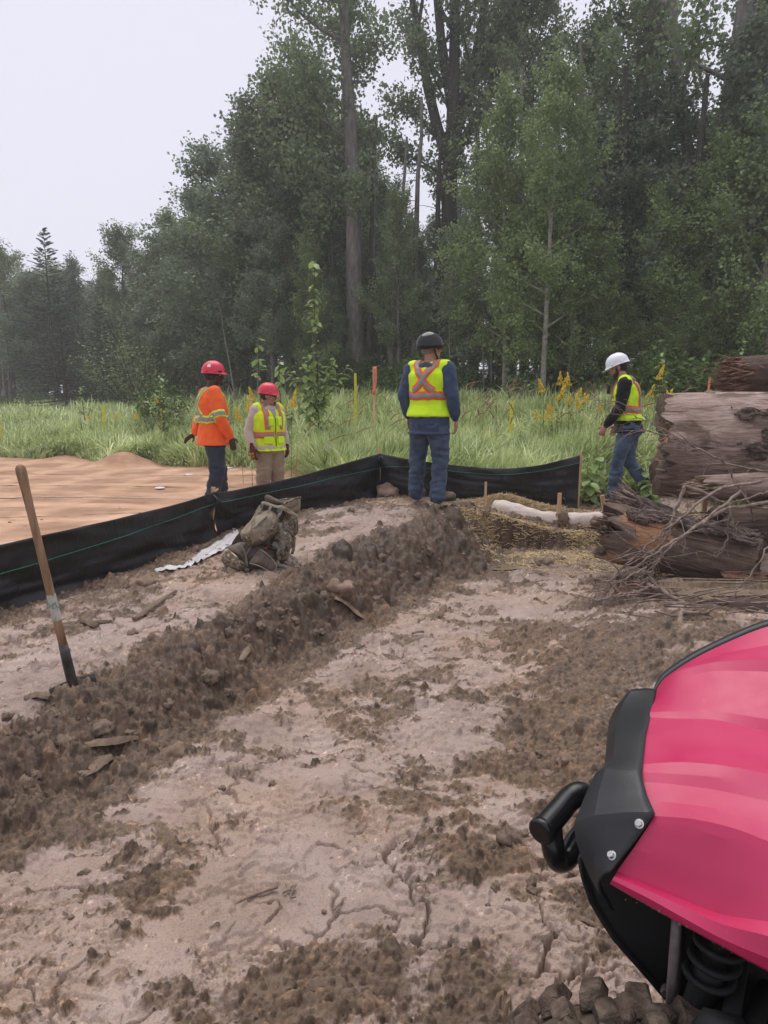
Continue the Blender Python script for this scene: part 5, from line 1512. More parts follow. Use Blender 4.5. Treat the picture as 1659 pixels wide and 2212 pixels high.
M_LOG_O = log_mat('split_orange_wood', [(.28, hexc(52, 41, 36)), (.48, hexc(104, 86, 75)), (.70, hexc(156, 136, 122))], (hexc(196, 146, 104), .55))
M_LOG_B = log_mat('rotten_bark', [(.3, hexc(44, 34, 30)), (.5, hexc(88, 70, 60)), (.72, hexc(136, 116, 104))])
M_LOG_R = log_mat('red_split_wood', [(.3, hexc(80, 56, 46)), (.5, hexc(134, 100, 82)), (.75, hexc(180, 148, 126))])
M_LOG_P = log_mat('pale_split_wood', [(.26, hexc(96, 76, 58)), (.46, hexc(156, 134, 110)), (.72, hexc(196, 178, 154))])
M_BARKP = mat_noise('flaky_dark_bark', [(.3, hexc(44, 36, 32)), (.5, hexc(82, 70, 63)), (.72, hexc(130, 116, 108))], 22, (1, 1, .5), .9, .5, .02, 30)
def log_local(L, r0, r1, seed, jag0=.08, jag1=.05, n=40, m=34, bend=0., rough=.05, squash=1.):
    """a log along +Z from 0 to L with broken ends"""
    r = random.Random(seed)
    V, F = [], []
    j0 = [jag0 * (mnoise.noise(Vector((math.cos(2 * math.pi * k / n) * 2.5 + seed, math.sin(2 * math.pi * k / n) * 2.5, 0))) + .5 * mnoise.noise(Vector((k * .9, seed, 3)))) for k in range(n)]
    j1 = [jag1 * (mnoise.noise(Vector((math.cos(2 * math.pi * k / n) * 2.5 + seed, 9, math.sin(2 * math.pi * k / n) * 2.5))) + .5 * mnoise.noise(Vector((k * .9, seed, 8)))) for k in range(n)]
    for i in range(m + 1):
        q = i / m
        rad = r0 + (r1 - r0) * q
        for k in range(n):
            th = 2 * math.pi * k / n
            c, s = math.cos(th), math.sin(th)
            w = 1 + rough * (1.6 * mnoise.noise(Vector((c * 1.1, s * 1.1, q * L * .9 + seed))) + .8 * mnoise.noise(Vector((c * 4, s * 4, q * L * 1.2 + seed))) + .35 * mnoise.noise(Vector((c * 12, s * 12, q * L * 3 + seed))))
            z = q * L + j0[k] * (1 - q) ** 6 + j1[k] * q ** 6
            V.append(Vector((c * rad * w, s * rad * w * squash + bend * (q - .5) ** 2, z)))
    for i in range(m):
        for k in range(n):
            k2 = (k + 1) % n
            F.append((i * n + k, i * n + k2, (i + 1) * n + k2, (i + 1) * n + k))
    body = (V, F)
    def cap(i, s):
        base = [V[i * n + k] for k in range(n)]; c = sum(base, Vector()) / n
        W = list(base)
        for f_, dz in ((.75, .03), (.45, -.02), (.15, .02)):
            for k in range(n):
                p = c.lerp(base[k], f_); p.z += s * dz * (1 + mnoise.noise(Vector((k * .7, f_ * 9, seed)))) ; W.append(p)
        W.append(c)
        G = []
        for a in range(3):
            for k in range(n):
                k2 = (k + 1) % n
                G.append((a * n + k, a * n + k2, (a + 1) * n + k2, (a + 1) * n + k))
        for k in range(n): G.append((3 * n + k, 3 * n + (k + 1) % n, 4 * n))
        return W, G
    return body, cap(0, -1), cap(m, 1)
def splinters(n, r, z, ln, seed, s=-1, spread=1.0):
    rr = random.Random(seed); out = []
    for i in range(n):
        th = rr.random() * 6.283; q = r * spread * rr.random() ** .5
        p = Vector((math.cos(th) * q, math.sin(th) * q, z))
        d = Vector((rr.uniform(-.35, .35), rr.uniform(-.35, .35), s)) * ln * rr.uniform(.3, 1.1)
        w = rr.uniform(.004, .013)
        out.append(tube([p - d * .25, p + d * .35, p + d], [w * 1.4, w, .001], 4))
    return join(*out)
def make_log(name, label, p0, p1, r0, r1, mat, endmat, seed, roll=0., **kw):
    p0, p1 = Vector(p0), Vector(p1)
    root = thing(name, label, 'log', p0)
    root.rotation_mode = 'QUATERNION'
    d = p1 - p0
    root.rotation_mode = 'XYZ'
    root.rotation_euler = (frame_of(d).to_4x4() @ Matrix.Rotation(roll, 4, 'Z')).to_euler()
    body, c0, c1 = log_local(d.length, r0, r1, seed, **kw)
    obj('stem', body, mat, root)
    obj('broken_end', c0, endmat, root); obj('broken_end', c1, endmat, root)
    return root, d.length
# the big stripped log
bigA, bigB = PD(1432, 962, 6.75), PD(1432, 962, 6.75) + Vector((2.6, -.95, .0))
big, Lb = make_log('big_log', 'huge stripped grey log resting high on the pile with a dark bark patch', bigA, bigB, .49, .53, M_LOG_W, M_LOG_O, 5, 0., jag0=.16, jag1=.1, m=60, n=64, rough=.045)
obj('splinter_fringe', splinters(40, .46, .02, .09, 3), M_LOG_P, big)
def bark_patch(root, z0, z1, t0, t1, rad, seed, thr=.0, aff=lambda z: 0.):
    """a torn sheet of thick flaky bark still clinging to the log"""
    nz_, nt_ = 90, 70
    V, F, keep = [], [], []
    for i in range(nz_ + 1):
        for j in range(nt_ + 1):
            u, w = i / nz_, j / nt_
            z = z0 + (z1 - z0) * u; t = t0 + (t1 - t0) * w + aff(u)
            p = Vector((math.cos(t) * 1.5, math.sin(t) * 1.5, z * 1.7)) * 2.2 + Vector((seed, 0, 0))
            e = min(u, 1 - u, w, 1 - w) * 3.2
            k = mnoise.noise(p) + .6 * mnoise.noise(p * 2.3) + .35 * mnoise.noise(p * 5) + min(e, 1) * .8 - .45
            keep.append(k > thr)
            pl = abs(mnoise.noise(Vector((p.x * 3, p.y * 3, p.z * 1.2)))) * .035 + .02 * mnoise.noise(p * 6) + .012 * mnoise.noise(p * 12)
            r = rad + .010 + max(0, pl)
            V.append(Vector((math.cos(t) * r, math.sin(t) * r, z)))
    for i in range(nz_):
        for j in range(nt_):
            a = i * (nt_ + 1) + j
            if keep[a] and keep[a + 1] and keep[a + nt_ + 1]: F.append((a, a + 1, a + nt_ + 2, a + nt_ + 1))
    used = sorted({q for f in F for q in f}); mp = {q: i for i, q in enumerate(used)}
    o = obj('bark_patch', ([V[q] for q in used], [tuple(mp[q] for q in f) for f in F]), M_BARKP, root, False)
    add_mod(o, 'SOLIDIFY', thickness=.016, offset=-1)
    return o
# which way faces the camera in the log's own axes
def face_angle(root, up=0.0):
    M = root.matrix_basis.to_3x3().inverted()
    d = M @ (Vector((0, 0, CAMH)) - Vector(root.location)).normalized()
    return math.atan2(d.y, d.x)
fa = face_angle(big)
zu = big.matrix_basis.to_3x3().inverted() @ Vector((0, 0, 1)); ua = math.atan2(zu.y, zu.x)
s_up = 1 if math.sin(ua - fa) > 0 else -1
bark_patch(big, .50, 1.35, fa - s_up * .25, fa + s_up * .95, .50, 4, .05, lambda u: s_up * (.35 * u - .2))
o = obj('soil_clod', lump((0, 0, 0), (.075, .06, .045), 77, 3, .55, 1.6), M_CLOD)
o.location = bigA + Vector((.36, -.16, .49)); tag(o, 'dark clod of soil sitting on top of the huge stripped log', 'clod')
# splintered log behind and above
tA = PD(1588, 812, 7.6)
tl, Lt = make_log('splintered_log', 'reddish log with a shredded end lying on top at the right edge', tA, tA + Vector((2.4, .5, .12)), .20, .21, M_LOG_B, M_LOG_R, 8, jag0=.2)
obj('splinter_fringe', splinters(150, .2, .0, .22, 5), M_LOG_R, tl)
sl = obj('splinter_fringe', splinters(120, .18, .25, .5, 6, 1), M_LOG_R, tl); sl.location = (0, 0, 0)
# broken log lower left
bA = PD(1322, 1150, 5.9)
bB = PD(1560, 1205, 5.4)
lowl, Ll = make_log('broken_log', 'broken log with orange bare wood and a splintered left end lying low on the mud', bA, bB + (bB - bA).normalized() * .25, .255, .215, M_LOG_O, M_LOG_B, 11, 1.2, jag0=.22, n=56, m=50, rough=.07)
obj('splinter_fringe', splinters(90, .25, .0, .12, 7), M_LOG_B, lowl)
fa2 = face_angle(lowl); zu = lowl.matrix_basis.to_3x3().inverted() @ Vector((0, 0, 1)); ua2 = math.atan2(zu.y, zu.x); s2 = 1 if math.sin(ua2 - fa2) > 0 else -1
bark_patch(lowl, .12, 1.15, fa2 + s2 * .55, fa2 + s2 * 1.9, .235, 9, -.15)
hA = PD(1350, 1105, 6.05)
rt, _ = make_log('root_stub', 'shaggy splintered stub rising from the left end of the broken log', hA + Vector((-.02, .0, .12)), hA + Vector((.42, .1, -.12)), .07, .15, M_BARKP, M_LOG_B, 13, jag0=.15)
obj('splinter_fringe', splinters(110, .10, .02, .14, 17), M_LOG_W, rt)
# further pieces
cA = PD(1535, 1052, 5.9)
mk, _ = make_log('dead_log', 'grey rotten log below the huge stripped one at the right edge', cA, cA + Vector((1.5, .2, .02)), .10, .15, M_LOG_W, M_LOG_P, 15, jag0=.22)
obj('splinter_fringe', splinters(30, .09, .0, .25, 18), M_LOG_P, mk)
cA = PD(1548, 1145, 5.75)
make_log('dead_log', 'dark bark-covered log in the middle of the pile at the right edge', cA, cA + Vector((1.6, .15, .02)), .20, .24, M_LOG_B, M_LOG_B, 16, jag0=.16)
cA = PD(1535, 1235, 5.35)
make_log('dead_log', 'pale half-rotten log right of the broken log', cA, cA + Vector((1.5, .05, -.02)), .13, .17, M_LOG_W, M_LOG_B, 19, jag0=.14)
cA = PD(1540, 1340, 4.75)
make_log('dead_log', 'dark rounded log lying on the ground just behind the red vehicle', cA, cA + Vector((1.6, .05, .0)), .155, .16, M_LOG_B, M_LOG_B, 21, jag0=.1)
cA = PD(1560, 1185, 5.9)
def plank(name, label, a, b, w, th, mat, seed, layers=5, face=Vector((0, -.75, .66))):
    a, b = Vector(a), Vector(b); t = (b - a); L = t.length; t.normalize()
    nrm = (face - t * face.dot(t)).normalized(); s = nrm.cross(t).normalized()
    r = random.Random(seed)
    root = thing(name, label, 'wood', a)
    n = 26
    rings = []
    for i in range(n + 1):
        q = i / n
        ring = []
        prof = [(-1, -.5), (-1, .35), (-.7, .5), (-.35, .2), (0, .28), (.3, .15), (.65, .5), (1, .3), (1, -.5), (0, -.6)]
        for k, (x, z) in enumerate(prof):
            e = 0
            if i == 0: e = r.uniform(-.10, .06)
            if i == n: e = r.uniform(-.06, .1)
            ring.append(t * (L * q + e) + s * (w / 2 * x * (1 + .1 * mnoise.noise(Vector((q * 4, k, seed))))) + nrm * (th * (z + .25 * mnoise.noise(Vector((q * 7, k * 2.2, seed))))))
        rings.append(ring)
    obj('split_face', loft(rings), mat, root, False)
    sp = []
    for i in range(layers * 7):
        q0 = r.random() * .85; ln = r.uniform(.08, .35); x = r.choice([-1, -.95, -.4, .6, .95]) + r.uniform(-.12, .12)
        p = t * (L * q0) + s * (w / 2 * x) + nrm * (th * .45)
        sp.append(tube([p, p + t * ln * .5 * L + nrm * r.uniform(0, .01), p + t * ln * L + nrm * r.uniform(-.005, .02)], [.007, .006, .001], 4))
    obj('splinter_fringe', join(*sp), mat, root)
    return root
plank('split_slab', 'pale split timber slab lying flat in front of the pile', PD(1447, 1276, 5.0), PD(1447, 1276, 5.0) + Vector((1.3, -.05, -.02)), .20, .05, M_LOG_P, 3)
plank('split_slab', 'reddish split timber slab under the twigs left of the pale slab', PD(1350, 1272, 5.25), PD(1440, 1276, 5.15), .15, .05, M_LOG_R, 4)
plank('split_slab', 'grey-brown plank wedged between the logs at the right edge', PD(1548, 1200, 5.55), PD(1700, 1186, 5.5), .09, .03, M_LOG_P, 5)
plank('split_slab', 'small pale wood splint standing on the dark log', PD(1566, 1168, 5.45), PD(1582, 1138, 5.45), .05, .012, M_LOG_P, 6, 1)
plank('split_slab', 'narrow reddish splint lying above the pale slab', PD(1585, 1243, 5.1), PD(1700, 1252, 5.05), .06, .03, M_LOG_R, 7, 2)
# ---- dead branches
M_BR = mat_noise('dead_branch_bark', [(.3, hexc(92, 78, 70)), (.6, hexc(144, 126, 116)), (.85, hexc(186, 170, 160))], 18, (1, 1, 1), .85, .3, .004)
def branch(label, pts, r0, r1, seed, twigs=10, tl=.28, name='dead_branch'):
    P = catmull([PD(*q) for q in pts], 6)
    rr = random.Random(seed)
    P = [p + Vector((rr.gauss(0, .006), rr.gauss(0, .006), rr.gauss(0, .006))) for p in P]
    n = len(P)
    ps = [tube(P, [r0 + (r1 - r0) * i / (n - 1) for i in range(n)], 6)]
    def sub(p, d, ln, r, depth):
        q = [p]; c = p; dd = d.copy(); k = 5
        for i in range(k):
            dd = (dd + Vector((rr.gauss(0, .16), rr.gauss(0, .16), rr.gauss(-.03, .14)))).normalized()
            c = c + dd * ln / k; q.append(c)
        ps.append(tube(q, [max(r * (1 - .8 * i / k), .0011) for i in range(k + 1)], 4))
        if depth > 0:
            for _ in range(rr.choice([1, 2, 2, 3])):
                i = rr.randint(1, k - 1)
                sub(q[i], (dd + Vector((rr.gauss(0, .6), rr.gauss(0, .6), rr.gauss(0, .5)))).normalized(), ln * rr.uniform(.35, .65), r * .6, depth - 1)
    for t in range(twigs):
        i = rr.randint(int(n * .25), n - 2)
        d = (P[i + 1] - P[i]).normalized()
        d = (d * .8 + Vector((rr.gauss(0, .5), rr.gauss(0, .4), rr.gauss(0, .5)))).normalized()
        sub(P[i], d, tl * rr.uniform(.5, 1.3), max(r1, r0 * .4), 1)
    tag(obj(name, join(*ps), M_BR), label, 'branch')
branch('long bare branch sweeping from the pile over the broken log down to the left mud', [(1659, 1085, 5.5), (1560, 1105, 5.35), (1470, 1160, 5.15), (1400, 1205, 5.05), (1330, 1262, 5.0), (1250, 1355, 4.85)], .016, .003, 1, 14, .35)
branch('second sweeping branch curving across the broken log to the trench', [(1640, 1040, 5.5), (1550, 1060, 5.4), (1455, 1130, 5.3), (1400, 1178, 5.2), (1330, 1240, 5.15), (1290, 1300, 5.0)], .014, .003, 2, 14, .35)
branch('upright crooked branch with a broken tip before the huge log', [(1478, 1050, 5.5), (1460, 1100, 5.45), (1440, 1160, 5.35), (1405, 1195, 5.3), (1350, 1225, 5.2), (1310, 1262, 5.1)], .016, .004, 3, 12, .3)
branch('thick grey branch running right from the broken tip into the pile', [(1478, 1050, 5.5), (1530, 1068, 5.5), (1580, 1095, 5.5), (1660, 1085, 5.5), (1720, 1080, 5.5)], .017, .012, 4, 10, .3)
branch('thin branch across the stake under the huge log', [(1660, 1062, 5.3), (1590, 1085, 5.4), (1520, 1115, 5.5), (1440, 1150, 5.6), (1390, 1175, 5.6)], .010, .003, 5, 12, .3)
branch('long straight branch lying along the front of the huge log', [(1720, 1030, 5.9), (1659, 1018, 5.95), (1580, 1005, 6.0), (1500, 965, 6.1), (1430, 940, 6.15), (1385, 925, 6.2)], .013, .005, 6, 12, .45)
branch('thin bare twig reaching across the vest of the man in the white helmet', [(1440, 945, 6.1), (1400, 905, 6.2), (1365, 885, 6.3), (1330, 868, 6.35), (1265, 862, 6.4)], .005, .002, 7, 9, .3)
branch('bare twig fan left of the huge log at hip height of the man', [(1480, 955, 6.0), (1420, 920, 6.1), (1385, 905, 6.2), (1350, 890, 6.2), (1325, 875, 6.2)], .006, .002, 8, 9, .3)
branch('thick pale branch lying on the mud in front of the pile', [(1600, 1345, 4.6), (1540, 1332, 4.65), (1480, 1305, 4.75), (1415, 1268, 4.9), (1398, 1262, 4.95)], .020, .014, 9, 5, .25)
branch('pale branch pointing left over the mud below the red slab', [(1415, 1265, 4.95), (1380, 1278, 4.9), (1330, 1285, 4.85), (1285, 1298, 4.8)], .014, .007, 10, 8, .25)
branch('thin branch lying over the red slab', [(1440, 1280, 5.0), (1390, 1268, 5.0), (1340, 1258, 5.05), (1280, 1250, 5.1)], .011, .005, 11, 8, .25)
branch('spray of fine twigs spreading over the left mud', [(1400, 1225, 5.0), (1350, 1250, 4.95), (1300, 1275, 4.9), (1262, 1320, 4.8), (1245, 1370, 4.75)], .007, .002, 12, 16, .3)
branch('upright twig before the dark log at the right edge', [(1580, 1095, 5.2), (1572, 1140, 5.2), (1562, 1185, 5.2), (1545, 1205, 5.2)], .008, .004, 13, 6, .2)
branch('arching twig in front of the pale slab', [(1659, 1180, 4.9), (1620, 1245, 4.85), (1592, 1275, 4.85), (1585, 1330, 4.8)], .007, .003, 14, 5, .2)
branch('broken branch stub standing in the soil before the dark log', [(1478, 1405, 4.1), (1475, 1370, 4.2), (1468, 1340, 4.3), (1475, 1320, 4.35)], .022, .018, 15, 3, .2)
branch('thin stick lying on the soil beside the branch stub', [(1410, 1372, 4.25), (1440, 1375, 4.2), (1475, 1382, 4.15)], .007, .006, 16, 1, .15)
branch('tangle of fine brown twigs under the broken log', [(1520, 1290, 4.9), (1460, 1285, 4.95), (1400, 1275, 5.0), (1330, 1295, 4.95), (1290, 1330, 4.8)], .010, .003, 17, 18, .32)
branch('curved branch dropping from the middle of the pile to the broken log', [(1600, 1060, 5.4), (1530, 1120, 5.25), (1455, 1175, 5.2), (1420, 1215, 5.15), (1395, 1255, 5.1), (1360, 1280, 5.0)], .013, .004, 18, 12, .3)
branch('low branch leaning on the stake under the huge log', [(1620, 1110, 5.7), (1540, 1105, 5.8), (1480, 1110, 5.9), (1420, 1120, 6.0)], .011, .004, 19, 10, .3)
# debris under the pile
mp_ = []
rr = random.Random(5)
for i in range(170):
    px, py = rr.uniform(1330, 1680), rr.uniform(1235, 1345)
    p = at(px, py); a = rr.uniform(-.5, .5); ln = rr.uniform(.08, .4); d = Vector((math.cos(a), math.sin(a), rr.uniform(-.12, .25)))
    p.z += rr.uniform(.0, .12)
    mp_.append(tube([p, p + d * ln * .5 + Vector((0, 0, rr.uniform(-.02, .02))), p + d * ln], [rr.uniform(.003, .009), .005, .002], 4))
tag(obj('brush_litter', join(*mp_), M_BR), 'litter of broken twigs under the log pile', 'twigs', None, 'stuff')
# ================================================================ PEOPLE
def ring_h(c, rx, ry, yaw=0., n=18, tilt=None):
    out = []
    for k in range(n):
        t = 2 * math.pi * k / n
        p = Vector((rx * math.cos(t), ry * math.sin(t), 0))
        p = Matrix.Rotation(yaw, 3, 'Z') @ p
        if tilt is not None: p = tilt @ p
        out.append(Vector(c) + p)
    return out
def limb(pts, rad, n=12):
    """tapered limb with rounded ends"""
    parts = [tube(pts, rad, n)]
    for p, r in zip(pts, rad): parts.append(ellipsoid(p, r * .995, 12, 8))
    return join(*parts)
def remesh(name, VF, voxel, smooth=4, wrinkle=0., wf=(7, 7, 16), seed=0, mat=None, zfix=None, mask=None):
    me = to_mesh(name, *VF)
    o = bpy.data.objects.new(name, me); COL.objects.link(o)
    m = o.modifiers.new('r', 'REMESH'); m.mode = 'VOXEL'; m.voxel_size = voxel; m.use_smooth_shade = True
    if smooth:
        s = o.modifiers.new('s', 'SMOOTH'); s.factor = .5; s.iterations = smooth
    dg = bpy.context.evaluated_depsgraph_get(); dg.update()
    me2 = bpy.data.meshes.new_from_object(o.evaluated_get(dg))
    bpy.data.objects.remove(o); bpy.data.meshes.remove(me)
    if wrinkle:
        nv = len(me2.vertices)
        co = np.zeros(nv * 3, np.float32); me2.vertices.foreach_get('co', co); co = co.reshape(-1, 3)
        no = np.zeros(nv * 3, np.float32); me2.vertex_normals.foreach_get('vector', no); no = no.reshape(-1, 3)
        d = np.array([(1 - abs(mnoise.noise(Vector((p[0] * wf[0] + seed, p[1] * wf[1], p[2] * wf[2] + 3 * p[0])))) * 2) * .6 + .6 * mnoise.noise(Vector((p[0] * wf[0] * 2.2, p[1] * wf[1] * 2.2 + seed, p[2] * wf[2] * 1.8 - 5 * p[0]))) for p in co])
        if mask is not None: d = d * mask(co)
        co = co + no * (d * wrinkle)[:, None].astype(np.float32)
        me2.vertices.foreach_set('co', co.ravel()); me2.update()
    me2.polygons.foreach_set('use_smooth', [True] * len(me2.polygons))
    me2.name = name
    me2.materials.clear()
    if mat: me2.materials.append(mat)
    return me2
def hand(wrist, dirv, palm_n, thumb_side, curl=.5, s=1.0, grow_=0.0):
    """palm and five fingers; dirv = along the fingers, palm_n = palm facing"""
    d = Vector(dirv).normalized(); pn = Vector(palm_n); pn = (pn - d * pn.dot(d)).normalized(); sd = d.cross(pn).normalized() * thumb_side
    w = Vector(wrist); ps = []
    c = w + d * .055 * s
    M = Matrix((sd, pn, d)).transposed()
    ps.append(ellipsoid(c, (.042 * s + grow_, .019 * s + grow_, .056 * s + grow_), 12, 8, M))
    for k, (off, ln) in enumerate(((.031, .072), (.011, .082), (-.010, .077), (-.030, .060))):
        p = w + d * .092 * s + sd * off * s
        q = [p - d * .03 * s]
        a = 0
        dd = d.copy()
        for seg, f in enumerate((.45, .32, .23)):
            a += curl * (.55, .75, .6)[seg] * (1 + .1 * k)
            dd = d * math.cos(a) + pn * math.sin(a)
            q.append(q[-1] + dd * ln * f * s + (d * .03 * s if seg == 0 else Vector()))
        ps.append(limb(q, [.0105 * s + grow_, .0105 * s + grow_, .0095 * s + grow_, .0085 * s + grow_], 8))
    t0 = w + d * .025 * s + sd * .03 * s
    q = [t0, t0 + (d * .5 + sd * .75 + pn * .35).normalized() * .04 * s, t0 + (d * .5 + sd * .75 + pn * .35).normalized() * .04 * s + (d * .85 + sd * .2 + pn * .5).normalized() * .045 * s]
    ps.append(limb(q, [.014 * s + grow_, .0125 * s + grow_, .0095 * s + grow_], 8))
    return join(*ps)
M_SKIN_B = mat_noise('deep_brown_skin', [(.3, (.045, .022, .014)), (.7, (.075, .038, .025))], 20, rough=.5, bstr=.1, bdist=.002)
M_SKIN_T = mat_noise('tan_skin', [(.3, (.30, .16, .10)), (.7, (.40, .225, .15))], 20, rough=.5, bstr=.1, bdist=.002)
M_SKIN_P = mat_noise('ruddy_skin', [(.3, (.36, .17, .115)), (.7, (.47, .24, .17))], 14, rough=.5, bstr=.1, bdist=.002)
M_HAIR = mat_noise('dark_hair', [(.3, (.012, .009, .008)), (.7, (.03, .022, .018))], 60, rough=.6, bstr=.4, bdist=.004)
M_BEARD = mat_noise('brown_beard', [(.3, (.03, .018, .012)), (.7, (.07, .042, .028))], 80, rough=.7, bstr=.5, bdist=.004)
M_GREYH = mat_noise('cropped_hair', [(.3, (.22, .15, .10)), (.7, (.33, .25, .18))], 60, rough=.6, bstr=.3, bdist=.003)
def cloth(name, c, var=.12, rough=.85, dirt=None, sc=6, weave=300, bs=.15):
    m, n, l, b = new_mat(name)
    v = coords(n, l)
    f = tex_noise(n, l, v, sc, 6, .65)
    r = ramp(n, [(.3, tuple(x * (1 - var) for x in c)), (.7, tuple(min(1, x * (1 + var)) for x in c))]); l.new(f, r.inputs[0])
    out = r.outputs[0]
    if dirt:
        f2 = tex_noise(n, l, v, dirt[2], 7, .7)
        rp = ramp(n, [(dirt[1], (0, 0, 0)), (dirt[1] + .1, (1, 1, 1))]); l.new(f2, rp.inputs[0])
        mx = n.new('ShaderNodeMixRGB'); mx.inputs[2].default_value = (*dirt[0], 1)
        l.new(rp.outputs[0], mx.inputs[0]); l.new(out, mx.inputs[1]); out = mx.outputs[0]
    l.new(out, b.inputs['Base Color']); b.inputs['Roughness'].default_value = rough; b.inputs['Specular IOR Level'].default_value = .25
    b.inputs['Sheen Weight'].default_value = .1
    f3 = tex_noise(n, l, v, weave, 2, .5); bump(n, l, b, f3, bs, .002)
    return m
HV_YEL = (.62, .88, .02)
M_HVY = cloth('hi_vis_lime', HV_YEL, .1)
M_HVO = cloth('hi_vis_orange', (.86, .13, .025), .1, dirt=((.22, .07, .03), .66, 5))
M_TAPE_O = cloth('orange_tape', (.90, .12, .03), .06)
M_TAPE_Y = cloth('lime_tape', (.66, .80, .06), .06)
M_SILVER = cloth('silver_reflective_tape', (.27, .255, .25), .1, .45)
M_DENIM = cloth('blue_denim', (.055, .080, .125), .5, dirt=((.25, .20, .15), .63, 4), sc=9)
M_DENIM_D = cloth('dark_denim', (.026, .036, .054), .4, dirt=((.13, .11, .09), .70, 4), sc=9)
M_DENIM_L = cloth('washed_denim', (.075, .11, .17), .5, sc=9)
M_KHAKI = cloth('khaki_work_cloth', (.255, .205, .15), .2, dirt=((.20, .14, .09), .62, 5))
M_BLUE = cloth('faded_navy_knit', (.042, .064, .115), .25)
M_BLACKC = cloth('black_knit', (.006, .006, .007), .3)
M_TANC = cloth('pale_tan_knit', (.50, .43, .38), .1, dirt=((.3, .2, .12), .66, 4))
M_GREYC = cloth('grey_knit', (.33, .32, .33), .1)
M_GLOVE = cloth('maroon_glove', (.10, .014, .018), .3)
M_GLOVEY = cloth('amber_glove_pads', (.62, .27, .05), .2)
M_BOOT = cloth('muddy_leather', (.10, .075, .06), .35, .75, dirt=((.20, .145, .11), .55, 7))
M_SOLE = cloth('dark_rubber', (.03, .026, .023), .3)
M_REDH = mat_noise('red_plastic_shell', [(.3, (.60, .018, .05)), (.7, (.70, .03, .07))], 6, rough=.38, bstr=0, spec=.5)
M_WHITEH = mat_noise('white_plastic_shell', [(.3, (.72, .72, .78)), (.7, (.80, .80, .86))], 6, rough=.4, bstr=0, spec=.5)
M_BLACKH = mat_noise('gloss_black_shell', [(.3, (.006, .006, .007)), (.7, (.009, .009, .010))], 6, rough=.07, bstr=0, spec=.45)
M_BLKP = mat_noise('black_plastic', [(.3, (.008, .008, .009)), (.7, (.016, .016, .017))], 9, rough=.45, bstr=0)
M_LENS = mat_noise('dark_lens', [(.3, (.004, .004, .004)), (.7, (.007, .007, .007))], 9, rough=.1, bstr=0)
M_EYE = mat_noise('eye_white', [(.3, (.6, .58, .55)), (.7, (.7, .68, .65))], 9, rough=.2, bstr=0)
M_STICK = mat_noise('white_sticker', [(.4, (.7, .68, .66)), (.6, (.8, .78, .76))], 9, bstr=0)

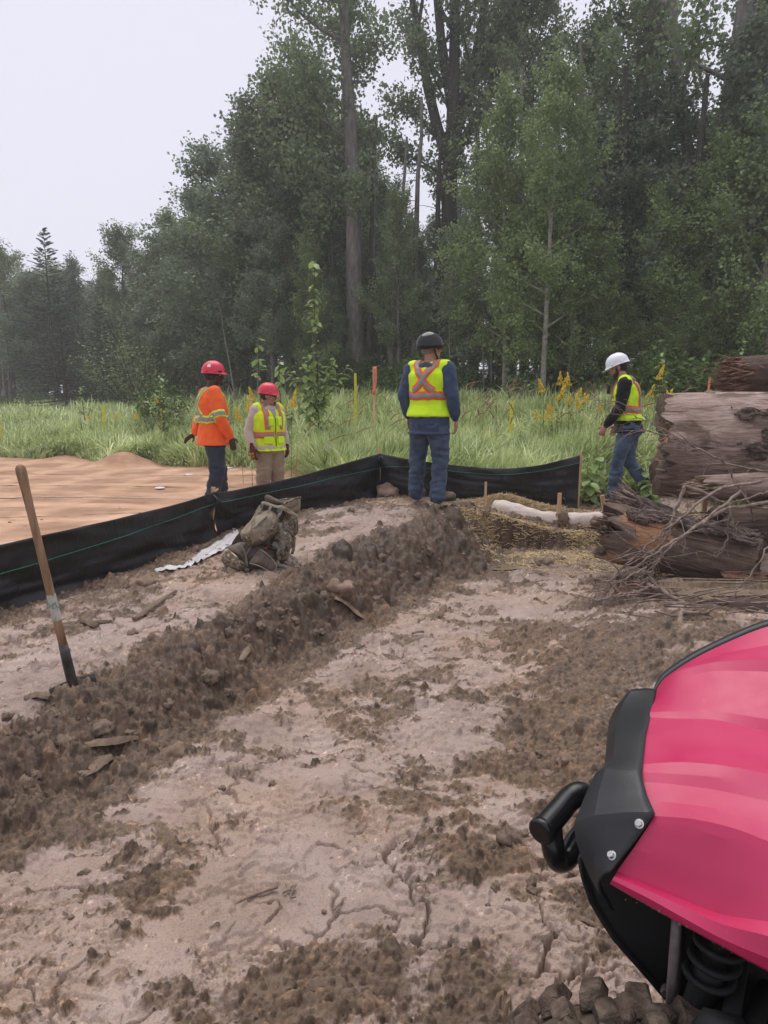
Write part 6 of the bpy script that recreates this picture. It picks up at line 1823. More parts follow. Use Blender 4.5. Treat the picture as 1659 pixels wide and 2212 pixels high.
class Man:
    """local axes: x right, y forward, z up; feet at z 0"""
    def __init__(s, label, loc, heading, J, girth=1.0):
        s.root = thing('person', label, 'person', loc, -math.radians(heading))
        s.J = {k: Vector(v) for k, v in J.items()}; s.g = girth
        s.yaw = J.get('head_yaw', 0) if False else 0
    def torso(s, ex=0., z0=None, z1=None, chestw=1.0):
        J, g = s.J, s.g
        hip = (J['hipL'] + J['hipR']) / 2; neck = J['neck']
        ax = neck - hip; ts = s.tyaw
        prof = [(-.16, .150, .118, 0), (-.02, .172, .130, 0), (.12, .168, .125, .005), (.30, .163, .118, .012), (.50, .172, .122, .014), (.68, .182, .126, .008), (.82, .180, .112, 0), (.92, .140, .085, -.006), (1.0, .075, .068, 0)]
        rings = []
        for q, rx, ry, fy in prof:
            z = hip.z + ax.z * q
            if z0 is not None and z < z0 - .001: continue
            if z1 is not None and z > z1: continue
            c = hip + ax * q + Matrix.Rotation(ts, 3, 'Z') @ Vector((0, fy, 0))
            rings.append(ring_h(c, (rx * g + ex) , (ry * g * (1.0 if q > .6 else s.belly) + ex), ts))
        return rings
    def build(s, skin, o):
        J = s.J; R = s.root
        hip = (J['hipL'] + J['hipR']) / 2
        hc = J['head']; hm = Euler((s.hpitch, 0, s.hyaw)).to_matrix()
        def H(x, y, z): return hc + hm @ Vector((x, y, z))
        s.H, s.hm = H, hm
        # ---- body: one continuous figure
        ps = [loft(s.torso(-.02))]
        for k in 'LR':
            ps.append(limb([J['hip' + k], J['knee' + k], J['ankle' + k]], [.078 * s.g, .052, .040]))
            ps.append(limb([J['ankle' + k] + Vector((0, 0, -.02)), J['ankle' + k] + J['toe' + k] * .14 + Vector((0, 0, -.05))], [.04, .03]))
            ps.append(limb([J['sh' + k], J['el' + k], J['wr' + k]], [.055, .042, .028]))
            hd = (J['hd' + k]).normalized()
            ps.append(hand(J['wr' + k], hd, J['pn' + k], 1 if k == 'R' else -1, J.get('curl', Vector((.5, 0, 0))).x) if False else hand(J['wr' + k], hd, J['pn' + k], s.ths[k], s.curl))
        ps.append(limb([J['neck'] + Vector((0, 0, -.04)), hc + Vector((0, -.01, -.05))], [.062 * (.6 + .4 * s.g), .055 * (.6 + .4 * s.g)]))
        ps.append(ellipsoid(H(0, -.008, .02), (.077, .097, .102), 20, 14, hm))
        ps.append(ellipsoid(H(0, .035, -.05), (.057, .062, .068), 16, 10, hm))      # jaw
        ps.append(ellipsoid(H(0, .075, -.092), (.028, .024, .022), 10, 8, hm))      # chin
        ps.append(limb([H(0, .088, .012), H(0, .112, -.028)], [.010, .0155]))       # nose
        ps.append(limb([H(-.03, .084, .03), H(.03, .084, .03)], [.013, .013]))      # brow
        ps.append(limb([H(-.018, .092, -.058), H(.018, .092, -.058)], [.009, .009]))  # lips
        for sx in (-1, 1):
            ps.append(ellipsoid(H(sx * .079, -.008, -.008), (.010, .019, .031), 10, 8, hm))
            ps.append(ellipsoid(H(sx * .045, .065, -.025), (.024, .024, .022), 10, 8, hm))
        link('body', remesh('body', join(*ps), .0085, 3, 0, mat=skin), None, R)
        for sx in (-1, 1):
            obj('eye', ellipsoid(H(sx * .031, .083, .008), .012, 10, 8), M_EYE, R)
        # ---- trousers
        ex = o.get('leg_ex', .022)
        tr = [loft(s.torso(.012, None, hip.z + .10))]
        for k in 'LR':
            h, kn, an = J['hip' + k], J['knee' + k], J['ankle' + k]
            tr.append(limb([h + Vector((0, 0, .02)), h.lerp(kn, .35), h.lerp(kn, .75), kn, kn.lerp(an, .3), kn.lerp(an, .7), an + Vector((0, 0, .02)), an + Vector((0, 0, -.03))], [.098 * s.g + ex * .3, .092 * s.g + ex * .4, .070 * s.g + ex * .6, .060 * s.g + ex * .8, .064 + ex * .7, .056 + ex * .8, .052 + ex, .055 + ex]))
        tr.append(limb([J['hipL'] + Vector((0, -.05, -.02)), J['hipR'] + Vector((0, -.05, -.02))], [.085 * s.g, .085 * s.g]))
        lo = min(J['ankleL'].z, J['ankleR'].z)
        jeans = link('trousers', remesh('trousers', join(*tr), .012, 3, .011, (6, 6, 15), 3, o['pants'], mask=lambda co: np.where(co[:, 2] < .55, 1.5, .8)), None, R)
        bv = BVHTree.FromPolygons([v.co[:] for v in jeans.data.vertices], [p.vertices[:] for p in jeans.data.polygons])
        for sx in ((-1, 1) if o.get('hem', -.1) < -.085 or o.get('vest') else ()):
            c = Matrix.Rotation(s.tyaw, 3, 'Z') @ Vector((sx * .085, -.3, 0)) + Vector((hip.x, hip.y, hip.z - .085))
            V, F = [], []
            for i in range(6):
                for j in range(6):
                    q = c + Matrix.Rotation(s.tyaw, 3, 'Z') @ Vector(((i / 5 - .5) * .13, 0, (.5 - j / 5) * .15 - .015 * (j == 5) * (1 - abs(i - 2.5) / 2.5)))
                    hit = bv.ray_cast(q, Matrix.Rotation(s.tyaw, 3, 'Z') @ Vector((0, 1, 0)))
                    p = hit[0] + hit[1] * .004 if hit[0] else q + Vector((0, .2, 0))
                    V.append(p)
            for i in range(5):
                for j in range(5): F.append((i * 6 + j, i * 6 + j + 1, i * 6 + j + 7, i * 6 + j + 6))
            pk = obj('pocket', (V, F), o['pants'], jeans); add_mod(pk, 'SOLIDIFY', thickness=.003)
        # ---- boots
        for k in 'LR':
            an, t = J['ankle' + k], J['toe' + k].normalized()
            g = an.z - .085
            a0 = Vector((an.x, an.y, g))
            b = [limb([a0 + Vector((0, 0, .19)), a0 + Vector((0, 0, .10)), a0 - t * .02 + Vector((0, 0, .06))], [.056, .052, .05]), limb([a0 - t * .03 + Vector((0, 0, .05)), a0 + t * .08 + Vector((0, 0, .052)), a0 + t * .165 + Vector((0, 0, .045))], [.044, .048, .044])]
            b.append(ellipsoid(a0 + t * .17 + Vector((0, 0, .045)), (.05, .05, .042)))
            bo = link('boot', remesh('boot', join(*b), .009, 3, .003, (20, 20, 20), 1, M_BOOT), None, R)
            sd = Vector((t.y, -t.x, 0)); ol = []
            for i in range(20):
                th = 2 * math.pi * i / 20
                ol.append(a0 + t * (.07 + .155 * math.cos(th)) + sd * ((.048 + .008 * math.cos(th)) * math.sin(th)))
            obj('sole', loft([[p + Vector((0, 0, z)) for p in ol] for z in (-.004, .004, .024, .03)]), M_SOLE, bo)
        # ---- shirt
        hem = hip.z + o.get('hem', -.10)
        sx_ = .016
        trs = s.torso(o.get('shirt_ex', .020))
        body_r = [r for r in trs if sum(p.z for p in r) / len(r) > hem + .02]
        c0_ = sum(body_r[0], Vector()) / len(body_r[0])
        lowr = [Vector((p.x, p.y, 0)) * 1.0 + Vector((0, 0, hem)) for p in s.torso(o.get('shirt_ex', .020) + .026)[1]]
        sh = [loft([lowr] + body_r)]
        for k in 'LR':
            a, e, w = J['sh' + k], J['el' + k], J['wr' + k]
            cf = e.lerp(w, .93)
            f = o.get('sleeve', 1.0)
            sh.append(limb([J['neck'].lerp(a, .35) + Vector((0, 0, -.035)), a], [.062, .074 * f]))
            sh.append(limb([a, a.lerp(e, .5), e, e.lerp(cf, .5), e.lerp(cf, .85), cf], [.074 * f, .068 * f, .059 * f, .054 * f, .046 * f, .040]))
        sh.append(loft([ring_h(J['neck'] + Vector((0, 0, -.05)), .085, .08), ring_h(J['neck'] + Vector((0, .0, .012)), .068, .066)]))
        shirt = link('shirt', remesh('shirt', join(*sh), .011, 3, .009, (9, 9, 13), 7, o['shirt']), None, R)
        surf = shirt
        if o.get('vest'):
            vh = hip.z + o['vest_hem']
            tz = s.torso(.032)
            tz = [r for r in tz if r[0].z > vh + .03]
            low = [Vector((p.x, p.y, vh)) for p in s.torso(.040)[1]]
            c = sum(low, Vector()) / len(low)
            c2 = hip.lerp(J['neck'], max(0, (vh - hip.z) / (J['neck'].z - hip.z)))
            low = [Vector((c2.x, c2.y, vh)) + (p - c) * 1.06 for p in low]
            ve = [loft([low] + tz[:-1])]
            for k in 'LR':
                a = J['sh' + k]
                ve.append(limb([J['neck'].lerp(a, .25) + Vector((0, 0, -.035)), J['neck'].lerp(a, .84) + Vector((0, 0, .004))], [.078, .088]))
            surf = link('vest', remesh('vest', join(*ve), .011, 3, .010, (9, 9, 5), 17, o['vest']), None, R)
        s.surf = surf; s.shirt = shirt; s.jeans = jeans
        s.bvh = {x.name: BVHTree.FromPolygons([v.co[:] for v in x.data.vertices], [p.vertices[:] for p in x.data.polygons]) for x in (surf, shirt)}
    def tape(s, guide, w, wb, inner, outer, on=None, name='reflective_tape', flat=None):
        """a band laid along the cloth: guide points near the surface"""
        on = on or s.surf
        bv = s.bvh[on.name]
        P = catmull(guide, 7)
        def lay(width, off, mat, nm, par):
            pts = []
            for p in P:
                q = bv.find_nearest(p); pts.append((q[0], q[1]))
            # even out the normals along the band
            N = [q[1] for q in pts]
            for _ in range(2): N = [(N[max(i - 1, 0)] + N[i] * 2 + N[min(i + 1, len(N) - 1)]).normalized() for i in range(len(N))]
            V, F = [], []; m = 4
            for i, (c, _n) in enumerate(pts):
                t = (pts[min(i + 1, len(pts) - 1)][0] - pts[max(i - 1, 0)][0])
                t = t.normalized() if t.length > 1e-6 else Vector((1, 0, 0))
                n = N[i]; b = n.cross(t).normalized()
                for j in range(m + 1):
                    q = c + b * (width * (j / m - .5)) + n * .01
                    h = bv.find_nearest(q)
                    V.append(h[0] + (h[1] * .5 + n * .5).normalized() * off)
            for i in range(len(pts) - 1):
                for j in range(m):
                    a = i * (m + 1) + j; F.append((a, a + 1, a + m + 2, a + m + 1))
            o = obj(nm, (V, F), mat, par); add_mod(o, 'SOLIDIFY', thickness=.0015, offset=0)
            return o
        band = lay(wb, .0035, outer, name, on)
        lay(w, .0060, inner, 'silver_strip', on) if False else lay(w, .0060, inner, 'silver_strip', s.root)
        return band
    def ringpts(s, z, a0, a1, ex=.05, n=9):
        """points round the torso at height z; angle 0 = right, 90 = front (degrees)"""
        hip = (s.J['hipL'] + s.J['hipR']) / 2; ax = s.J['neck'] - hip
        c = hip + ax * ((z - hip.z) / ax.z)
        out = []
        for i in range(n):
            t = math.radians(a0 + (a1 - a0) * i / (n - 1)) + s.tyaw
            out.append(c + Vector((math.cos(t) * (.19 * s.g + ex), math.sin(t) * (.14 * s.g + ex), 0)))
        return out
    def pt(s, x, y, z):
        """a torso place: x right, y front in the torso's own heading, z height"""
        hip = (s.J['hipL'] + s.J['hipR']) / 2; ax = s.J['neck'] - hip
        c = hip + ax * ((z - hip.z) / ax.z)
        return c + Matrix.Rotation(s.tyaw, 3, 'Z') @ Vector((x, y, 0))
    def hard_hat(s, mat, pitch=0., sticker=False, brim_all=False):
        hm = s.hm @ Euler((pitch, 0, 0)).to_matrix()
        c = s.H(0, -.005, .045)
        def P(x, y, z): return c + hm @ Vector((x, y, z))
        n = 40; V, F = [], []
        prof = [(math.sin(a), math.cos(a)) for a in np.linspace(.02, math.pi / 2, 10)]
        rings = []
        for (r, z) in prof:
            ring = []
            for k in range(n):
                t = 2 * math.pi * k / n
                ridge = .006 * math.exp(-((math.cos(t) * .115 * r) / .016) ** 2) * (1 if z > .25 else z * 4) if r > .15 else .004
                ring.append(P(math.cos(t) * .107 * r, math.sin(t) * .134 * r, (.122 + ridge) * z ** .9 if z > 0 else 0))
            rings.append(ring)
        for e, dz in ((1.02, -.010), (1.05, -.020), (1.10, -.024)):
            ring = []
            for k in range(n):
                t = 2 * math.pi * k / n
                f = max(0, math.sin(t))
                peak = .042 * f ** 1.6 * (e - 1) / .10
                ring.append(P(math.cos(t) * (.107 * e), math.sin(t) * (.134 * e) + peak, dz - .010 * f * (e > 1.04)))
            rings.append(ring)
        o = obj('hard_hat', loft(rings, False), mat, s.root); add_mod(o, 'SOLIDIFY', thickness=.004, offset=-1)
        for sx in (-1, 1):
            for yy in (.05, -.07):
                obj('slot_lug', box(.006, .030, .014, Matrix.Translation(P(sx * .110, yy, .004)) @ hm.to_4x4() @ Matrix.Rotation(sx * -.25, 4, 'Y')), mat, o)
        if sticker:
            b = [P(.122 * math.cos(t), .149 * math.sin(t), z) for t in (-.55, -.33, -.1) for z in (.045, .075)]
            b = []
            for t in (-.42, -.25, -.08):
                for z in (.050, .082):
                    r = math.sqrt(max(0, 1 - (z / .13) ** 2.2))
                    b.append(P(.110 * r * math.cos(t), .137 * r * math.sin(t), z))
            o2 = obj('sticker', (b, [(0, 2, 3, 1), (2, 4, 5, 3)]), M_STICK, o, False); add_mod(o2, 'SOLIDIFY', thickness=.002, offset=1)
        bnd = [s.H(.083 * math.cos(t), -.006 + .104 * math.sin(t), .035) for t in np.linspace(math.pi * .95, math.pi * 2.05, 16)]
        obj('suspension_band', tube(bnd, .009, 6), M_BLKP, o)
        obj('ratchet_knob', ellipsoid(s.H(0, -.118, .02), (.022, .014, .014), 10, 6, s.hm), M_BLKP, o)
    def hair(s, mat, beard=None, low=-.03):
        obj('hair', ellipsoid(s.H(0, -.022, .012), (.080, .092, .088), 18, 12, s.hm), mat, s.root)
        if beard:
            ps = [ellipsoid(s.H(0, .040, -.068), (.058, .060, .052), 16, 10, s.hm), ellipsoid(s.H(0, .078, -.098), (.032, .028, .026), 10, 8, s.hm)]
            for sx in (-1, 1): ps.append(limb([s.H(sx * .071, .012, -.005), s.H(sx * .062, .028, -.06)], [.014, .02]))
            if beard[1]:
                link('beard', remesh('beard', join(*ps), .008, 2, .002, (40, 40, 40), 2, beard[0]), None, s.root)
            else:
                obj('goatee', join(ellipsoid(s.H(0, .088, -.092), (.022, .020, .026), 10, 8, s.hm), limb([s.H(-.02, .100, -.046), s.H(.02, .100, -.046)], [.006, .006])), beard[0], s.root)
    def glasses(s):
        g = thing('sunglasses', None, None); g.parent = s.root
        for sx in (-1, 1):
            obj('lens', ellipsoid(s.H(sx * .036, .098, .008), (.031, .010, .020), 14, 8, s.hm), M_LENS, g)
            obj('temple', tube([s.H(sx * .064, .088, .012), s.H(sx * .082, .04, .012), s.H(sx * .084, -.02, .004)], .004, 5), M_BLKP, g)
        obj('bridge', tube([s.H(-.012, .112, .012), s.H(.012, .112, .012)], .004, 5), M_BLKP, g)

def pose(h, **kw):
    """joints of a man standing at ease, h metres tall"""
    k = h / 1.8
    J = dict(hipL=(-.095, 0, .90), hipR=(.095, 0, .90), kneeL=(-.115, .03, .49), kneeR=(.115, .03, .49), ankleL=(-.13, -.01, .085), ankleR=(.13, -.01, .085), toeL=(-.25, .97, 0), toeR=(.25, .97, 0),
             shL=(-.195, -.005, 1.445), shR=(.195, -.005, 1.445), elL=(-.27, -.05, 1.15), elR=(.27, -.05, 1.15), wrL=(-.275, .06, .90), wrR=(.275, .06, .90), hdL=(0, .2, -1), hdR=(0, .2, -1), pnL=(1, -.2, 0), pnR=(-1, -.2, 0),
             neck=(0, -.01, 1.50), head=(0, .03, 1.655))
    J.update(kw)
    for q in J:
        if not q.startswith(('toe', 'hd', 'pn')): J[q] = tuple(c * k for c in J[q])
    return J
def make_man(label, loc, heading, J, girth, belly, tyaw, hyaw, hpitch, skin, opts, curl=.5):
    m = Man(label, loc, heading, J, girth)
    m.belly, m.tyaw, m.hyaw, m.hpitch, m.curl = belly, math.radians(tyaw), -math.radians(hyaw), -math.radians(hpitch), curl
    m.ths = {'L': -1, 'R': 1}
    # thumb towards the front of the body
    for k in 'LR':
        d = Vector(J['hd' + k]).normalized(); pn = Vector(J['pn' + k]); pn = (pn - d * pn.dot(d)).normalized()
        m.ths[k] = 1 if d.cross(pn).y > 0 else -1
    m.build(skin, opts)
    return m
def x_back(m, zt, zb, wx, w, wb, inner, outer):
    """crossed bands on the back, from the shoulders to the waist"""
    for s_ in (1, -1):
        m.tape([m.pt(s_ * .10, -.02, zt + .03), m.pt(s_ * .095, -.16, zt - .05), m.pt(s_ * .03, -.2, zt - .16), m.pt(-s_ * .05, -.2, zt - .27), m.pt(-s_ * wx, -.17, zb)], w, wb, inner, outer)

def fit_h(px, top, p, lift, full=1.822):
    """stature that brings the hat's crown to where it is seen"""
    h = 1.8 * (PD(px, top, p.y).z - gz(p.x, p.y) - lift) / full
    print('stature', px, round(h, 3), 'at', round(p.y, 2))
    return h
# ---- the man in the black helmet, seen from behind
zc = PZ(925, 1095, .44)
hC = fit_h(928, 719, zc, .085)
mC = make_man('man seen from behind in glossy black helmet and lime vest with orange cross', (zc.x, zc.y, gz(zc.x, zc.y) + .085), 30,
              pose(hC, ankleL=(-.19, .06, .085), kneeL=(-.165, .06, .47), ankleR=(.15, -.07, .085), kneeR=(.14, .01, .47), toeL=(-.1, .97, 0), toeR=(.55, .8, 0), hipL=(-.10, 0, .86), hipR=(.10, 0, .86), elL=(-.285, -.06, 1.15), elR=(.295, -.05, 1.15), wrL=(-.27, .03, .91), wrR=(.30, .05, .89), neck=(0, .0, 1.495), shL=(-.215, -.005, 1.43), shR=(.215, -.005, 1.43)),
              1.16, 1.06, 0, 32, -4, M_SKIN_P, dict(pants=M_DENIM, shirt=M_BLUE, vest=M_HVY, vest_hem=.06, hem=-.12, sleeve=1.18, leg_ex=.03))
x_back(mC, 1.47, 1.14, .13, .042, .085, M_SILVER, M_TAPE_O)
mC.tape(mC.ringpts(1.095, -182, 2, .06, 15), .045, .088, M_SILVER, M_TAPE_O)
mC.hair(M_GREYH)
def half_helmet(m):
    n = 40; rings = []
    c = m.H(0, -.01, .03); hm = m.hm @ Euler((-.10, 0, 0)).to_matrix()
    def P(x, y, z): return c + hm @ Vector((x, y, z))
    for a in np.linspace(.02, 1.86, 15):
        ring = []
        for k in range(n):
            t = 2 * math.pi * k / n
            # lower round the back and over the ears, higher over the brow
            b = min(a, 1.86 - .42 * max(0, math.sin(t)) ** 1.2 - .14 * abs(math.cos(t)) ** 6)
            ring.append(P(math.sin(b) * math.cos(t) * .121, math.sin(b) * math.sin(t) * .147, math.cos(b) * .136))
        rings.append(ring)
    o = obj('helmet', loft(rings, False), M_BLACKH, m.root); add_mod(o, 'SOLIDIFY', thickness=.012, offset=-1)
    e = rings[-1]
    obj('edge_trim', tube(e + [e[0]], .008, 6), M_BLKP, o)
    for sx in (-1, 1):
        obj('chin_strap', tube(catmull([m.H(sx * .105, -.03, -.01), m.H(sx * .090, .0, -.06), m.H(sx * .055, .04, -.11), m.H(0, .05, -.125)], 4), .010, 6), M_BLKP, o)
        obj('goggle_band', tube(catmull([m.H(sx * .105, .02, .0), m.H(sx * .09, .075, .005), m.H(sx * .05, .105, .008)], 4), .014, 6), M_BLKP, o)
half_helmet(mC)

# ---- the man in orange
zr = PD(468, 1100, 8.3); hR = fit_h(455, 781, zr, .06)
mR = make_man('man in red hard hat and orange long-sleeved hi-vis shirt with back turned to the camera', (zr.x, zr.y, gz(zr.x, zr.y) + .06), 66,
              pose(hR, hipL=(-.10, 0, .90), ankleL=(-.16, .10, .085), kneeL=(-.14, .08, .49), ankleR=(.14, -.10, .085), kneeR=(.13, .0, .49), elL=(-.275, -.11, 1.15), wrL=(-.19, -.20, .94), hdL=(-.25, -.8, -.5), pnL=(.5, .2, -.6), elR=(.29, .03, 1.15), wrR=(.25, .16, .91), hdR=(-.1, .25, -1), pnR=(-.7, .0, 0)),
              1.12, 1.05, 0, 22, 2, M_SKIN_B, dict(pants=M_DENIM_D, shirt=M_HVO, shirt_ex=.038, hem=-.08, sleeve=1.14, leg_ex=.03), .35)
x_back(mR, 1.47, 1.13, .14, .045, .085, M_SILVER, M_TAPE_Y)
mR.tape(mR.ringpts(1.10, -190, 35, .06, 17), .048, .090, M_SILVER, M_TAPE_Y)
mR.tape(mR.ringpts(1.10, 35, 150, .06, 11), .048, .090, M_SILVER, M_TAPE_Y)
for k in 'LR':
    a, e = mR.J['sh' + k], mR.J['el' + k]
    d = (e - a).normalized(); u = d.cross(Vector((0, 1, 0))).normalized(); v = d.cross(u)
    c = a.lerp(e, .88)
    mR.tape([c + (u * math.cos(t) + v * math.sin(t)) * .10 for t in np.linspace(0, 6.2, 12)], .045, .085, M_SILVER, M_TAPE_Y)
mR.tape([mR.pt(.11, .16, 1.12), mR.pt(.11, .19, 1.3), mR.pt(.10, .1, 1.46), mR.pt(.10, .0, 1.50)], .045, .085, M_SILVER, M_TAPE_Y)
mR.hair(M_HAIR, (M_HAIR, False)); mR.hard_hat(M_REDH, .0, True); mR.glasses()
obj('brow_goggles', tube([mR.H(.09, .02, .045), mR.H(.075, .09, .045), mR.H(0, .125, .045), mR.H(-.075, .09, .045)], .017, 8), M_BLKP, mR.root)

# ---- the man with the red gloves
z3 = PD(584, 1090, 9.35); h3 = fit_h(575, 830, z3, .06)
m3 = make_man('man in red hard hat facing the camera, lime vest, maroon work gloves', (z3.x, z3.y, gz(z3.x, z3.y) + .06), 140,
              pose(h3, elL=(-.29, -.06, 1.16), elR=(.30, -.06, 1.15), wrL=(-.30, .02, .91), wrR=(.31, .05, .90), toeL=(-.4, .9, 0), toeR=(.4, .9, 0), ankleL=(-.16, -.01, .085), ankleR=(.16, .0, .085)),
              1.2, 1.0, 0, -48, 4, M_SKIN_T, dict(pants=M_KHAKI, shirt=M_TANC, vest=M_HVY, vest_hem=-.05, hem=-.03, sleeve=1.08, leg_ex=.036), .45)
k3 = h3 / 1.8
for s_ in (1, -1):
    m3.tape([m3.pt(s_ * .10, -.02, 1.50 * k3), m3.pt(s_ * .105, .10, 1.45 * k3), m3.pt(s_ * .115, .18, 1.33 * k3), m3.pt(s_ * .115, .2, 1.16 * k3)], .042, .085, M_SILVER, M_TAPE_O)
m3.tape(m3.ringpts(1.08 * k3, 95, 280, .06, 15), .042, .085, M_SILVER, M_TAPE_O)
m3.tape(m3.ringpts(1.08 * k3, 85, -80, .06, 15), .042, .085, M_SILVER, M_TAPE_O)
def vest_front(m):
    bv = m.bvh[m.surf.name]
    def patch(x0, x1, z0, z1, mat, name, off, n=7, vee=None, th=.003):
        V, F = [], []
        for i in range(n):
            for j in range(n):
                q = j / (n - 1)
                xx0, xx1 = x0, x1
                if vee: xx0, xx1 = x0 * (vee + (1 - vee) * q), x1 * (vee + (1 - vee) * q)
                p = m.pt(xx0 + (xx1 - xx0) * i / (n - 1), .5, z0 + (z1 - z0) * q)
                h = bv.ray_cast(p, Matrix.Rotation(m.tyaw, 3, 'Z') @ Vector((0, -1, 0)))
                if not h[0]: h = bv.find_nearest(m.pt(xx0 + (xx1 - xx0) * i / (n - 1), .12, z0 + (z1 - z0) * q))
                V.append(h[0] + h[1] * off)
        for i in range(n - 1):
            for j in range(n - 1): F.append((i * n + j, i * n + j + 1, (i + 1) * n + j + 1, (i + 1) * n + j))
        o = obj(name, (V, F), mat, m.surf); add_mod(o, 'SOLIDIFY', thickness=th, offset=0)
    patch(-.075, .075, 1.19, 1.425, M_GREYC, 'open_collar', .006, 9, .06)
    patch(.03, .095, 1.10, 1.22, M_HVY, 'chest_pocket', .010)
    patch(-.10, -.03, 1.10, 1.22, M_HVY, 'chest_pocket', .010)
    patch(.03, .15, .86, .96, M_HVY, 'lower_pocket', .010); patch(-.15, -.03, .86, .96, M_HVY, 'lower_pocket', .010)
    patch(-.005, .005, .83, 1.19, M_BLKP, 'zip', .009, 9)
vest_front(m3)
for k in 'LR':
    d = m3.J['hd' + k].normalized()
    gl = link('glove', remesh('glove', join(hand(m3.J['wr' + k], d, m3.J['pn' + k], m3.ths[k], m3.curl, 1.04, .0045), limb([m3.J['wr' + k] - d * .05, m3.J['wr' + k] + d * .03], [.040, .036])), .007, 2, 0, mat=M_GLOVE), None, m3.root)
    bk = -Vector(m3.J['pn' + k]).normalized()
    sdv = d.cross(bk).normalized()
    for f in (-.03, -.01, .011, .031):
        obj('knuckle_pad', ellipsoid(m3.J['wr' + k] + d * .088 + sdv * f + bk * .021, (.007, .006, .022), 8, 6, Matrix((sdv, bk, d)).transposed()), M_GLOVEY, gl)
        obj('finger_pad', ellipsoid(m3.J['wr' + k] + d * .125 + sdv * f + bk * .010, (.006, .006, .014), 8, 6, Matrix((sdv, bk, d)).transposed()), M_GLOVEY, gl)
m3.hair(M_HAIR, (M_HAIR, False)); m3.hard_hat(M_REDH, -.03); m3.glasses()

# ---- the man in the white hard hat
z4 = PZ(1318, 1090, .3)
m4 = make_man('bearded man in white hard hat and black sleeves beside the log pile', (z4.x + .16, z4.y, gz(z4.x + .1, z4.y) + .06), -64,
              pose(1.80, hipL=(-.095, -.02, .91), hipR=(.095, -.02, .91), kneeL=(-.10, .08, .50), ankleL=(-.10, .11, .085), kneeR=(.11, -.02, .50), ankleR=(.11, -.30, .11), toeL=(-.1, 1, 0), toeR=(.1, 1, 0),
                   shL=(-.195, .035, 1.43), shR=(.195, .035, 1.43), elL=(-.25, .07, 1.15), elR=(.25, .05, 1.14), wrL=(-.24, .22, .93), wrR=(.24, .16, .92), neck=(0, .05, 1.49), head=(0, .145, 1.625), hdL=(.05, .45, -.85), hdR=(0, .4, -.9)),
              1.04, 1.0, 0, 0, 24, M_SKIN_P, dict(pants=M_DENIM_L, shirt=M_BLACKC, vest=M_HVY, vest_hem=.09, hem=-.06, sleeve=1.1, leg_ex=.02), .9)
m4.tape(m4.ringpts(1.13, -170, 10, .06, 15), .045, .088, M_SILVER, M_TAPE_O)
m4.tape(m4.ringpts(1.13, 190, 105, .06, 9), .045, .088, M_SILVER, M_TAPE_O)
for s_ in (1, -1):
    m4.tape([m4.pt(s_ * .10, .0, 1.52), m4.pt(s_ * .10, -.15, 1.44), m4.pt(s_ * .06, -.2, 1.32), m4.pt(s_ * .06, -.2, 1.17)], .042, .082, M_SILVER, M_TAPE_O)
    m4.tape([m4.pt(s_ * .10, .05, 1.52), m4.pt(s_ * .105, .18, 1.42), m4.pt(s_ * .11, .2, 1.25)], .042, .082, M_SILVER, M_TAPE_O)
m4.hair(M_HAIR, (M_BEARD, True)); m4.hard_hat(M_WHITEH, .06)
obj('radio', box(.05, .035, .10, Matrix.Translation(m4.pt(-.06, .20, 1.36))), M_BLKP, m4.root, False)
# ================================================================ BACKPACK
D_BP = at(570, 1246).y + .17
def BP(cx, cy, d=0.):
    return PD(449.3 + cx * .14583, 1048.4 + cy * .14583, D_BP + d)
def camo(name, cols, sc, rough=.9):
    m, n, l, b = new_mat(name)
    v = coords(n, l)
    f = tex_noise(n, l, v, sc, 6, .75, .8)
    r = ramp(n, [(.36, cols[0]), (.46, cols[1]), (.55, cols[2]), (.66, cols[3])]); l.new(f, r.inputs[0])
    l.new(r.outputs[0], b.inputs['Base Color']); b.inputs['Roughness'].default_value = rough; b.inputs['Specular IOR Level'].default_value = .2
    f2 = tex_noise(n, l, v, 16, 5, .6); bump(n, l, b, f2, .5, .02)
    return m
M_CAMO = camo('speckled_camo_cloth', [hexc(58, 48, 40), hexc(98, 86, 72), hexc(140, 128, 108), hexc(182, 170, 150)], 42)
M_PTAN = camo('olive_tan_cloth', [hexc(112, 101, 84), hexc(134, 122, 104), hexc(150, 138, 119), hexc(168, 156, 137)], 7)
M_PBRN = camo('grey_brown_cloth', [hexc(80, 70, 62), hexc(94, 84, 76), hexc(108, 97, 88), hexc(124, 112, 102)], 8)
M_PDRK = camo('dark_brown_cloth', [hexc(58, 50, 46), hexc(70, 62, 57), hexc(84, 74, 68), hexc(96, 86, 80)], 9)
M_STRAP = camo('grey_webbing', [hexc(96, 88, 80), hexc(114, 105, 97), hexc(130, 121, 112), hexc(146, 136, 127)], 30)
M_BUCK = mat_noise('grey_buckle', [(.3, (.10, .10, .10)), (.7, (.18, .18, .175))], 10, rough=.4, bstr=0)
p0 = BP(700, 1260); gp = gz(p0.x, p0.y)
pack = thing('backpack', 'worn camouflage frame backpack slumped upright on the muddy bank with straps trailing', 'backpack', (p0.x, p0.y, gp))
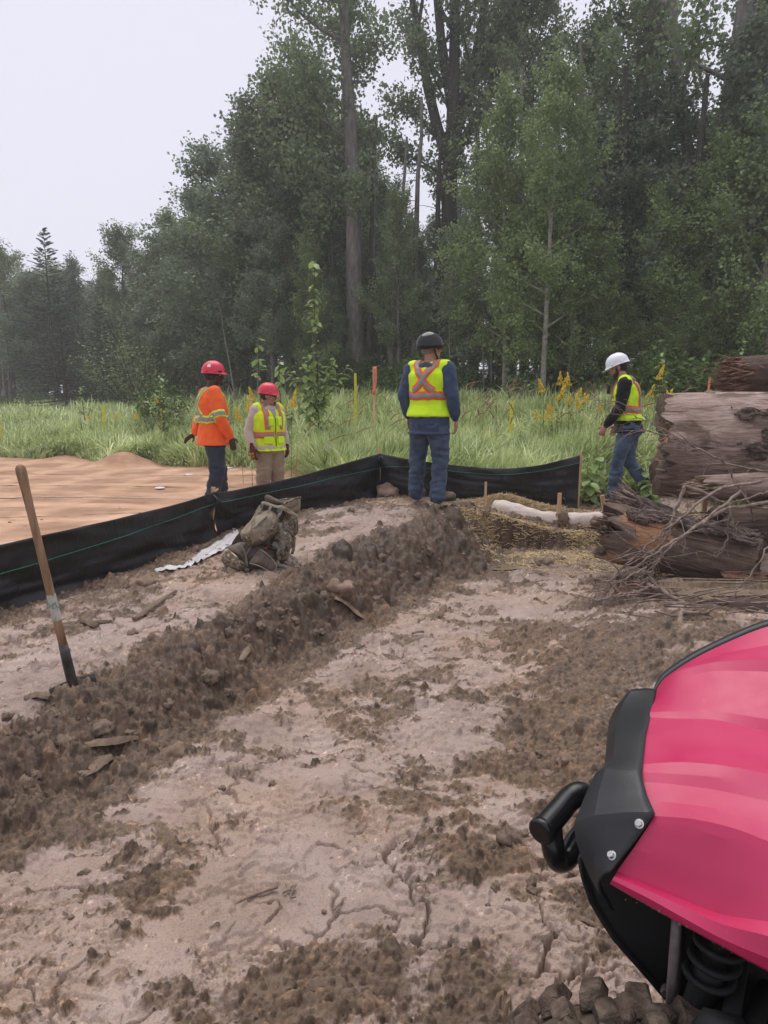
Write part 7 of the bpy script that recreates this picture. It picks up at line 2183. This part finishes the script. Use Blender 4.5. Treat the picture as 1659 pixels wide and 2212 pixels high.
def pillow(name, poly, d, front, back, mat, lumpy=.012, seed=0, parent=None, lean=.0):
    """a stuffed cloth shape: outline seen from the track, bulging front and back"""
    P = [BP(x, y, d) for x, y in poly]
    n0 = len(P)
    cl = []
    for i in range(n0):
        a, b_, c, e = P[i - 1], P[i], P[(i + 1) % n0], P[(i + 2) % n0]
        for k in range(4):
            t = k / 4
            cl.append(.5 * ((2 * b_) + (c - a) * t + (2 * a - 5 * b_ + 4 * c - e) * t * t + (3 * b_ - a - 3 * c + e) * t ** 3))
    n = len(cl); c = sum(cl, Vector()) / n
    rings = []
    fs = [.06, .25, .45, .63, .79, .91, .98]
    for sgn, bul in ((-1, front), (1, back)):
        rr = []
        for f in fs:
            rr.append([c.lerp(p, f) + Vector((0, sgn * bul * (1 - f ** 2.4) ** .6 + lean * (p.z - c.z) * f, 0)) for p in cl])
        rings += rr if sgn == -1 else rr[::-1]
        if sgn == -1: rings.append([p + Vector((0, lean * (p.z - c.z), 0)) for p in cl])
    rings = [[p + Vector((mnoise.noise(p * 9 + Vector((seed, 0, 0))), 1.6 * mnoise.noise(p * 7 + Vector((0, seed, 0))) + .9 * (1 - 2 * abs(mnoise.noise(p * 11 + Vector((seed, 3, 0))))), mnoise.noise(p * 9 + Vector((0, 0, seed))))) * lumpy for p in r] for r in rings]
    return obj(name, loft(rings), mat, parent or pack, world=True)
def ribbon(name, pts, w, mat, d=0., parent=None, flat=False):
    P = catmull([BP(q[0], q[1], q[2] if len(q) > 2 else d) for q in pts], 5)
    if flat:
        for p in P: p.z = max(p.z, gz(p.x, p.y) + .02)
    V, F = [], []
    for i, p in enumerate(P):
        t = (P[min(i + 1, len(P) - 1)] - P[max(i - 1, 0)]).normalized()
        b_ = t.cross(Vector((0, -.8, .6))).normalized()
        if flat: b_ = (b_ * .7 + Vector((0, 0, .5)) * math.sin(i * .7)).normalized()
        V += [p - b_ * w / 2, p + b_ * w / 2]
    for i in range(len(P) - 1): F.append((2 * i, 2 * i + 1, 2 * i + 3, 2 * i + 2))
    o = obj(name, (V, F), mat, parent or pack, world=True); add_mod(o, 'SOLIDIFY', thickness=.003)
    return o
pillow('main_bag', [(800, 270), (1130, 330), (1320, 440), (1330, 650), (1270, 760), (1210, 930), (1150, 1150), (1000, 1190), (700, 1010), (480, 850), (520, 650), (640, 500)], .14, .14, .13, M_CAMO, .014, 1)
pillow('collar', [(790, 255), (900, 255), (1140, 310), (1150, 400), (1110, 520), (1030, 480), (900, 400), (780, 385)], .02, .04, .10, M_PDRK, .008, 2)
pillow('collar_seam', [(785, 262), (830, 245), (1000, 290), (1140, 305), (1300, 420), (1330, 440), (1310, 470), (1130, 345), (990, 318), (810, 285)], .0, .025, .03, M_PTAN, .004, 9)
pillow('top_flap', [(830, 165), (860, 143), (900, 150), (1000, 205), (1140, 270), (1110, 300), (980, 280), (850, 245)], .03, .03, .05, M_PBRN, .008, 3)
pk = pillow('front_pocket', [(480, 720), (500, 660), (600, 560), (720, 440), (830, 385), (900, 380), (1000, 430), (1055, 490), (1045, 610), (980, 740), (870, 830), (700, 880), (600, 865), (520, 800)], -.02, .12, .06, M_PTAN, .016, 4)
pillow('pocket_base', [(490, 760), (640, 725), (750, 690), (800, 615), (900, 610), (1000, 560), (1050, 505), (1040, 640), (975, 760), (860, 845), (700, 890), (590, 872), (520, 820)], -.075, .075, .05, M_CAMO, .012, 5)
pillow('pocket_crease', [(620, 640), (760, 500), (860, 440), (880, 470), (790, 540), (700, 640), (640, 690)], -.115, .03, .03, M_PTAN, .01, 15)
pillow('lumbar_panel', [(290, 925), (390, 880), (500, 845), (780, 860), (960, 950), (1035, 1000), (1035, 1150), (960, 1240), (700, 1270), (520, 1225), (450, 1070), (380, 990)], .02, .10, .10, M_PBRN, .008, 6)
pillow('hip_pad', [(765, 945), (840, 985), (920, 1060), (1000, 1150), (1012, 1225), (935, 1275), (820, 1220), (700, 1165), (612, 1148), (680, 1040)], -.125, .022, .02, M_PBRN, .004, 7)
pillow('hip_wing', [(205, 1090), (240, 1000), (290, 970), (400, 1060), (560, 1130), (575, 1190), (490, 1275), (380, 1245), (300, 1195), (225, 1165)], -.05, .06, .05, M_CAMO, .010, 8)
pillow('side_pouch', [(1000, 700), (1100, 640), (1240, 750), (1255, 900), (1165, 1000), (1155, 1110), (1095, 1145), (1040, 1010), (1000, 860)], -.01, .08, .06, M_CAMO, .012, 10)
pillow('frame_sheet', [(345, 880), (470, 690), (520, 720), (560, 850), (470, 870)], .06, .01, .01, M_PDRK, .004, 11)
pillow('base_pad', [(520, 1200), (700, 1215), (960, 1210), (1130, 1130), (1180, 1160), (1000, 1250), (780, 1290), (560, 1300)], .06, .10, .12, M_PDRK, .008, 12)
# the open lid pocket at the top right
c0, c1 = BP(1190, 235, .12), BP(1245, 420, .12)
ax = (c0 - c1).normalized(); fr = frame_of(ax)
rings = []
for q, rx, ry in ((0, .045, .04), (.12, .08, .065), (.45, .098, .08), (.8, .108, .09), (1.0, .112, .095)):
    rings.append([c1.lerp(c0, q) + fr @ Vector((math.cos(t) * rx * (1 + .06 * math.sin(3 * t + q * 3)), math.sin(t) * ry, .012 * math.sin(2 * t))) for t in np.linspace(0, 6.2832, 27)[:-1]])
o = obj('lid_pocket', loft(rings + [[c1.lerp(c0, .98) + (p - c0) * .96 for p in rings[-1]], [c1.lerp(c0, .5) + (p - c1.lerp(c0, .45)) * .95 for p in rings[2]], [c1.lerp(c0, .2) + (p - c1.lerp(c0, .12)) * .9 for p in rings[1]]]), M_PTAN, pack, world=True)
obj('drawcord_hem', tube([p + Vector((0, 0, .004)) for p in rings[-1]] + [rings[-1][0] + Vector((0, 0, .004))], .007, 6), M_CAMO, o, world=True)
for pts, w in (([(1070, 560, -.1), (1095, 720, -.11), (1125, 850, -.11), (1110, 940, -.12)], .028), ([(1100, 930, -.12), (1050, 970, -.13), (1040, 1040, -.12), (1075, 1110, -.1)], .026), ([(1280, 760, .08), (1272, 900, .06), (1245, 1020, .04)], .022),
               ([(930, 310, -.06), (915, 350, -.08), (885, 410, -.11)], .020), ([(1085, 340, -.03), (1070, 400, -.05), (1040, 470, -.08)], .022), ([(800, 330, -.02), (760, 400, -.04), (690, 460, -.05)], .018), ([(1170, 600, -.05), (1215, 680, .0), (1270, 740, .06)], .02),
               ([(1000, 860, -.11), (1020, 900, -.12), (1060, 950, -.12)], .024), ([(640, 900, -.06), (560, 1050, -.09), (585, 1195, -.08)], .012)):
    ribbon('strap', pts, w, M_STRAP)
for pts in ([(1140, 1120, -.06), (1200, 1150, -.08), (1300, 1165, -.1), (1385, 1160, -.12)], [(1040, 1100, -.1), (1050, 1180, -.12), (1160, 1205, -.13), (1290, 1262, -.14), (1370, 1330, -.15)], [(960, 1280, -.1), (1015, 1300, -.12), (1000, 1370, -.14), (860, 1395, -.16), (755, 1445, -.17), (840, 1468, -.18), (970, 1430, -.17), (1095, 1422, -.16)],
            [(275, 1180, -.06), (250, 1262, -.08), (320, 1345, -.1)], [(560, 1290, -.06), (700, 1310, -.08), (860, 1290, -.08)], [(1150, 980, -.04), (1290, 1100, -.06), (1310, 1130, -.07), (1240, 1140, -.08)]):
    ribbon('strap', pts, .028, M_STRAP, flat=True)
for cx, cy, w, h, dd in ((1055, 370, .030, .035, -.07), (795, 312, .022, .03, -.05), (1165, 625, .030, .025, -.09), (985, 870, .025, .03, -.13), (1092, 935, .030, .022, -.135), (580, 1245, .035, .02, -.10), (392, 652, .03, .012, -.02), (770, 575, .022, .022, -.145)):
    obj('buckle', box(w, .012, h, Matrix.Translation(BP(cx, cy, dd)) @ Matrix.Rotation(.3, 4, 'Y')), M_BUCK, pack, False, True)
obj('piping', tube(catmull([BP(490, 862, -.05), BP(545, 1000, -.09), BP(575, 1100, -.10), BP(585, 1200, -.08)], 5), .006, 6), M_PTAN, pack, world=True)
obj('piping', tube(catmull([BP(612, 1150, -.15), BP(760, 1195, -.155), BP(930, 1278, -.15), BP(1010, 1230, -.15), BP(1000, 1150, -.15), BP(880, 1020, -.15), BP(765, 945, -.14)], 5), .004, 6), M_PTAN, pack, world=True)
M_REDT = mat_noise('red_tab', [(.3, (.3, .02, .03)), (.7, (.4, .04, .05))], 8, bstr=0)
obj('zip_tab', tube([BP(825, 955, -.10), BP(860, 925, -.105), BP(900, 900, -.10)], [.003, .006, .002], 6), M_REDT, pack, world=True)
obj('drawcord', tube(catmull([BP(1325, 590, .1), BP(1335, 670, .08), BP(1300, 730, .06), BP(1270, 760, .05)], 4), .003, 5), M_BLKP, pack, world=True)
# ================================================================ THE RED QUAD
AO = Vector((.516, 1.296, 0)); AB = Vector((.88, -.47, 0)).normalized(); AN = Vector((-.47, -.88, 0)).normalized()
def W(s, w, z): return AO + AB * s + AN * w + Vector((0, 0, z))
def PW(px, py, w):
    v = ray(px, py); c = Vector((0, 0, CAMH))
    t = (w - (c - AO).dot(AN)) / v.dot(AN)
    return c + v * t
def SWZ(px, py, w):
    q = PW(px, py, w) - AO
    return Vector((q.dot(AB), w, q.z))
def red_mat():
    m, n, l, b = new_mat('red_painted_plastic')
    v = coords(n, l)
    f = tex_noise(n, l, v, 3, 3, .5)
    r = ramp(n, [(.3, (.43, .013, .075)), (.7, (.50, .020, .10))]); l.new(f, r.inputs[0])
    v2 = coords(n, l, (1.5, 9, 4)); f2 = tex_noise(n, l, v2, 9, 9, .8, 1.2)
    rs_ = ramp(n, [(.64, (0, 0, 0)), (.78, (.45, .45, .45))]); l.new(f2, rs_.inputs[0])
    mx = n.new('ShaderNodeMixRGB'); mx.inputs[2].default_value = (.75, .42, .48, 1)
    l.new(rs_.outputs[0], mx.inputs[0]); l.new(r.outputs[0], mx.inputs[1])
    f3 = tex_noise(n, l, v, 190, 3, .6); rd = ramp(n, [(.70, (0, 0, 0)), (.74, (.6, .6, .6))]); l.new(f3, rd.inputs[0])
    mx2 = n.new('ShaderNodeMixRGB'); mx2.inputs[2].default_value = (.35, .24, .18, 1)
    l.new(rd.outputs[0], mx2.inputs[0]); l.new(mx.outputs[0], mx2.inputs[1])
    l.new(mx2.outputs[0], b.inputs['Base Color'])
    f4 = tex_noise(n, l, v, 11, 5, .6); rr_ = ramp(n, [(.3, (.36, .36, .36)), (.7, (.54, .54, .54))]); l.new(f4, rr_.inputs[0]); l.new(rr_.outputs[0], b.inputs['Roughness'])
    b.inputs['Specular IOR Level'].default_value = .55
    bump(n, l, b, f2, .05, .003)
    return m
M_RED = red_mat()
def black_mat(name, base, dust, rough, th=.6):
    m, n, l, b = new_mat(name)
    v = coords(n, l)
    f = tex_noise(n, l, v, 9, 8, .72, .4); r = ramp(n, [(th, base), (th + .16, dust)]); l.new(f, r.inputs[0]); l.new(r.outputs[0], b.inputs['Base Color'])
    b.inputs['Roughness'].default_value = rough; b.inputs['Specular IOR Level'].default_value = .4
    f2 = tex_noise(n, l, v, 240, 3, .6); bump(n, l, b, f2, .25, .002)
    return m
M_FASC = black_mat('black_grained_plastic', (.016, .017, .020), (.06, .06, .062), .42, .62)
M_UND = black_mat('dirty_black_steel', (.006, .006, .006), (.07, .054, .042), .7, .58)
M_MUDR = mat_noise('mud_caked_rubber', [(.3, (.03, .022, .017)), (.5, (.10, .072, .054)), (.75, (.21, .155, .118))], 30, rough=.9, bstr=1.0, bdist=.02, bscale=30)
M_CHR = mat_noise('zinc_bolt', [(.3, (.5, .5, .48)), (.7, (.65, .65, .63))], 30, rough=.35, bstr=0, metal=.8)
M_ROD = mat_noise('dusty_steel_rod', [(.3, (.10, .085, .085)), (.55, (.20, .17, .165)), (.8, (.30, .26, .25))], 14, rough=.45, bstr=.2, metal=.3)
atv = thing('quad_bike', 'red quad bike with black front guard nosing in from the lower right', 'quad bike', (AO.x, AO.y, gz(AO.x, AO.y)))
rows = [
    [(1415, 1497, -.30), (1435, 1466, -.335), (1497, 1424, -.38), (1580, 1383, -.43), (1659, 1352, -.47)],
    [(1415, 1501, -.285), (1445, 1462, -.317), (1505, 1432, -.34), (1580, 1409, -.365), (1659, 1394, -.39)],
    [(1416, 1505, -.27), (1456, 1459, -.30), (1508, 1442, -.30), (1560, 1433, -.30), (1659, 1430, -.31)],
    [(1415, 1511, -.255), (1456, 1470, -.275), (1508, 1455, -.28), (1560, 1449, -.28), (1659, 1451, -.288)],
    [(1409, 1524, -.21), (1462, 1505, -.215), (1508, 1495, -.22), (1580, 1496, -.22), (1659, 1503, -.22)],
    [(1404, 1539, -.16), (1460, 1538, -.16), (1539, 1538, -.16), (1600, 1546, -.16), (1659, 1556, -.16)],
    [(1403, 1550, -.142), (1460, 1552, -.14), (1539, 1554, -.14), (1600, 1567, -.14), (1659, 1580, -.14)],
    [(1394, 1596, -.045), (1460, 1600, -.045), (1539, 1605, -.045), (1600, 1616, -.045), (1659, 1628, -.045)],
    [(1387, 1651, .050), (1460, 1650, .050), (1539, 1655, .050), (1600, 1664, .050), (1659, 1676, .050)],
    [(1385, 1668, .072), (1460, 1672, .075), (1539, 1678, .075), (1600, 1690, .075), (1659, 1704, .075)],
    [(1386, 1688, .088), (1460, 1692, .092), (1539, 1702, .094), (1600, 1714, .095), (1659, 1728, .096)],
    [(1400, 1728, .130), (1465, 1735, .132), (1539, 1745, .135), (1600, 1758, .138), (1659, 1776, .140)],
    [(1412, 1763, .168), (1470, 1771, .172), (1539, 1783, .175), (1600, 1800, .178), (1659, 1823, .181)],
    [(1405, 1777, .176), (1470, 1788, .182), (1539, 1803, .187), (1600, 1822, .191), (1659, 1846, .195)],
    [(1368, 1833, .200), (1440, 1858, .208), (1510, 1884, .216), (1590, 1912, .226), (1659, 1937, .235)],
    [(1333, 1882, .214), (1400, 1908, .223), (1470, 1936, .233), (1560, 1970, .246), (1659, 1986, .257)],
    [(1327, 1893, .232), (1400, 1924, .246), (1470, 1956, .260), (1560, 1996, .276), (1659, 2022, .290)],
    [(1322, 1901, .236), (1400, 1940, .255), (1470, 1979, .272), (1560, 2028, .288), (1659, 2070, .302)],
    [(1318, 1907, .234), (1400, 1954, .255), (1470, 1993, .272), (1560, 2042, .288), (1659, 2095, .302)]]
def extend(R):
    """carry a row on towards the rear, beyond the picture"""
    a, b = R[-2], R[-1]
    d = (b - a); d = d / max(d.x, .02)
    out = list(R)
    for ds in (.08, .18, .32, .5):
        k = math.exp(-ds * 1.4)
        out.append(Vector((b.x + ds, b.y + d.y * ds * k * .8, b.z + d.z * ds * k * .7)))
    return out
RW = []
for R in rows:
    L = extend([SWZ(*q) for q in R])
    L = catmull(L, 5)
    ri = len(RW)
    dz = {2: .005, 5: .002, 8: .004, 10: -.003, 12: .005, 15: -.004}.get(ri, 0)
    RW.append([W(q.x, q.y, q.z + dz * min(1, i / 6)) for i, q in enumerate(L)])
# between the given rows: two more, following the curve across
def across(RW, n, lin=0.):
    cols = list(zip(*RW)); out = []
    for c in cols:
        c = list(c); sm = catmull(c, n)
        ln = [c[i].lerp(c[i + 1], k / n) for i in range(len(c) - 1) for k in range(n)] + [c[-1]]
        out.append([a.lerp(b, lin) for a, b in zip(sm, ln)])
    return [list(r) for r in zip(*out)]
RD = across(RW, 3, 1.0)
def sheet_faces(R, flip=False):
    m = len(R[0]); V = [p for r in R for p in r]; F = []
    for i in range(len(R) - 1):
        for j in range(m - 1):
            q = (i * m + j, i * m + j + 1, (i + 1) * m + j + 1, (i + 1) * m + j)
            F.append(q[::-1] if flip else q)
    return V, F
lip = [p - AN * .012 - Vector((0, 0, .004)) for p in RD[-1]]
hood = obj('hood', sheet_faces(RD + [[p - AN * .004 - Vector((0, 0, .006)) for p in RD[-1]], lip]), M_RED, atv, world=True)
hood.data.set_sharp_from_angle(angle=math.radians(9))
fg_sharp = 14
far = [[p.copy() for p in RD[0]], [p - AN * .022 + Vector((0, 0, .004)) for p in RD[0]], [p - AN * .040 - Vector((0, 0, .010)) for p in RD[0]], [p - AN * .045 - Vector((0, 0, .10)) for p in RD[0]]]
far[0] = [p - Vector((0, 0, .006)) for p in far[0]]
o = obj('far_fender', sheet_faces(far[::-1]), M_FASC, atv, world=True); add_mod(o, 'SOLIDIFY', thickness=.006)
# front guard
FI = [(1421, 1498, -.31), (1416, 1520, -.25), (1411, 1545, -.18), (1397, 1592, -.06), (1391, 1650, .04), (1388, 1684, .088), (1400, 1728, .13), (1416, 1766, .172), (1392, 1802, .188), (1370, 1832, .202), (1342, 1866, .218), (1318, 1895, .236)]
FO = [(1352, 1503, -.285), (1333, 1526, -.25), (1318, 1557, -.20), (1314, 1592, -.10), (1308, 1655, .015), (1288, 1672, .055), (1262, 1730, .105), (1243, 1781, .155), (1247, 1815, .170), (1257, 1847, .182), (1275, 1890, .198), (1297, 1931, .216)]
FM = []
for (a, b) in zip(FI, FO):
    pa, pb = PW(*a), PW(*b)
    pa = pa + Vector((0, 0, .008)) - AB * .002
    r = []
    for q in (0, .12, .3, .5, .7, .86, 1.0):
        p = pa.lerp(pb, q)
        bul = .010 * math.sin(math.pi * min(q * 1.05, 1)) + .018 * max(0, q - .5) * (1 - q) * 4
        r.append(p + (Vector((0, 0, .75)) - AB * .45 + AN * .1).normalized() * bul)
    r.append(pb + AB * .025 - Vector((0, 0, .025)))
    FM.append(r)
FM = across(FM, 4, .75)
fg = obj('front_guard', sheet_faces(FM), M_FASC, atv, world=True)
fg.data.set_sharp_from_angle(angle=math.radians(14))
add_mod(fg, 'SOLIDIFY', thickness=.005, offset=0)
bvF = BVHTree.FromPolygons([tuple(p) for r in FM for p in r], sheet_faces(FM)[1])
def hexbolt(px, py, r, parent, w=.19):
    p = PW(px, py, w)
    h = bvF.ray_cast(Vector((0, 0, CAMH)), (p - Vector((0, 0, CAMH))).normalized())
    if h[0]:
        c, n = h[0], h[1]
        if n.dot(Vector((0, 0, CAMH)) - c) < 0: n = -n
    else: c, n = p, (Vector((0, 0, CAMH)) - p).normalized()
    M = frame_of(n)
    rg = []
    for rr_, z, k in ((1.35, 0, 20), (1.35, .003, 20), (1.0, .0035, 6), (1.0, .009, 6), (.82, .0105, 6)):
        rg.append([c + M @ Vector((math.cos(t) * r * rr_, math.sin(t) * r * rr_, z)) for t in np.linspace(0, 6.2832, 25)[:-1]] if k == 20 else
                  [c + M @ Vector((r * rr_ / max(math.cos((t % 1.0472) - .5236), .5) * .92 * math.cos(t), r * rr_ / max(math.cos((t % 1.0472) - .5236), .5) * .92 * math.sin(t), z)) for t in np.linspace(0, 6.2832, 25)[:-1]])
    obj('bolt', loft(rg), M_CHR, parent, False, True)
hexbolt(1382, 1780, .0062, fg); hexbolt(1324, 1849, .0062, fg)
# nose body and skid under the guard
prof = [(-.078, .70), (-.068, .66), (-.05, .614), (-.025, .578), (0, .548), (.056, .50), (.10, .461), (.2, .39), (.8, .36), (.8, .88), (.06, .83), (-.04, .77)]
ring_n = [W(s, .125, z) for s, z in prof]; ring_f = [W(s, -.38, z) for s, z in prof]
ring_n2 = [W(s + (.008 if s < .15 else 0), .137 if i not in (0, 1, 2, 3, 4, 5, 6) else .129, z + .0) for i, (s, z) in enumerate(prof)]
o = obj('nose_body', loft([ring_f, ring_n]), M_UND, atv, False, world=True); add_mod(o, 'BEVEL', width=.012, segments=2)
sk = [[W(s - .004, w, z) for s, z in prof[:8]] for w in (-.385, -.12, .0, .10, .131)]
o = obj('skid_plate', sheet_faces(sk), M_UND, atv, world=True); add_mod(o, 'SOLIDIFY', thickness=.006)
# bumper hoop
bt = .0262
cap = PW(1172, 1793, .085)
farb = PW(1243, 1712, -.05)
d = (farb - cap).normalized()
pth = [cap, cap.lerp(farb, .5), cap.lerp(farb, .82), farb + AB * .012, farb + AB * .045 - Vector((0, 0, .02)), farb + AB * .055 - Vector((0, 0, .06)), farb + AB * .075 - Vector((0, 0, .085)), farb + AB * .16 - Vector((0, 0, .09))]
bp_ = obj('bumper_bar', tube(catmull(pth, 6), bt, 18), M_UND, atv, world=True)
bp_.data.materials.clear()
M_BUMP = black_mat('scuffed_black_tube', (.010, .010, .011), (.09, .085, .08), .22, .66)
bp_.data.materials.append(M_BUMP)
Mx = frame_of(-d)
obj('end_cap', loft([[cap + Mx @ Vector((math.cos(t) * r, math.sin(t) * r, z)) for t in np.linspace(0, 6.2832, 33)[:-1]] for r, z in ((bt * .98, -.006), (bt * 1.1, -.004), (bt * 1.1, .006), (bt * 1.0, .011), (bt * .8, .012), (.004, .010))]), M_BUMP, bp_, world=True)
low = [cap + d * .034 - Vector((0, 0, .012)), PW(1195, 1832, .075), PW(1206, 1858, .062), PW(1226, 1850, .035), PW(1250, 1812, .0), PW(1290, 1775, -.03)]
obj('lower_hoop', tube(catmull(low, 6), bt * .93, 16), M_BUMP, bp_, world=True)
# suspension under the fender
def rod(name, pts, r, mat, n=12):
    return obj(name, tube(pts, r, n), mat, atv, world=True)
rod('tie_rod', [PW(1462, 1985, .2), PW(1457, 2050, .2), PW(1452, 2120, .2), PW(1445, 2230, .2), PW(1440, 2320, .2)], .0088, M_ROD)
rod('brake_hose', catmull([PW(1468, 1990, .18), PW(1474, 2060, .17), PW(1470, 2140, .17), PW(1474, 2240, .17)], 4), .007, M_UND)
s0, s1 = PW(1566, 2010, .21), PW(1500, 2190, .21)
rod('shock_body', [s0.lerp(s1, .35), s0.lerp(s1, .55), s0.lerp(s1, 1.0), s0.lerp(s1, 1.7)], [.020, .026, .025, .024], M_UND, 18)
rod('shock_shaft', [s0.lerp(s1, -.2), s0.lerp(s1, .4)], .019, M_UND, 14)
hel = []
A_ = (s1 - s0).normalized(); fh = frame_of(A_)
for i in range(90):
    t = i / 89; th = t * 4.6 * 2 * math.pi
    hel.append(s0.lerp(s1, -.22 + .84 * t) + fh @ Vector((math.cos(th) * .037, math.sin(th) * .037, 0)))
rod('coil_spring', hel, .0062, M_UND, 8)
rod('control_arm', [PW(1600, 2080, .14), PW(1585, 2160, .22), PW(1560, 2300, .34)], .014, M_UND)
rod('control_arm', [PW(1660, 2130, .12), PW(1630, 2200, .22), PW(1600, 2320, .34)], .016, M_UND)
rod('drive_shaft', [PW(1690, 2160, .05), PW(1640, 2230, .2), PW(1600, 2330, .34)], .02, M_UND)
obj('shock_bracket', box(.05, .02, .06, Matrix.Translation(PW(1560, 2130, .16)) @ Matrix.Rotation(-.5, 4, 'Z')), M_UND, atv, False, True)
obj('steering_knuckle', lump(PW(1560, 2270, .3), (.06, .05, .07), 3, 2, .3), M_UND, atv, world=True)
c = PW(1440, 2141, .135)
fr = frame_of(AN)
obj('skid_bolt', loft([[c + fr @ Vector((math.cos(t) * r, math.sin(t) * r, z)) for t in np.linspace(0, 6.2832, 7)[:-1]] for r, z in ((.011, -.006), (.011, .006), (.009, .008))]), M_ROD, atv, False, True)
# mud crumbs caught along the fender's lower edge
cr = []
rr = random.Random(4)
for i in range(34):
    p = rr.choice(RD[-1][2:26]); r = rr.choice([.0008, .001, .0015, .0028])
    cr.append(lump(p + Vector((rr.gauss(0, .004), rr.gauss(0, .004), rr.gauss(.0, .003))), r, i, 1, .5))
mc = obj('mud_crumbs', join(*cr), M_MUDR, atv, world=True); mc['kind'] = 'stuff'
# front wheel
wc = W(.10, .335, .268); TR, TWd = .298, .21
wheel = thing('wheel', None, None, wc - Vector((AO.x, AO.y, gz(AO.x, AO.y)))); wheel.parent = atv
def Lw(ang, r, w): return wc + AB * (math.cos(ang) * r) + Vector((0, 0, math.sin(ang) * r)) + AN * w
tp = [(-.5, .55), (-.5, .82), (-.42, .93), (-.25, .985), (0, 1.0), (.25, .985), (.42, .93), (.5, .82), (.5, .55)]
rg = []
for k in range(64):
    a = 2 * math.pi * k / 64
    rg.append([Lw(a, TR * r * .96 + .004 * mnoise.noise(Vector((k * .6, x * 5, 0))), TWd * x) for x, r in tp])
m_ = len(tp); V = [p for r in rg for p in r]; F = []
for i in range(64):
    for j in range(m_ - 1): F.append((i * m_ + j, i * m_ + j + 1, ((i + 1) % 64) * m_ + j + 1, ((i + 1) % 64) * m_ + j))
obj('tyre', (V, F), M_MUDR, wheel, world=True)
rr = random.Random(9)
lugm = None
for k in range(22):
    a = 2 * math.pi * k / 22
    for (x, wd, ln, da, hgt, tw) in ((-.40, .075, .045, 0, .020, .25), (.40, .075, .045, 0, .020, -.25), (-.13, .055, .040, .143, .018, .5), (.13, .055, .040, .143, .018, -.5)):
        c = Lw(a + da, TR * (.955 if abs(x) > .3 else .985), TWd * x)
        up = (AB * math.cos(a + da) + Vector((0, 0, math.sin(a + da)))); tg = (-AB * math.sin(a + da) + Vector((0, 0, math.cos(a + da))))
        if abs(x) > .3: up = (up + AN * (.35 if x > 0 else -.35)).normalized()
        R_ = Matrix.Rotation(tw, 3, up); t2 = R_ @ tg; n2 = up.cross(t2)
        V = []
        for z, sc in ((-.012, 1.12), (hgt, .82)):
            for sx, sy in ((-1, -1), (1, -1), (1, 1), (-1, 1)):
                V.append(c + up * (z + rr.uniform(-.004, .003)) + t2 * (ln / 2 * sx * sc) + n2 * (wd / 2 * sy * sc))
        lo_ = obj('lug', (V, [(3, 2, 1, 0), (4, 5, 6, 7), (0, 1, 5, 4), (1, 2, 6, 5), (2, 3, 7, 6), (3, 0, 4, 7)]), M_MUDR, wheel, False, True)
        add_mod(lo_, 'BEVEL', width=.0035, segments=1)
ml = []
for i in range(8):
    a = rr.uniform(.4, 2.8); x = rr.uniform(-.5, .5)
    ml.append(lump(Lw(a, TR * .98, TWd * x), (rr.uniform(.012, .032), rr.uniform(.012, .03), rr.uniform(.008, .018)), i + 50, 2, .5))
mc = obj('caked_mud', join(*ml), M_MUDR, wheel, world=True); mc['kind'] = 'stuff'
obj('rim', loft([[Lw(t, TR * r, w) for t in np.linspace(0, 6.2832, 33)[:-1]] for r, w in ((.56, .10), (.56, .05), (.45, .03), (.2, .05), (.05, .06))]), M_UND, wheel, world=True)
# ================================================================ AIR
def haze():
    m = bpy.data.materials.new('thin_mist'); m.use_nodes = True
    n, l = m.node_tree.nodes, m.node_tree.links
    n.clear()
    out = n.new('ShaderNodeOutputMaterial'); v = n.new('ShaderNodeVolumePrincipled')
    v.inputs['Color'].default_value = (.985, .985, .995, 1); v.inputs['Density'].default_value = .0022; v.inputs['Anisotropy'].default_value = .3
    l.new(v.outputs[0], out.inputs['Volume'])
    V, F = box(330, 330, 34)
    o = obj('haze', (V, F), m, None, False); o.location = (0, 3, 14)
    tag(o, 'thin pale mist in the air', None, None, 'stuff')
haze()
